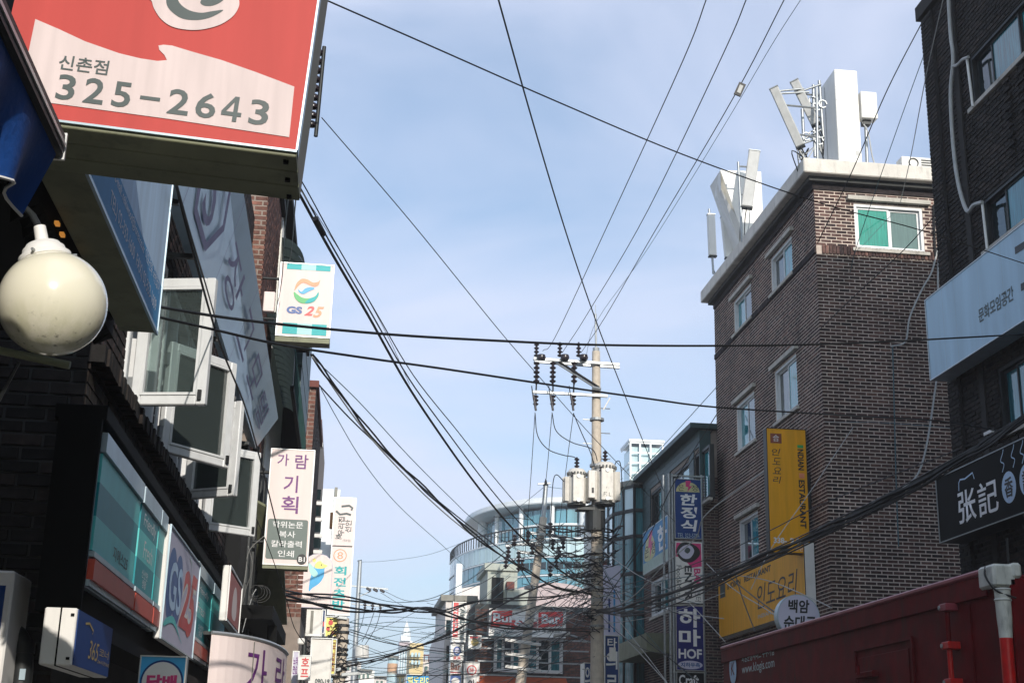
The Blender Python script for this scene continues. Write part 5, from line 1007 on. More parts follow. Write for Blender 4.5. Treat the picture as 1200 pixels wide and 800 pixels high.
def tuv(x, y): q = oX(x, y, TX); return ((18.1 - q.y) / 8, (q.z - 1.2) / 2)
a, b, c_, d_ = tuv(869, 792), tuv(907, 786), tuv(868, 771), tuv(907, 765)
FT.text('www.klogis.com', (a[0], b[0]), (a[1] + .0, a[1] + .07), .008, 'silver', t); FT.text('화물운송서비스 우수기업', (a[0], b[0]), (a[1] + .085, a[1] + .14), .008, 'silver', t)
e = tuv(858, 783); FT.poly('emblem', [(e[0] + .021 * math.cos(q / 24 * 6.283), e[1] + .1 * math.sin(q / 24 * 6.283)) for q in range(24)], .006, 'pale_blue', t); FT.text('K', (e[0] - .01, e[0] + .01), (e[1] - .04, e[1] + .04), .009, 'truck', t)
for y in (11.6, 17.2):
    for x in (5.25, 7.05):
        w_ = MB().tube([(x, y, .5), (x + .25, y, .5)], .5, 28).build('wheel', 'black', t, smooth=True); MB().tube([(x - .01, y, .5), (x + .26, y, .5)], .27, 20).build('rim', 'steel', w_)
MB().fbox(WORLD, (5.2, 7.2), (.75, 1.04), (10.5, 20.4)).build('chassis', 'dark_metal', t)
MB().prism([(5.1, 18.6, .7), (5.1, 20.6, .7), (5.1, 20.5, 1.7), (5.1, 20.1, 2.55), (5.1, 18.6, 2.6)], (2.2, 0, 0)).build('cab', 'truck_white', t, bevel=.05); box('cab_window', WORLD, (5.085, 5.098), (1.7, 2.3), (19.0, 20.0), 'g_dark', t)
for x in (5.2, 7.1): MB().tube([(x, 20.4, .5), (x + .2, 20.4, .5)], .45, 24).build('wheel', 'black', t)

# ================================================================ SIGNS ON THE RIGHT
def rface(Xs, BLp, BRp, TLp):            # sign on a wall facing the street from the right: BL is the far end
    a, b, c = oX(*BLp, Xs), oX(*BRp, Xs), oX(*TLp, Xs); return Face(a, (0, -1, 0), (0, 0, 1), (-1, 0, 0), a.y - b.y, c.z - a.z)
# Indian restaurant projecting sign
Yi = 26.0
Fc = Face((oY(902, 641, Yi).x, Yi, oY(904, 647, Yi).z), (1, 0, 0), (0, 0, 1), (0, -1, 0), oY(948, 560, Yi).x - oY(901, 560, Yi).x, oY(900, 499, Yi).z - oY(904, 645, Yi).z)
t = lightbox('restaurant_sign', 'tall yellow-orange projecting sign reading INDIAN ESTAURANT downwards on the brick corner', Fc, .22, 'orange', 'dark_metal', trim='dark_metal', tw=.012)
Fc.text('NDIAN', (.77, .92), (.665, .835), .009, 'black_text', t, rot=90, bold=.03); Fc.text('I', (.77, .92), (.845, .87), .009, 'green', t, rot=90, bold=.06)
Fc.poly('orange_initial', [(.79, .60), (.92, .60), (.92, .64), (.79, .64)], .009, 'salmon', t); Fc.text('ESTAURANT', (.77, .92), (.2, .585), .009, 'black_text', t, rot=90, bold=.03)
Fc.poly('logo_tile', [(.1, .875), (.38, .875), (.38, .955), (.1, .955)], .009, 'brown_logo', t); Fc.text('合', (.16, .32), (.89, .945), .011, 'text_white', t)
for i, ch in enumerate('인도요리'): Fc.text(ch, (.13, .34), (.775 - i * .075, .83 - i * .075), .009, 'black_text', t, rot=0, shear=.2)
Fc.text('338-', (.1, .42), (.075, .12), .009, 'text_white', t, bold=.03); Fc.text('2463', (.5, .95), (.075, .12), .009, 'text_white', t, bold=.03); Fc.text('신촌점', (.6, .95), (.02, .06), .009, 'text_white', t)
mz = oY(955, 575, Yi).z; MB().fbox(WORLD, (Fc.P(1, 0).x + .005, 9.0), (mz - .32, mz + .35), (Yi + .03, Yi + .25)).build('mounting_case', 'dark_metal', t, bevel=.01)
# Orange facade sign
Fc = rface(8.78, (843, 748), (945, 700), (838, 683)); Fc.h *= .98
t = lightbox('facade_sign', 'wide orange sign on the brick facade with slanting black hangul, above the truck', Fc, .2, 'orange', 'white', trim='dark_metal', tw=.015)
Fc.text('인도요리', (.50, .93), (.26, .66), .009, 'black_text', t, shear=.25); Fc.text('INDIAN   RESTAURANT', (.13, .66), (.80, .90), .009, 'black_text', t, bold=.03); Fc.poly('logo_tile', [(.03, .70), (.10, .70), (.10, .95), (.03, .95)], .009, 'char', t); Fc.text('INDIAN CURRY', (.5, .8), (.12, .18), .009, 'silver', t)
# round sign
Yr = 21.5; c0 = oY(936, 722, Yr); R_ = oY(961, 722, Yr).x - c0.x
t = thing('round_sign', 'round pale sign with brush-written black hangul peeking over the truck', 'sign', (c0.x, Yr, c0.z))
MB().tube([(c0.x, Yr, c0.z), (c0.x, Yr + .18, c0.z)], R_, 40).build('housing', 'silver', t, bevel=.0); Fc = Face((c0.x - R_, Yr, c0.z - R_), (1, 0, 0), (0, 0, 1), (0, -1, 0), 2 * R_, 2 * R_)
Fc.poly('face_film', [(.5 + .48 * math.cos(q / 40 * 6.283), .5 + .48 * math.sin(q / 40 * 6.283)) for q in range(40)], .004, 'lilac', t); Fc.text('백암', (.26, .76), (.58, .88), .007, 'black_text', t, bold=.03, shear=.1); Fc.text('순대국', (.14, .9), (.2, .52), .007, 'black_text', t, bold=.03, shear=.1)
tube('post', [(c0.x + R_ * .6, Yr + .09, 0), (c0.x + R_ * .6, Yr + .09, c0.z - R_ * .5)], .04, 'steel', t)
# white board on dark building
Fc = Face((8.6, 19.2, 7.33), (0, -1, 0), (0, 0, 1), (-1, 0, 0), 6.0, 1.3)
t = lightbox('facade_sign', 'large blank-looking pale blue-grey sign with small dark hangul on the dark brick wall', Fc, .3, mat('pale_grey_banner', 'a8c6d8', .45, var=.10, scale=.7, spec=.4, streak=True, grime=.18), 'silver', tw=.012)
def wuv(x, y): q = oX(x, y, 8.6); return ((19.2 - q.y) / 6.0, (q.z - 7.33) / 1.3)
a, b = wuv(1148, 378), wuv(1188, 342); top_ = wuv(1148, 364)[1]
Fc.text('문화모임공간', (a[0], b[0]), (a[1] - .01, top_ + .02), .009, 'char', t, bold=.02)
for p0, p1 in (((1190, 294), (1206, 284)), ((1197, 337), (1210, 330))): Fc.stroke('large_stroke', [wuv(*p0), wuv(*p1)], .10, .009, 'black_text', t)
for f_ in (.1, .17, .3, .42): Fc.panel('film_seam', (f_, f_ + .0015), (.01, .99), .0055, 'silver', t, .001)
# black sign
Fc = Face((8.55, 19.15, 4.84), (0, -1, 0), (0, 0, 1), (-1, 0, 0), 6.2, .96)
t = lightbox('facade_sign', 'black sign with pale blue chinese lettering, circles and smoke curls', Fc, .35, 'black_metal', 'dark_metal', trim='steel', tw=.014)
def kuv(x, y): q = oX(x, y, 8.55); return ((19.15 - q.y) / 6.2, (q.z - 4.84) / .96)
def ktext(s_, tl, br, m='pale_blue', d=.009, **k):
    a, b = kuv(*tl), kuv(*br); zb = min(kuv(tl[0], br[1])[1], 1); Fc.text(s_, (a[0], b[0]), (k.pop('v0'), k.pop('v1')), d, m, t, **k)
ua, ub_ = kuv(1124, 600)[0], kuv(1145, 600)[0]; uc, ud = kuv(1147, 590)[0], kuv(1171, 590)[0]
Fc.text('张', (ua, ub_), (.16, .64), .009, 'text_white', t, bold=.014); Fc.text('記', (uc, ud), (.16, .64), .009, 'text_white', t, bold=.010)
Fc.stroke('roof_mark', [(ua + .01, .66), (ua + .012, .78), (ua + .02, .82), ((ua + ub_) / 2, .8), (ub_ - .005, .84), (ub_ + .002, .74)], .022, .009, 'pale_blue', t)
for i, (x, ch) in enumerate(((1184, '香'), (1206, '記'), (1230, '閣'))):
    u = kuv(x, 582)[0]; ru = .2 / 6.2; Fc.poly('disc', [(u + ru * math.cos(q / 26 * 6.283), .42 + .22 * math.sin(q / 26 * 6.283)) for q in range(26)], .009, 'pale_blue', t); Fc.text(ch, (u - ru * .6, u + ru * .6), (.28, .56), .011, 'black_text', t, bold=.02)
for x in (1176, 1189, 1200): u = kuv(x, 560)[0]; Fc.stroke('smoke_curl', [(q.x, q.y) for q in smooth_open([V((u, .66)), V((u + .010, .76)), (V((u - .004, .82))), V((u + .008, .92)), V((u + .012, .97))], 5)], .016, .009, 'pale_blue', t)

# stacked signs on the green building
Yst = 32.9; pr_ = lambda x, y: oY(x, y, Yst)
t0 = thing('sign_frame', 'tall metal post frame carrying the stacked blue and white signs', 'frame', (pr_(789, 700).x, Yst, 0))
xl, xr = pr_(791, 680).x, pr_(824, 680).x; ztp = pr_(806, 557).z
for x in (xl - .10, xl - .02, xr + .03): tube('post', [(x, Yst + .1, 0), (x, Yst + .1, ztp + .05)], .04 if x < xl - .05 else .03, 'steel', t0)
tube('post', [(xl - .22, Yst + .2, 0), (xl - .22, Yst + .2, ztp + .02)], .03, 'steel', t0)
for z in (ztp, pr_(806, 635).z, pr_(806, 708).z, pr_(806, 787).z): box('cross_rail', WORLD, (xl - .06, xr + .06), (z - .02, z + .02), (Yst + .05, Yst + .12), 'steel', t0)
for z in (pr_(806, 600).z, pr_(806, 765).z): tube('wall_tie', [(xr, Yst + .1, z), (8.64, Yst + .25, z)], .02, 'steel', t0)
def stk(lab, y0, y1, m):
    Fc = Face((xl + .01, Yst, pr_(806, y0).z), (1, 0, 0), (0, 0, 1), (0, -1, 0), xr - xl - .02, pr_(806, y1).z - pr_(806, y0).z); return lightbox('stacked_sign', lab, Fc, .16, m, 'steel', tw=.012, group='signs stacked on the metal frame'), Fc
t, Fc = stk('top stacked sign, blue with white hangul under a pale fan emblem', 631, 561, 'navy')
Fc.poly('fan', [(.06, .78)] + [(.5 + .44 * math.cos(math.pi - q / 14 * math.pi), .78 + .17 * math.sin(q / 14 * math.pi)) for q in range(15)] + [(.94, .78)], .009, mat('pale_khaki_film', 'c9c38f', .5), t); Fc.poly('bolt', [(.42, .97), (.62, .97), (.56, .88), (.66, .88), (.48, .78), (.52, .86), (.42, .87)], .011, 'magenta', t)
Fc.text('은', (.14, .36), (.80, .90), .012, 'black_text', t); Fc.text('정', (.64, .86), (.80, .90), .012, 'black_text', t)
for i, ch in enumerate('한정식'): Fc.text(ch, (.22, .84), (.555 - i * .215, .745 - i * .215), .009, 'text_white', t, bold=.03, shear=.1)
Fc.text('TEL 323-5784', (.1, .9), (.02, .09), .009, 'silver', t)
t, Fc = stk('middle stacked sign, white with BAR and ENTR reading downwards', 706, 634, 'white')
Fc.poly('magenta_field', [(.0, .75), (.05, .97), (.95, .97), (.97, .6), (.6, .57), (.3, .72)], .008, 'magenta', t); Fc.poly('cup', smooth_closed([(.04, .82), (.2, .96), (.5, .98), (.85, .9), (.9, .78), (.6, .66), (.25, .68)], 4), .0095, 'black_text', t); Fc.poly('saucer', smooth_closed([(.12, .82), (.3, .92), (.55, .94), (.7, .85), (.55, .73), (.3, .72)], 4), .011, 'lilac', t); Fc.poly('coffee', smooth_closed([(.34, .84), (.45, .9), (.56, .86), (.46, .8)], 4), .0125, 'char', t)
Fc.text('BAR', (.68, .92), (.24, .56), .010, 'magenta', t, rot=90, bold=.025); Fc.text('ENTR', (.34, .6), (.04, .6), .010, 'black_text', t, rot=90, bold=.025); Fc.text('Food&Music', (.04, .22), (.06, .6), .010, 'char', t, rot=90); Fc.text('엔터', (.70, .92), (.03, .21), .010, 'char', t, rot=90)
t, Fc = stk('third stacked sign, deep blue with large white hangul and HOF', 785, 709, mat('deep_blue_film', '1b1f6b', .55, spec=.2))
Fc.text('하', (.1, .88), (.66, .95), .009, 'text_white', t, bold=.03); Fc.text('마', (.1, .88), (.37, .63), .009, 'text_white', t, bold=.03); Fc.text('HOF', (.08, .92), (.18, .33), .009, 'text_white', t, bold=.03)
Fc.poly('oval', [(.5 + .44 * math.cos(q / 24 * 6.283), .085 + .065 * math.sin(q / 24 * 6.283)) for q in range(24)], .009, 'lilac', t); Fc.text('지하우측', (.15, .85), (.05, .12), .0105, 'deep_blue', t, bold=.03)
t, Fc = stk('lowest stacked sign, black with white script lettering at the bottom edge', 850, 787, 'black_metal'); Fc.text('Craft', (.08, .8), (.75, .95), .009, 'text_white', t, bold=.025)
# light blue facade sign beside it
Fc = rface(8.4, (754, 674), (783.5, 653), (753, 625)); Fc.U = V((0, -1, 0))
t = lightbox('facade_sign', 'light blue slanting sign with pink bolt emblem beside the stacked signs', Fc, .15, mat('light_blue_film', '4f8fbe', .55, spec=.2), 'white', tw=.02)
Fc.poly('lower_strip', [(.0, 0), (1, 0), (1, .26), (0, .26)], .008, mat('pale_green_strip', 'a9bcb0', .6), t); Fc.poly('fan', smooth_closed([(.08, .3), (.1, .65), (.28, .9), (.46, .65), (.48, .3)], 4), .009, mat('pale_khaki_film2', 'c9c38f', .5), t)
Fc.poly('bolt', [(.28, .9), (.42, .95), (.34, .66), (.42, .66), (.3, .3), (.3, .55), (.22, .55)], .0105, 'magenta', t); Fc.text('은', (.08, .24), (.36, .62), .012, 'black_text', t); Fc.text('정', (.36, .5), (.36, .62), .012, 'black_text', t); Fc.text('한', (.6, .95), (.32, .88), .009, 'text_white', t, bold=.025)
# clinic signs by the pole
t, Fc = small('clinic_sign', 'blue vertical clinic sign with outlined white hangul right of the transformer pole', 708, 725, 850, 744, 37, 'navy', (('t', '타', .2, .85, .86, .97, 'text_white'), ('t', '의', .1, .9, .62, .82, 'text_white'), ('t', '료', .1, .9, .36, .56, 'text_white')))
t, Fc = small('clinic_sign', 'small blue clinic sign just left of the transformer pole at the bottom', 684, 694, 850, 776, 39, 'navy', (('t', '의\n료', .1, .9, .3, .95, 'text_white'),))
t = thing('white_banner_board', 'white and lilac upright panel above the blue clinic sign', 'sign', oY(716, 740, 37.5)); pb('panel', 708, 727, 744, 662, 37.6, .15, 'lilac', t); pb('stripe', 713, 715, 740, 700, 37.58, .02, 'navy', t); pb('stripe', 719, 721, 740, 690, 37.58, .02, 'blue_sign', t)
t = thing('brick_gable', 'reddish sloping wall strip behind the transformer pole', 'wall', oY(715, 650, 39)); pts = [oY(706, 690, 42), oY(706, 660, 42), oY(727, 636, 42), oY(727, 690, 42)]; MB().prism(pts, (0, .4, 0)).build('wall', 'brownpanel', t)
# ---- far signs
t, Fc = small('burger_sign', 'long white sign reading Burger Bar on red blocks below the curved glass building', 573, 663, 746, 714, 49.6, 'white', (), dp=.3)
Fc.poly('red_field', [(.02, .3), (.28, .42), (.3, .95), (.04, .9)], .009, 'logo_red', t); Fc.poly('red_field', [(.285, .3), (.62, .36), (.62, .56), (.285, .6)], .0098, 'logo_red', t); Fc.poly('red_field', [(.64, .36), (.96, .46), (.96, .98), (.64, .92)], .009, 'logo_red', t)
Fc.text('Burger', (.05, .6), (.40, .84), .012, 'text_white', t, bold=.03); Fc.text('Bar', (.68, .93), (.5, .86), .012, 'text_white', t, bold=.03); Fc.text('Since 2005', (.04, .28), (.08, .22), .012, 'char', t); Fc.text('Yummy', (.7, .95), (.12, .3), .012, 'char', t)
small('vertical_sign', 'white vertical sign with red column and YAKDON in grey, left of the bar', 530, 546, 752, 705, 50.5, 'white', (('p', .04, .42, .12, .98, 'logo_red'), ('t', 'YAKDON', .55, .9, .1, .97, 'char', 90), ('t', '약돈구이', .1, .36, .2, .9, 'text_white', 90)), grp='stacked signs left of the bar')
small('vertical_sign', 'white sign with a blue face emblem in the column left of the bar', 528, 543, 773, 755, 50.4, 'white', (('c', .5, .6, .3, .3, 'deep_blue'), ('c', .5, .6, .2, .2, 'lilac', .0105), ('t', '호프', .2, .8, .05, .25, 'logo_red')), grp='stacked signs left of the bar')
small('vertical_sign', 'white sign reading Bar in dark red left of the bar building', 527, 541, 789, 774, 50.3, 'white', (('t', 'Bar', .08, .9, .3, .85, 'brown_logo'), ('p', 0, 1, 0, .15, 'logo_red')), grp='stacked signs left of the bar')
small('vertical_sign', 'blue sign with a white cloud emblem lowest in the column left of the bar', 526, 540, 840, 790, 50.2, 'deep_blue', (('c', .5, .85, .35, .08, 'white'),), grp='stacked signs left of the bar')
small('hanging_sign', 'small square white sign with brown emblem beside the bar windows', 549, 564, 760, 744, 50, 'white', (('c', .5, .5, .3, .28, 'gold'), ('p', .1, .9, .78, .92, 'logo_red')))
small('hanging_sign', 'white sign with red circular seal at the bottom left of the bar', 543, 561, 840, 775, 49.8, 'white', (('c', .5, .85, .32, .09, 'logo_red'), ('c', .5, .85, .25, .07, 'white', .0105), ('t', '뭉', .35, .65, .82, .88, 'logo_red'), ('t', '아\n이', .3, .75, .35, .68, 'black_text')))
small('billboard', 'bright blue shop sign with yellow and white hangul in the far distance', 476, 507, 808, 790, 90, 'blue_sign', (('t', '맥도리아', .05, .95, .35, .85, 'yellow_l'),), dp=.4)

# ================================================================ FAR TOWN
def far(name, lab, cat, Y, blocks):
    c = oY(blocks[0][0], 800, Y); t = thing(name, lab, cat, (c.x, Y, 0))
    for b in blocks: pb(b[0 + 5] if len(b) > 5 else 'block', b[0], b[1], b[2], b[3], Y - (b[6] if len(b) > 6 else 0), b[7] if len(b) > 7 else 8, b[4], t)
    return t
t = far('spire_building', 'hazy pale tower with a pointed spire in the far distance', 'building', 260, [(466, 485, 900, 760, 'g_pale'), (468, 483, 760, 750, 'tower_white', 'block', 1, 6), (470, 481, 750, 744, 'tower_white', 'block', 2, 5), (468, 482, 756, 752, 'pink_wall', 'red_band', 3, 1)] + [(467 + k * 3, 468 + k * 3, 800, 762, 'tower_white', 'mullion', 2, .5) for k in range(6)])
q = oY(476, 744, 262); hh = oY(476, 726, 262).z - q.z; MB().lathe(q, [(.85, 0), (.75, hh * .3), (.5, hh * .55), (.2, hh * .8), (.02, hh)], 8).build('spire', 'tower_white', t)
t = far('yellow_building', 'yellow stepped building far down the street', 'building', 170, [(480, 496, 790, 753, 'yellow_wall'), (484, 515, 900, 772, 'stone', 'block', -6)] + [(482 + 4 * k, 484.5 + 4 * k, 769 + 9 * j, 764 + 9 * j, 'g_pale', 'window', 1, .6) for k in range(3) for j in range(2)])
for x in (497, 502, 507, 511): pb('roof_frame', x, x + .8, 775, 766, 170, .5, 'brownpanel', t)
pb('roof_frame', 496, 513, 768, 766.5, 170.4, .5, 'brownpanel', t)
for k in range(5): pb('window', 487 + k * 5.5, 490 + k * 5.5, 786, 780, 175.5, .3, 'g_grey', t)
t = thing('round_tower', 'banded round turret with green and orange stripes far down the street', 'building', oY(459, 800, 120)); q = oY(459, 800, 120); rr = (oY(465, 780, 120).x - oY(453, 780, 120).x) / 2
for a, b, m_, k in ((900, 788, 'mint', 1), (788, 777, mat('haze_paled_orange', 'c79f7d', .8), 1), (777, 771, 'g_pale', .95), (771, 768, 'siding_gap', 1.15), (812, 790, 'g_pale', 1.02)):  # turret orange and glass paled, putting distance haze into the colours
    MB().tube([(q.x, 120, oY(459, a, 120).z), (q.x, 120, oY(459, b, 120).z)], rr * k, 20).build('band', m_, t)
for nm, x0, x1, yt, m_, Y in (('white houses at the foot of the far pole', 418, 436, 785, 'white', 100), ('pale flat-roofed house between the far pole and the round turret', 434, 455, 793, 'stone', 130), ('beige house under the yellow stepped building', 463, 480, 790, 'yellow_wall', 120), ('grey house behind the blue shop sign', 500, 530, 786, 'mortar', 140), ('low pale block at the far left end of the street', 395, 420, 775, 'stone', 110)):
    t = far('far_house', nm, 'house', Y, [(x0, x1, 900, yt, m_, 'wall', 0, 10), (x0 - .6, x1 + .6, yt, yt - 1.5, 'siding_gap', 'roof', .4, 10.5)]); k = x0 + 2
    while k < x1 - 4: pb('window', k, k + 2.5, yt + 9, yt + 4, Y - .1, .08, 'g_grey', t); k += 5
far('far_block', 'long low pale buildings closing the end of the street', 'building', 200, [(380, 760, 1000, 806, 'stone', 'wall', 0, 14), (380, 760, 806, 804, 'siding_gap', 'roof', .3, 15)])
# ================================================================ UTILITY POLES
YP = 34.0
def pp(x, y, Y=YP): return oY(x, y, Y)
def insul(t, p, n=4, r=.075, h=.11, down=True, m='porcelain', name='insulator'):
    prof = []
    for k in range(n): z = k * h; prof += [(r * .45, z), (r, z + h * .25), (r * .9, z + h * .5), (r * .4, z + h * .7)]
    prof.append((r * .3, n * h)); sgn = -1 if down else 1
    return MB().lathe(p, prof, 10, V((0, 0, sgn))).build(name, m, t, smooth=True)
up = thing('utility_pole', 'tall concrete utility pole with crossarms in the middle of the picture', 'utility pole', (pp(700, 800).x, YP, 0))
ptop = pp(698.5, 412); pb_ = pp(700, 800)
dxz = (ptop - pb_) / (ptop.z - pb_.z); foot = pb_ - dxz * pb_.z
MB().tube([foot, foot.lerp(ptop, .5), ptop], [.20, .155, .105], 20).build('shaft', 'concrete_pole', up, smooth=True)
MB().tube([ptop, ptop + V((0, 0, .1))], .09, 12).build('cap', 'steel', up); tube('lightning_rod', [ptop + V((0, 0, .05)), ptop + V((-.02, 0, 1.05))], .028, 'steel', up); tube('rod_tip', [ptop + V((-.02, 0, 1.05)), ptop + V((-.02, 0, 1.3))], .008, 'steel', up)
def arm(xa, ya, xb, yb, Y=YP - .16, th=.075, t=up, m='steel', name='crossarm'):
    a, b = pp(xa, ya, Y), pp(xb, yb, Y); U = (b - a).normalized(); W_ = U.cross(V((0, 1, 0))).normalized()
    return MB().obox((a + b) / 2, (b - a) / 2, V((0, th / 2, 0)), W_ * th / 2).build(name, m, t, bevel=.008)
arm(625, 420, 726, 427); arm(625.5, 423.5, 726, 430.5, YP + .14); arm(624, 459, 712, 464)
for (xa, ya, xb, yb, m_, r_) in ((655, 424, 702, 454, 'black', .035), (653, 426, 694, 452, 'steel', .022), (715, 466, 707, 480, 'white', .02), (694, 454, 704, 456, 'steel', .05)):
    tube('brace', [pp(xa, ya, YP - .22), pp(xb, yb, YP - .2)], r_, m_, up, 6)
for x in (628.5, 656, 678):
    p = pp(x, 418, YP - .16); insul(up, p + V((0, 0, .0)), 4, .07, .1, False, name='pin_insulator'); MB().lathe(p + V((.12, -.1, -.12)), [(.02, 0), (.1, .02), (.12, .08), (.1, .15), (.02, .17)], 12).build('spool_insulator', 'porcelain', up, smooth=True)
for x, x2 in ((629, 627), (648, 647), (673, 671)):
    insul(up, pp(x, 424, YP - .16), 5, .085, .12); tube('jumper', [pp(x, 440, YP - .16), pp(x2 + 1, 462, YP - .16)], .022, 'black', up, 6)
    insul(up, pp(x2 + 1, 463, YP - .16), 3, .075, .1, name='fuse_cutout'); tube('fuse_tube', [pp(x2 - 2, 462, YP - .3), pp(x2 + 1, 481, YP - .3)], .03, 'porcelain', up, 8); tube('fuse_arm', [pp(x2 - 4, 452, YP - .3), pp(x2 - 2, 468, YP - .3)], .014, 'black', up, 5)
for k, y in enumerate((478, 492, 507, 520, 537, 720, 736, 752, 768, 784)):
    s = -1 if k % 2 else 1; q = pp(699, y); tube('step_bolt', [q + V((s * .1, 0, 0)), q + V((s * .36, 0, 0))], .014, 'steel', up, 5)
for y in (493, 547, 610, 655, 690, 735): q = pp(699.5, y); MB().tube([q, q + V((0, 0, .06))], .19, 16).build('band', 'steel', up)
box('warning_plate', WORLD, (pp(712, 762).x, pp(719, 762).x), (pp(715, 774, YP - .25).z, pp(715, 758, YP - .25).z), (YP - .28, YP - .22), 'white', up); 
def transformer(lab, xc, y0, y1, w_, Y):
    c = pp(xc, y1, Y); top = pp(xc, y0, Y).z; r = w_ / 2 * (pp(xc + 10, y0, Y).x - pp(xc, y0, Y).x) / 10; h_ = top - c.z
    t = thing('transformer', lab, 'transformer', tuple(c), 'pole-mounted transformers')
    MB().lathe(c, [(r * .92, 0), (r, .05), (r, h_ * .92)], 28).build('tank', 'beige_metal', t, smooth=True); MB().lathe(c + V((0, 0, -.02)), [(r * .98, 0), (r * .98, .09)], 28).build('tank_bottom', 'dark_metal', t)
    MB().lathe(c + V((0, 0, h_ * .92)), [(r * 1.04, 0), (r * 1.04, .05), (r * .75, .14), (.02, .18)], 24).build('lid', 'beige_metal', t, smooth=True)
    for a in (-172, -155, 172, 155, -8, -25, 8, 25, 60, 120): a = math.radians(a); d = V((math.cos(a), math.sin(a), 0)); e = V((-d.y, d.x, 0)); MB().obox(c + d * (r + .06) + V((0, 0, h_ * .46)), d * .06, e * .012, V((0, 0, h_ * .36))).build('cooling_fin', 'beige_metal', t)
    MB().obox(c + V((0, -r - .03, h_ * .46)), (r * .58, 0, 0), (0, .035, 0), (0, 0, h_ * .40)).build('front_panel', 'beige_metal', t, bevel=.015)
    for k in range(3): MB().obox(c + V((-.12 + .12 * k, -r - .068, h_ * .46)), (.012, 0, 0), (0, .006, 0), (0, 0, h_ * .3)).build('panel_rib', 'beige_metal', t)
    for z in (.1, .82): MB().tube([c + V((0, -r - .1, h_ * z)), c + V((0, -r - .06, h_ * z))], .05, 10).build('lifting_lug', 'steel', t)
    insul(t, c + V((0, 0, h_ + .03)), 4, .07, .09, False, name='bushing')
    for a in (-2.2, -.9, .2): insul(t, c + V((r * .95 * math.cos(a), r * .95 * math.sin(a), h_ * .8)), 2, .05, .07, False, name='bushing')
    for k in range(9): a = -2.9 + k * .32; q = c + V((r * 1.05 * math.cos(a), r * 1.05 * math.sin(a), h_ * .92)); MB().obox(q, (.02, 0, 0), (0, .02, 0), (0, 0, .04)).build('lid_clamp', 'dark_metal', t)
    return t, c, r, h_
t1, c1, r1, h1 = transformer('left pole-mounted beige transformer with a tall dark bushing on its lid', 675.5, 553, 592, 22, YP - .15)
t2, c2, r2, h2 = transformer('right pole-mounted beige transformer, larger and stamped with dark marks', 709, 545, 591, 24, YP - .25)
Fc = Face(c2 + V((-.12, -r2 - .066, .12)), (1, 0, 0), (0, 0, 1), (0, -1, 0), .24, .4); Fc.text('F2L', (.1, .9), (.1, .35), .003, 'dark_metal', t2); Fc.text('A', (.35, .6), (.6, .75), .003, 'dark_metal', t2)
tb = thing('control_box', 'slim grey box with a dark slot hanging between the two transformers', 'electrical box', pp(692, 590, YP - .3)); a, b = pp(688.5, 584, YP - .35), pp(697, 552, YP - .35); MB().fbox(WORLD, (a.x, b.x), (a.z, b.z), (YP - .5, YP - .25)).build('case', 'beige_metal', tb, bevel=.015); a, b = pp(693.5, 577, YP - .51), pp(696, 571, YP - .51); box('slot', WORLD, (a.x, b.x), (a.z, b.z), (YP - .513, YP - .5), 'black', tb)
hk = thing('pole_hardware', 'dark mounting bracket and splice boxes on the pole under the transformers', 'bracket', pp(697, 620)); MB().tube([pp(697.5, 622), pp(697.5, 593)], .26, 16).build('sleeve', 'dark_metal', hk); MB().fbox(WORLD, (c1.x, c2.x), (c1.z - .12, c1.z - .03), (YP - .25, YP + .1)).build('bracket', 'dark_metal', hk, bevel=.01)

def pole(name, lab, top, bot, Y, r0, r1, m='concrete_pole'):
    a, b = oY(*bot, Y), oY(*top, Y); d = (b - a) / (b.z - a.z); f_ = a - d * a.z; t = thing(name, lab, 'utility pole', tuple(f_)); MB().tube([f_, b], [r0, r1], 14).build('shaft', m, t, smooth=True); return t
p2 = pole('utility_pole', 'slimmer leaning concrete pole left of the transformer pole, in front of the bar', (637, 606), (610, 800), 45, .21, .12)
tube('top_tube', [oY(636.5, 610, 45), oY(639.5, 569, 45)], .08, 'steel', p2); arm(630, 567, 645, 566, 45, .06, p2); MB().lathe(oY(639.5, 569, 45), [(.1, 0), (.05, .12), (.01, .25)], 8).build('cap', 'dark_metal', p2)
for (xa, ya, xb, yb) in ((592, 639, 662, 633), (620, 624, 664, 629), (606, 646, 640, 650)): arm(xa, ya, xb, yb, 44.8, .09, p2)
for x, y in ((596, 640), (608, 646), (619, 622), (624, 636), (603, 626), (648, 631), (655, 640), (645, 612), (660, 630), (652, 652), (612, 655), (645, 662), (593, 652), (608, 655)):
    insul(p2, oY(x, y, 44.7), 3, .09, .13)
for y in (752, 768, 783): arm(592, y - 3, 634, y + 3, 44.8, .10, p2, 'white')
for y in (640, 690, 735): q = oY(620 + (700 - y) * .13, y, 45); MB().tube([q, q + V((0, 0, .1))], .2, 12).build('band', 'steel', p2)
st = thing('street_lamp', 'pale street lamp head on an arm between the two nearer poles', 'street lamp', oY(690, 758, 40)); tube('arm', smooth_open([oY(688, 752, 40), oY(675, 746, 40), oY(666, 744, 40)], 4), .035, 'steel', st); MB().obox(oY(658, 743, 40), (.24, 0, .03), (0, .12, 0), (0, 0, .06)).build('head', 'beige_metal', st, bevel=.03)
p3 = pole('utility_pole', 'thin pale pole with three small insulators in the left distance', (422, 657), (414, 800), 70, .2, .1, 'steel')
tube('top_wire', [oY(419, 657, 70), oY(424, 656, 70)], .03, 'dark_metal', p3); arm(411, 686, 455, 690, 70, .08, p3); arm(412, 707, 450, 710, 70, .07, p3); arm(418, 700, 435, 692, 70, .05, p3)
for x, y in ((432, 690), (440, 691), (448, 692)): MB().obox(oY(x, y, 69.8), (.12, 0, -.06), (0, .05, 0), (.03, 0, .06)).build('insulator', 'porcelain', p3, bevel=.03)
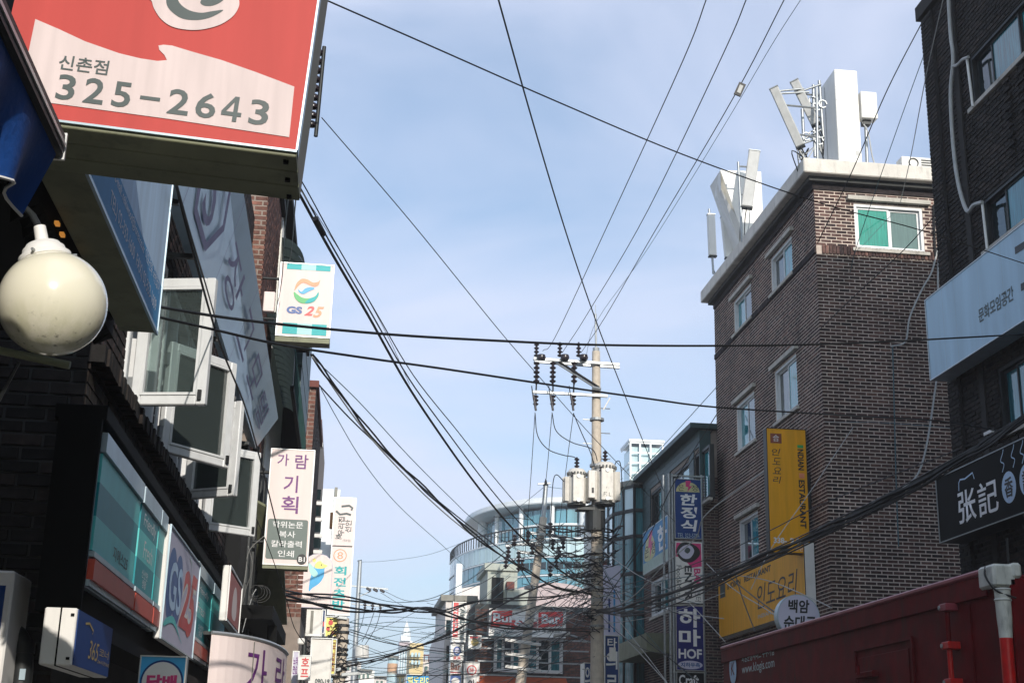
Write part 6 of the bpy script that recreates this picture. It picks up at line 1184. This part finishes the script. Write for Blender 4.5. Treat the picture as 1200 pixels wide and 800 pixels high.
for x, y in ((428, 705), (437, 706), (446, 708)): insul(p3, oY(x, y, 69.8), 3, .09, .12)
tube('transformer_tank', [oY(424, 770, 69.5), oY(424, 756, 69.5)], .35, 'beige_metal', p3, 16)
p4 = pole('utility_pole', 'rough grey pole crowded with cables below the tall white vertical sign', (402.5, 724), (397, 800), 40, .2, .17)
for y in (734, 742, 752, 762, 768, 785, 794): q = oY(401 - (y - 730) * .06, y, 40); MB().tube([q, q + V((0, 0, .07))], .22, 12).build('band', 'dark_metal', p4)
for (xa, ya, xb, yb) in ((392, 722, 407, 724), (400, 790, 424, 788), (374, 789, 400, 783)): arm(xa, ya, xb, yb, 39.8, .09, p4)
p5_ = pole('utility_post', 'slim dark post with a white lamp and red cable boxes near the round red-lettered sign', (357, 752), (352, 830), 28, .07, .05, 'dark_metal')
MB().obox(oY(353, 751, 28), (.07, 0, 0), (0, .07, 0), (0, 0, .06)).build('lamp_head', 'white', p5_, bevel=.02)

# ================================================================ OVERHEAD CABLES
def path(pts, Ya, Yb, n=6):
    q = smooth_open([V((x, y)) for x, y in pts], n) if len(pts) > 2 else [V(pts[0]), V(pts[1])]
    if len(q) == 2: q = [q[0].lerp(q[1], k / 8) for k in range(9)]
    L = [0]
    for a, b in zip(q, q[1:]): L.append(L[-1] + (b - a).length)
    return [oY(p.x, p.y, 1 / ((1 - l / L[-1]) / Ya + l / L[-1] / Yb)) for p, l in zip(q, L)]
NC = 0
def cable(lab, pts, Ya, Yb, r, m='cable', name='overhead_cable', strands=1, spread=0, group=None):
    P_ = path(pts, Ya, Yb); r = r * .88
    if strands == 1: o = MB().tube(P_, r, 6).build(name, m, smooth=True); tag(o, lab, 'cable', group); return o
    t = thing('cable_bundle', lab, 'cable bundle', tuple(P_[0]), group)
    for k in range(strands):
        ph = k * 2.4; MB().tube([q + V((spread * (math.cos(i * .33 + ph) + .5 * math.sin(i * 1.1 + ph)), 0, spread * math.sin(i * .41 + ph * 1.3))) for i, q in enumerate(P_)], r, 5).build('strand', m, t, smooth=True)
    return t
def yz(x, y, z): return oZ(x, y, z).y
zt = pp(633, 412).z
ya = yz(828, 0, zt)
cable('black line from the top edge to the leftmost insulator of the crossarm', [(829, -4), (800, 72), (700, 290), (650, 396), (636, 411)], yz(828, 0, zt), YP - .2, .010)
cable('black line from the top edge to the middle insulator of the crossarm', [(876, -4), (850, 58), (760, 245), (690, 365), (659, 413)], yz(874, 0, zt), YP - .2, .010)
cable('black line from the top edge to the insulator nearest the pole', [(921, -4), (862, 110), (765, 275), (710, 370), (681, 413)], yz(920, 0, zt), YP - .2, .010)
cable('thin blue-grey wire running beside the three black lines at the top', [(941, -4), (905, 52), (850, 145), (760, 290), (700, 375), (686, 420)], yz(940, 0, zt), YP, .006, 'cable_teal')
sp_ = thing('line_spacer', 'small dark spacer tag clipped on an overhead line near the top centre', 'spacer', oY(867, 105, 13)); q = oY(867, 105, 14); MB().obox(q, V((.035, 0, .08)), (0, .01, 0), V((.04, 0, -.015))).build('plate', 'black', sp_); MB().obox(q + V((.0, -.012, .0)), V((.02, 0, .05)), (0, .003, 0), V((.02, 0, -.008))).build('window', 'cable_grey', sp_)
cable('long black wire from the top edge down past the pole rod to the green building', [(583, -4), (620, 128), (660, 262), (697, 372), (735, 470), (765, 545), (778, 575)], 12, 33, .011)
cable('thin dark wire from the red sign straight down to the stacked signs', [(377, 138), (480, 258), (580, 381), (622, 430), (694, 511), (775, 595), (792, 612)], 16, 33, .008)
cable('long black wire crossing from the top left over the brick building to the right edge', [(372, -4), (500, 52), (650, 118), (800, 181), (955, 236), (1080, 270), (1210, 312)], 6.5, 12, .0052)
cable('upper thick black cable running level across the picture below the square sign', [(184, 359), (250, 370), (330, 380), (460, 392), (580, 399), (700, 404), (850, 405), (1000, 402), (1210, 391)], 8, 14, .011)
cable('lower black cable sagging from the open windows across to the brick building', [(184, 371), (250, 386), (330, 404), (420, 418), (520, 432), (640, 450), (760, 467), (840, 477), (1000, 487), (1100, 493), (1172, 505)], 8, 17, .010)
for k, (off, r) in enumerate((((0, 0), .021), ((4, -2), .012), ((9, -4), .009))):
    ox, oy = off; cable(['thickest black cable sweeping down from behind the red sign to the pole tangle', 'second black cable twisted beside the thickest one sweeping from the red sign', 'thin outer black cable beside the sweep from the red sign'][k], [(326 + ox, 186 + oy), (350 + ox, 226 + oy), (385 + ox, 290 + oy), (430 + ox, 367 + oy), (475 + ox, 447 + oy * 2), (520 + ox * 1.8, 515 + oy * 2.5), (560 + ox * 2, 570 + oy * 3), (600 + ox * 2.2, 618 + oy * 3), (640 + ox * 2, 655 + oy * 3.5), (672 + ox, 678 + oy * 2), (694, 686)], 13, YP - .3, r)
cable('pale thin cable beside the thick sweep near the red sign', [(330, 190), (353, 224), (402, 300), (450, 385), (480, 450)], 13, 19, .005, 'cable_grey')
tt_ = thing('cable_clamp', 'black splice on the thick cable right of the square sign', 'clamp', oY(374, 265, 14)); tube('sleeve', [oY(369, 256, 13.4), oY(379, 275, 13.6)], .035, 'black', tt_)
cable('grey twin cable leaving the roof edge beside the white siding, upper one', [(365, 415), (400, 462), (445, 520), (490, 565), (530, 603), (575, 642), (620, 670), (652, 688), (694, 696)], 22, YP, .020, 'cable', strands=2, spread=.02)
cable('pale cable strung just under the twin cable from the white siding', [(366, 418), (420, 495), (470, 552), (520, 600), (570, 640)], 22, 33, .016, 'cable_grey')
cable('thin blue-grey wire from the siding building curving to the lower middle', [(366, 418), (420, 470), (478, 533), (530, 585), (560, 612), (640, 668)], 22, 44, .010, 'cable_teal')
cable('dark cable from the red brick corner down to the middle', [(372, 449), (410, 490), (450, 528), (500, 575), (545, 612), (600, 655), (625, 690)], 30, 44, .02)
cable('thin wire from the red brick corner dropping steeply behind the vertical sign', [(376, 455), (395, 490), (425, 540), (465, 590), (520, 640), (545, 664)], 30, 60, .012, 'cable_teal')
cable('black guy wire from the upper right down to the brick building corner', [(1085, 18), (1040, 105), (999, 200), (958, 285)], 19.2, 25, .012)
cable('thin blue wire left of the dark building, upper', [(1088, 50), (1050, 155), (1006, 282), (996, 320)], 19.3, 25, .008, 'cable_teal')
cable('pale thin wire falling from the top right in front of the roof cornice', [(1106, -4), (1085, 90), (1068, 180), (1055, 238)], 15, 24.9, .008, 'cable_grey')
cable('black service wire slanting across the corner window', [(1102, 245), (1060, 292), (1000, 348), (940, 405), (905, 432)], 20, 24.6, .009)
cable('hairline wire across the brick front at mid height', [(967, 494), (1030, 495), (1100, 500), (1160, 507)], 24.8, 19.2, .006, 'cable_teal')
cable('pale wire from the sign bracket down across the orange sign', [(1000, 500), (950, 575), (905, 640), (880, 690)], 24.6, 24, .008, 'cable_grey')
cable('thin black wire fanning across the brick corner towards the green building', [(1140, 520), (1050, 555), (960, 592), (905, 620), (850, 646), (780, 672), (712, 690)], 18.8, 33, .010)
# heavy bundle right
for k, (dy, r, n_) in enumerate(((0, .028, 3), (5, .022, 2), (-4, .012, 1), (9, .014, 1))):
    cable(['heaviest black cable bundle rising to the black sign', 'lower black bundle hugging the heaviest one at the right', 'upper single black cable over the heavy bundle at the right', 'lowest black cable dipping under the heavy bundle'][k], [(1215, 478 + dy * .6), (1150, 522 + dy * .8), (1090, 556 + dy), (1030, 588 + dy), (980, 612 + dy), (930, 636 + dy), (880, 658 + dy), (830, 678 + dy * 1.5), (770, 700 + dy * 1.6), (730, 712 + dy), (700, 716)], 15, YP - .3, r, strands=n_, spread=.035)
for k in range(16):
    f_ = .32 + k * .03; pass
cable('pale cable arching from the pole over the stacked signs', [(696, 722), (740, 700), (780, 660), (815, 630), (830, 600), (905, 545)], YP - .3, 26, .014, 'cable_grey')
for k, (pts, ya_, yb_, m_, lab) in enumerate([
    ([(700, 640), (745, 672), (800, 700), (835, 735), (850, 752)], 34, 28, 'cable_grey', 'grey wire from the pole crossing low over the deep blue sign'),
    ([(704, 700), (740, 745), (775, 790), (790, 812)], 34, 30, 'cable_grey', 'pale wire dropping steeply right of the pole base'),
    ([(706, 720), (750, 765), (800, 820)], 34, 29, 'cable_grey', 'second pale wire dropping right of the pole base'),
    ([(700, 655), (725, 700), (745, 738), (790, 775), (820, 800)], 34, 28, 'cable', 'dark wire falling from the pole across the bay tower'),
    ([(828, 660), (860, 690), (900, 715), (940, 745), (960, 760)], 30, 22, 'cable_grey', 'pale wire from the stacked signs to the round sign'),
    ([(850, 672), (900, 680), (950, 700), (975, 712)], 28, 23, 'cable_grey', 'thin pale wire over the orange sign, upper'),
    ([(845, 668), (885, 700), (915, 722)], 28, 22, 'cable', 'thin dark wire over the orange sign, lower'),
    ([(700, 690), (735, 660), (770, 600), (800, 555), (843, 492)], 34, 33, 'cable', 'thick dark cable rising from the pole over the stacked signs'),
    ([(841, 452), (770, 530), (740, 560), (712, 600)], 31, 34, 'cable_teal', 'thin wire rising right of the right transformer'),
    ([(840, 485), (790, 565), (762, 625), (735, 665), (700, 716)], 32, 34, 'cable', 'black wire slanting down across the light blue sign to the pole'),
    ([(858, 660), (870, 700), (885, 740)], 27, 24, 'cable', 'short black tail wire across the orange sign'),
    ([(560, 800), (600, 760), (650, 735), (700, 706)], 46, 34, 'cable_grey', 'grey wire rising from the bottom centre to the pole tangle'),
    ([(580, 812), (630, 770), (668, 738), (698, 718)], 40, 34, 'cable', 'thick dark cable climbing from the bottom centre to the pole'),
    ([(560, 625), (600, 600), (638, 570)], 60, 45, 'cable_teal', 'thin wire meeting the top of the slimmer pole from the left'),
    ([(638, 570), (700, 575), (730, 560)], 45, 45, 'cable_teal', 'thin wire leaving the slimmer pole top to the right'),
    ([(424, 658), (450, 657), (500, 650), (540, 636), (560, 628)], 70, 60, 'cable_teal', 'hairline wire sagging from the thin far pole to the right')]):
    cable(lab, pts, ya_, yb_, .013 if m_ == 'cable' else .010, m_)
# drops between the cutouts and below
for k, (pts, lab) in enumerate([([(627, 483), (622, 560), (616, 640), (612, 660)], 'thin drop wire below the left fuse cutout'), ([(647, 483), (640, 560), (632, 610), (626, 660)], 'thin drop wire below the middle fuse cutout'), ([(672, 484), (662, 560), (655, 620), (652, 650)], 'thin drop wire below the right fuse cutout'),
                          ([(627, 484), (630, 510), (642, 526), (660, 533), (674, 536), (676, 545)], 'curved jumper from the left cutout to the left transformer'), ([(647, 484), (652, 505), (670, 518), (690, 524), (697, 530), (700, 540)], 'curved jumper from the middle cutout to the right transformer'), ([(672, 484), (682, 508), (692, 530), (697, 548)], 'jumper from the right cutout beside the pole'),
                          ([(661, 564), (652, 556), (648, 566), (646, 600), (644, 640)], 'looped cable at the left flank of the left transformer'), ([(719, 551), (722, 541), (727, 543), (729, 570), (730, 600), (724, 622), (712, 633)], 'looped cable at the right flank of the right transformer')]):
    cable(lab, pts, YP - .35, YP - .3 if k > 2 else 44, .014 if k > 2 else .010, name='drop_wire')
# left cables
Lc = [([(300, 688), (340, 694), (400, 700), (470, 712), (520, 716), (560, 704), (640, 700), (694, 690)], 21, YP, .018, 2, 'black cable pair swinging from the dark shop front to the pole, uppermost'),
      ([(300, 690), (350, 703), (410, 714), (460, 716), (500, 712), (540, 724), (600, 735), (690, 738)], 21, YP, .020, 3, 'thick black bundle sagging from the dark shop front to the pole'),
      ([(405, 738), (450, 752), (510, 762), (560, 764), (640, 756), (694, 742)], 40, YP, .016, 1, 'black cable from the crowded grey pole dipping to the transformer pole'),
      ([(395, 783), (450, 770), (520, 745), (580, 712), (640, 684), (694, 668)], 40, YP, .02, 2, 'black cable pair rising rightwards from the crowded grey pole'),
      ([(400, 775), (460, 765), (540, 742), (600, 720), (690, 690)], 40, YP, .016, 1, 'second rising black cable just under the rising pair'),
      ([(398, 798), (460, 792), (540, 790), (600, 784), (690, 770)], 40, YP, .014, 1, 'low black cable near the bottom edge of the picture'),
      ([(372, 780), (420, 775), (480, 772), (560, 776), (640, 772)], 33, 44, .014, 1, 'level black cable across the far town'),
      ([(420, 694), (460, 705), (500, 702), (530, 690), (560, 672), (600, 640)], 70, 45, .018, 1, 'thin dark wire sagging from the far pole to the slimmer pole, upper'),
      ([(450, 692), (480, 704), (520, 700), (570, 680), (610, 650)], 70, 45, .014, 1, 'second sagging wire from the far pole to the slimmer pole'),
      ([(446, 694), (480, 712), (530, 718), (600, 712)], 70, 45, .012, 1, 'third sagging wire from the far pole, lowest of three'),
      ([(428, 712), (424, 730), (418, 745)], 70, 70, .02, 1, 'short drop under the left insulator of the far pole'),
      ([(440, 712), (432, 735), (424, 752)], 70, 70, .02, 1, 'short drop under the middle insulator of the far pole'),
      ([(447, 712), (440, 735), (426, 758)], 70, 70, .02, 1, 'short drop under the right insulator of the far pole'),
      ([(405, 735), (470, 728), (540, 736), (600, 745), (630, 742)], 40, 45, .012, 1, 'pale blue-grey wire across the spire, upper'),
      ([(405, 742), (440, 748), (500, 735), (560, 728), (620, 730)], 40, 45, .010, 1, 'pale blue-grey wire across the spire, lower'),
      ([(403, 730), (440, 722), (520, 726), (590, 735)], 41, 46, .010, 1, 'thin wire from the crowded pole top level to the right'),
      ([(410, 760), (430, 744), (470, 725), (490, 715)], 60, 66, .012, 1, 'short rising wire left of the spire')]
for pts, a, b, r, n_, lab in Lc: cable(lab, pts, a, b, r, 'cable_teal' if 'pale' in lab or 'thin' in lab else 'cable', strands=n_, spread=.03)
for k, (pts, lab, m_, r) in enumerate([([(205, 212), (225, 290), (255, 395), (285, 470), (300, 520), (318, 590), (330, 640)], 'dark wire crossing the open windows from the red sign downwards', 'cable', .008), ([(206, 212), (222, 270), (240, 330), (252, 372)], 'second dark wire beside the one crossing the open windows', 'cable', .006),
    ([(338, 228), (333, 280), (330, 330), (318, 390)], 'thin wire hanging from the red sign to the square sign, left', 'cable_teal', .004), ([(347, 228), (342, 290), (338, 310)], 'thin wire hanging from the red sign to the square sign, right', 'cable_teal', .004)]):
    cable(lab, pts, 6.2, (17 if k == 0 else 9 if k == 1 else 17), r, m_)
for k, (pts, lab) in enumerate([([(309, 628), (292, 645), (288, 670), (284, 700), (282, 740)], 'grey cable hanging from the last sash beside the purple-lettered sign'), ([(297, 600), (306, 620), (318, 650), (335, 700), (345, 735), (362, 760)], 'dark cable slanting under the purple-lettered sign'), ([(284, 740), (295, 700), (300, 690)], 'short pale cable up to the dark shop front hook'), ([(291, 640), (296, 665), (288, 690), (280, 720)], 'second pale hanging cable by the dark shop front')]):
    cable(lab, pts, 17.2, 18.2, .006, 'cable_grey' if 'pale' in lab or 'grey' in lab else 'cable')
ck = thing('cable_coil', 'coil of spare cable hanging at the dark shop front', 'cable coil', oY(300, 692, 17.2))
for k in range(4):
    q = oY(300 + k * 1.5, 692 + k, 17.2); MB().tube([q + V(((.07 + .018 * k) * math.cos(a / 14 * 6.283), .01 * k, (.07 + .012 * k) * math.sin(a / 14 * 6.283))) for a in range(15)], .0045, 5).build('loop', 'black', ck, smooth=True)
# more far left scraps
for k, (pts, lab) in enumerate([([(398, 735), (385, 750), (375, 770), (368, 790)], 'thick dark cable down from the crowded pole to its left'), ([(400, 733), (388, 742), (378, 765), (372, 775)], 'second thick cable down from the crowded pole to its left'), ([(345, 735), (365, 745), (385, 745), (400, 735)], 'sagging cable between the white panel and the crowded pole'), ([(352, 745), (358, 760), (372, 772)], 'short kinked cable at the slim dark post')]): cable(lab, pts, 36, 39.8, .022)
# tangle around the main pole
random.seed(11)
def tangle(lab, cx, cy, sx, sy, n, Y, r=(.008, .018), length=6, mats='cable'):
    mb = MB()
    for k in range(n):
        x, y = cx + random.gauss(0, sx * .35), cy + random.gauss(0, sy * .5); L_ = random.uniform(.4, 1.5) * sx * random.choice((-1, -1, 1)); dy = random.gauss(0, sy * .22); sg = random.uniform(-.1, .45) * abs(L_) * .5; P_ = []
        if random.random() < .22:                      # a slack coil
            rx_, ry_ = random.uniform(3, 8), random.uniform(2.5, 6); a0 = random.uniform(0, 6.28)
            for j in range(9): a = a0 + j * .62; P_.append(oY(x + rx_ * math.cos(a), y + ry_ * math.sin(a), Y - .3 + .02 * j))
        else:
            for j in range(7): f_ = j / 6; P_.append(oY(x + L_ * f_ + random.uniform(-.5, .5), y + dy * f_ + sg * 4 * f_ * (1 - f_) + random.uniform(-.6, .6), Y - .28 + random.uniform(-.06, .06) + .1 * f_))
        mb.tube(smooth_open(P_, 3), random.uniform(*r), 4, cap=False)
    o = mb.build('cable_tangle', mats, smooth=True, fix=False); tag(o, lab, 'cables', kind='stuff')
tangle('dense tangle of black cables on the transformer pole', 694, 676, 22, 34, 58, YP, (.006, .013))
tangle('black wire clutter on the pole just below the transformers', 690, 632, 30, 20, 16, YP, (.006, .012))
tangle('pale telephone wires mixed into the pole tangle', 700, 690, 34, 44, 22, YP, (.005, .008), 6, 'cable_grey')
tangle('hanging loops of black wire at the lower pole', 690, 726, 12, 20, 18, YP)
tangle('wire clutter on the slimmer pole left of the transformers', 630, 632, 34, 20, 20, 44.8, (.008, .016))
tangle('wire clutter crossing the bar sign', 640, 706, 60, 26, 12, 44.8, (.008, .012))
tangle('cable clutter on the crowded grey pole', 398, 760, 10, 40, 26, 39.7, (.010, .018))
tangle('cable clutter at the slim dark post', 368, 768, 10, 22, 16, 37, (.012, .025))
for k, (x, y, w_, h_) in enumerate(((704, 655, 9, 7), (691, 648, 7, 8), (686, 722, 8, 12), (712, 722, 9, 6), (681, 708, 7, 9), (700, 700, 12, 8), (690, 690, 9, 7), (694, 668, 8, 10), (706, 672, 7, 8), (683, 734, 7, 10), (699, 640, 8, 6), (676, 716, 6, 7))):
    c = oY(x, y, YP - .35); sc_ = (oY(x + 10, y, YP).x - oY(x, y, YP).x) / 10
    o = MB().obox((0, 0, 0), (w_ * sc_ / 2, 0, random.uniform(-.05, .05)), (0, .08, 0), (random.uniform(-.03, .03), 0, h_ * sc_ / 2)).build('splice_box', 'black', hk, bevel=.03); o.location = c - wloc(hk)
for k, (y0, xr_) in enumerate(((619, 60), (629, 50), (648, 48), (660, 40), (672, 34))):
    for s in (-1, 1):
        if s == 1 and k > 2: continue
        P_ = [(698, y0), (698 + s * xr_ * .3, y0 + 3), (698 + s * xr_ * .7 * (.5 if s > 0 else 1), y0 + 2), (698 + s * xr_ * (.5 if s > 0 else 1), y0 - 2)]
        cable('%s loose black span tied to the transformer pole on its %s side' % (['topmost', 'second', 'third', 'fourth', 'lowest'][k], 'left' if s < 0 else 'right'), P_, YP - .25, YP + 1.2, .022, strands=3, spread=.04)
# mid-distance crossing wires around the bar
random.seed(5)
ORD = 'first second third fourth fifth sixth seventh eighth ninth tenth eleventh twelfth thirteenth fourteenth fifteenth sixteenth seventeenth eighteenth'.split()
def fan(n, grp, word, x0r, y0r, x1r, y1r, sg, Ya, Yb, cols):
    ys = sorted(random.uniform(*y0r) for _ in range(n))
    for k, y0 in enumerate(ys):
        x0 = random.uniform(*x0r); x1, y1 = random.uniform(*x1r), random.uniform(*y1r); sag = random.uniform(*sg); c = random.choice(cols)
        cable('thin %s wire, %s from the top of %s' % ({'cable': 'black', 'cable_grey': 'pale grey', 'cable_teal': 'blue-grey'}[c], ORD[k], word), [(x0, y0), ((x0 * 2 + x1) / 3, (y0 * 2 + y1) / 3 + sag), ((x0 + 2 * x1) / 3, (y0 + 2 * y1) / 3 + sag), (x1, y1)], Ya, Yb, random.uniform(.006, .012), c, group=grp)
fan(18, 'thin wires criss-crossing in front of the bar', 'those starting left of the bar', (560, 660), (655, 800), (694, 702), (640, 740), (4, 16), 44.5, YP - .2, ('cable', 'cable', 'cable_grey', 'cable_teal'))
fan(16, 'thin wires rising from low left to the transformer pole', 'those rising from low left', (470, 560), (690, 800), (690, 700), (650, 770), (6, 26), 46, YP - .2, ('cable', 'cable', 'cable_teal'))
fan(9, 'thin wires fanning from the transformer pole over the right-hand buildings', 'those leaving the pole rightwards', (699, 701), (640, 735), (760, 850), (650, 800), (-5, 14), YP - .2, 30, ('cable', 'cable_grey', 'cable_teal'))
fan(14, 'thin wires across the far end of the street', 'those leaving the crowded grey pole', (396, 408), (725, 800), (595, 640), (640, 790), (6, 22), 40, 45, ('cable', 'cable_teal', 'cable_teal'))

# ================================================================ HAZE
hz = MB().box((-910, -310, -1.3), (910, 1510, 48)).build('haze', 'dim'); hz.data.materials.clear()
hm = bpy.data.materials.new('haze_air'); hm.use_nodes = True; n_ = hm.node_tree.nodes; n_.remove(n_['Principled BSDF']); pv = n_.new('ShaderNodeVolumePrincipled'); pv.inputs['Color'].default_value = (.86, .9, 1, 1); pv.inputs['Density'].default_value = .0011; pv.inputs['Anisotropy'].default_value = .0
hm.node_tree.links.new(pv.outputs[0], n_['Material Output'].inputs['Volume']); hz.data.materials.append(hm); tag(hz, kind='stuff')
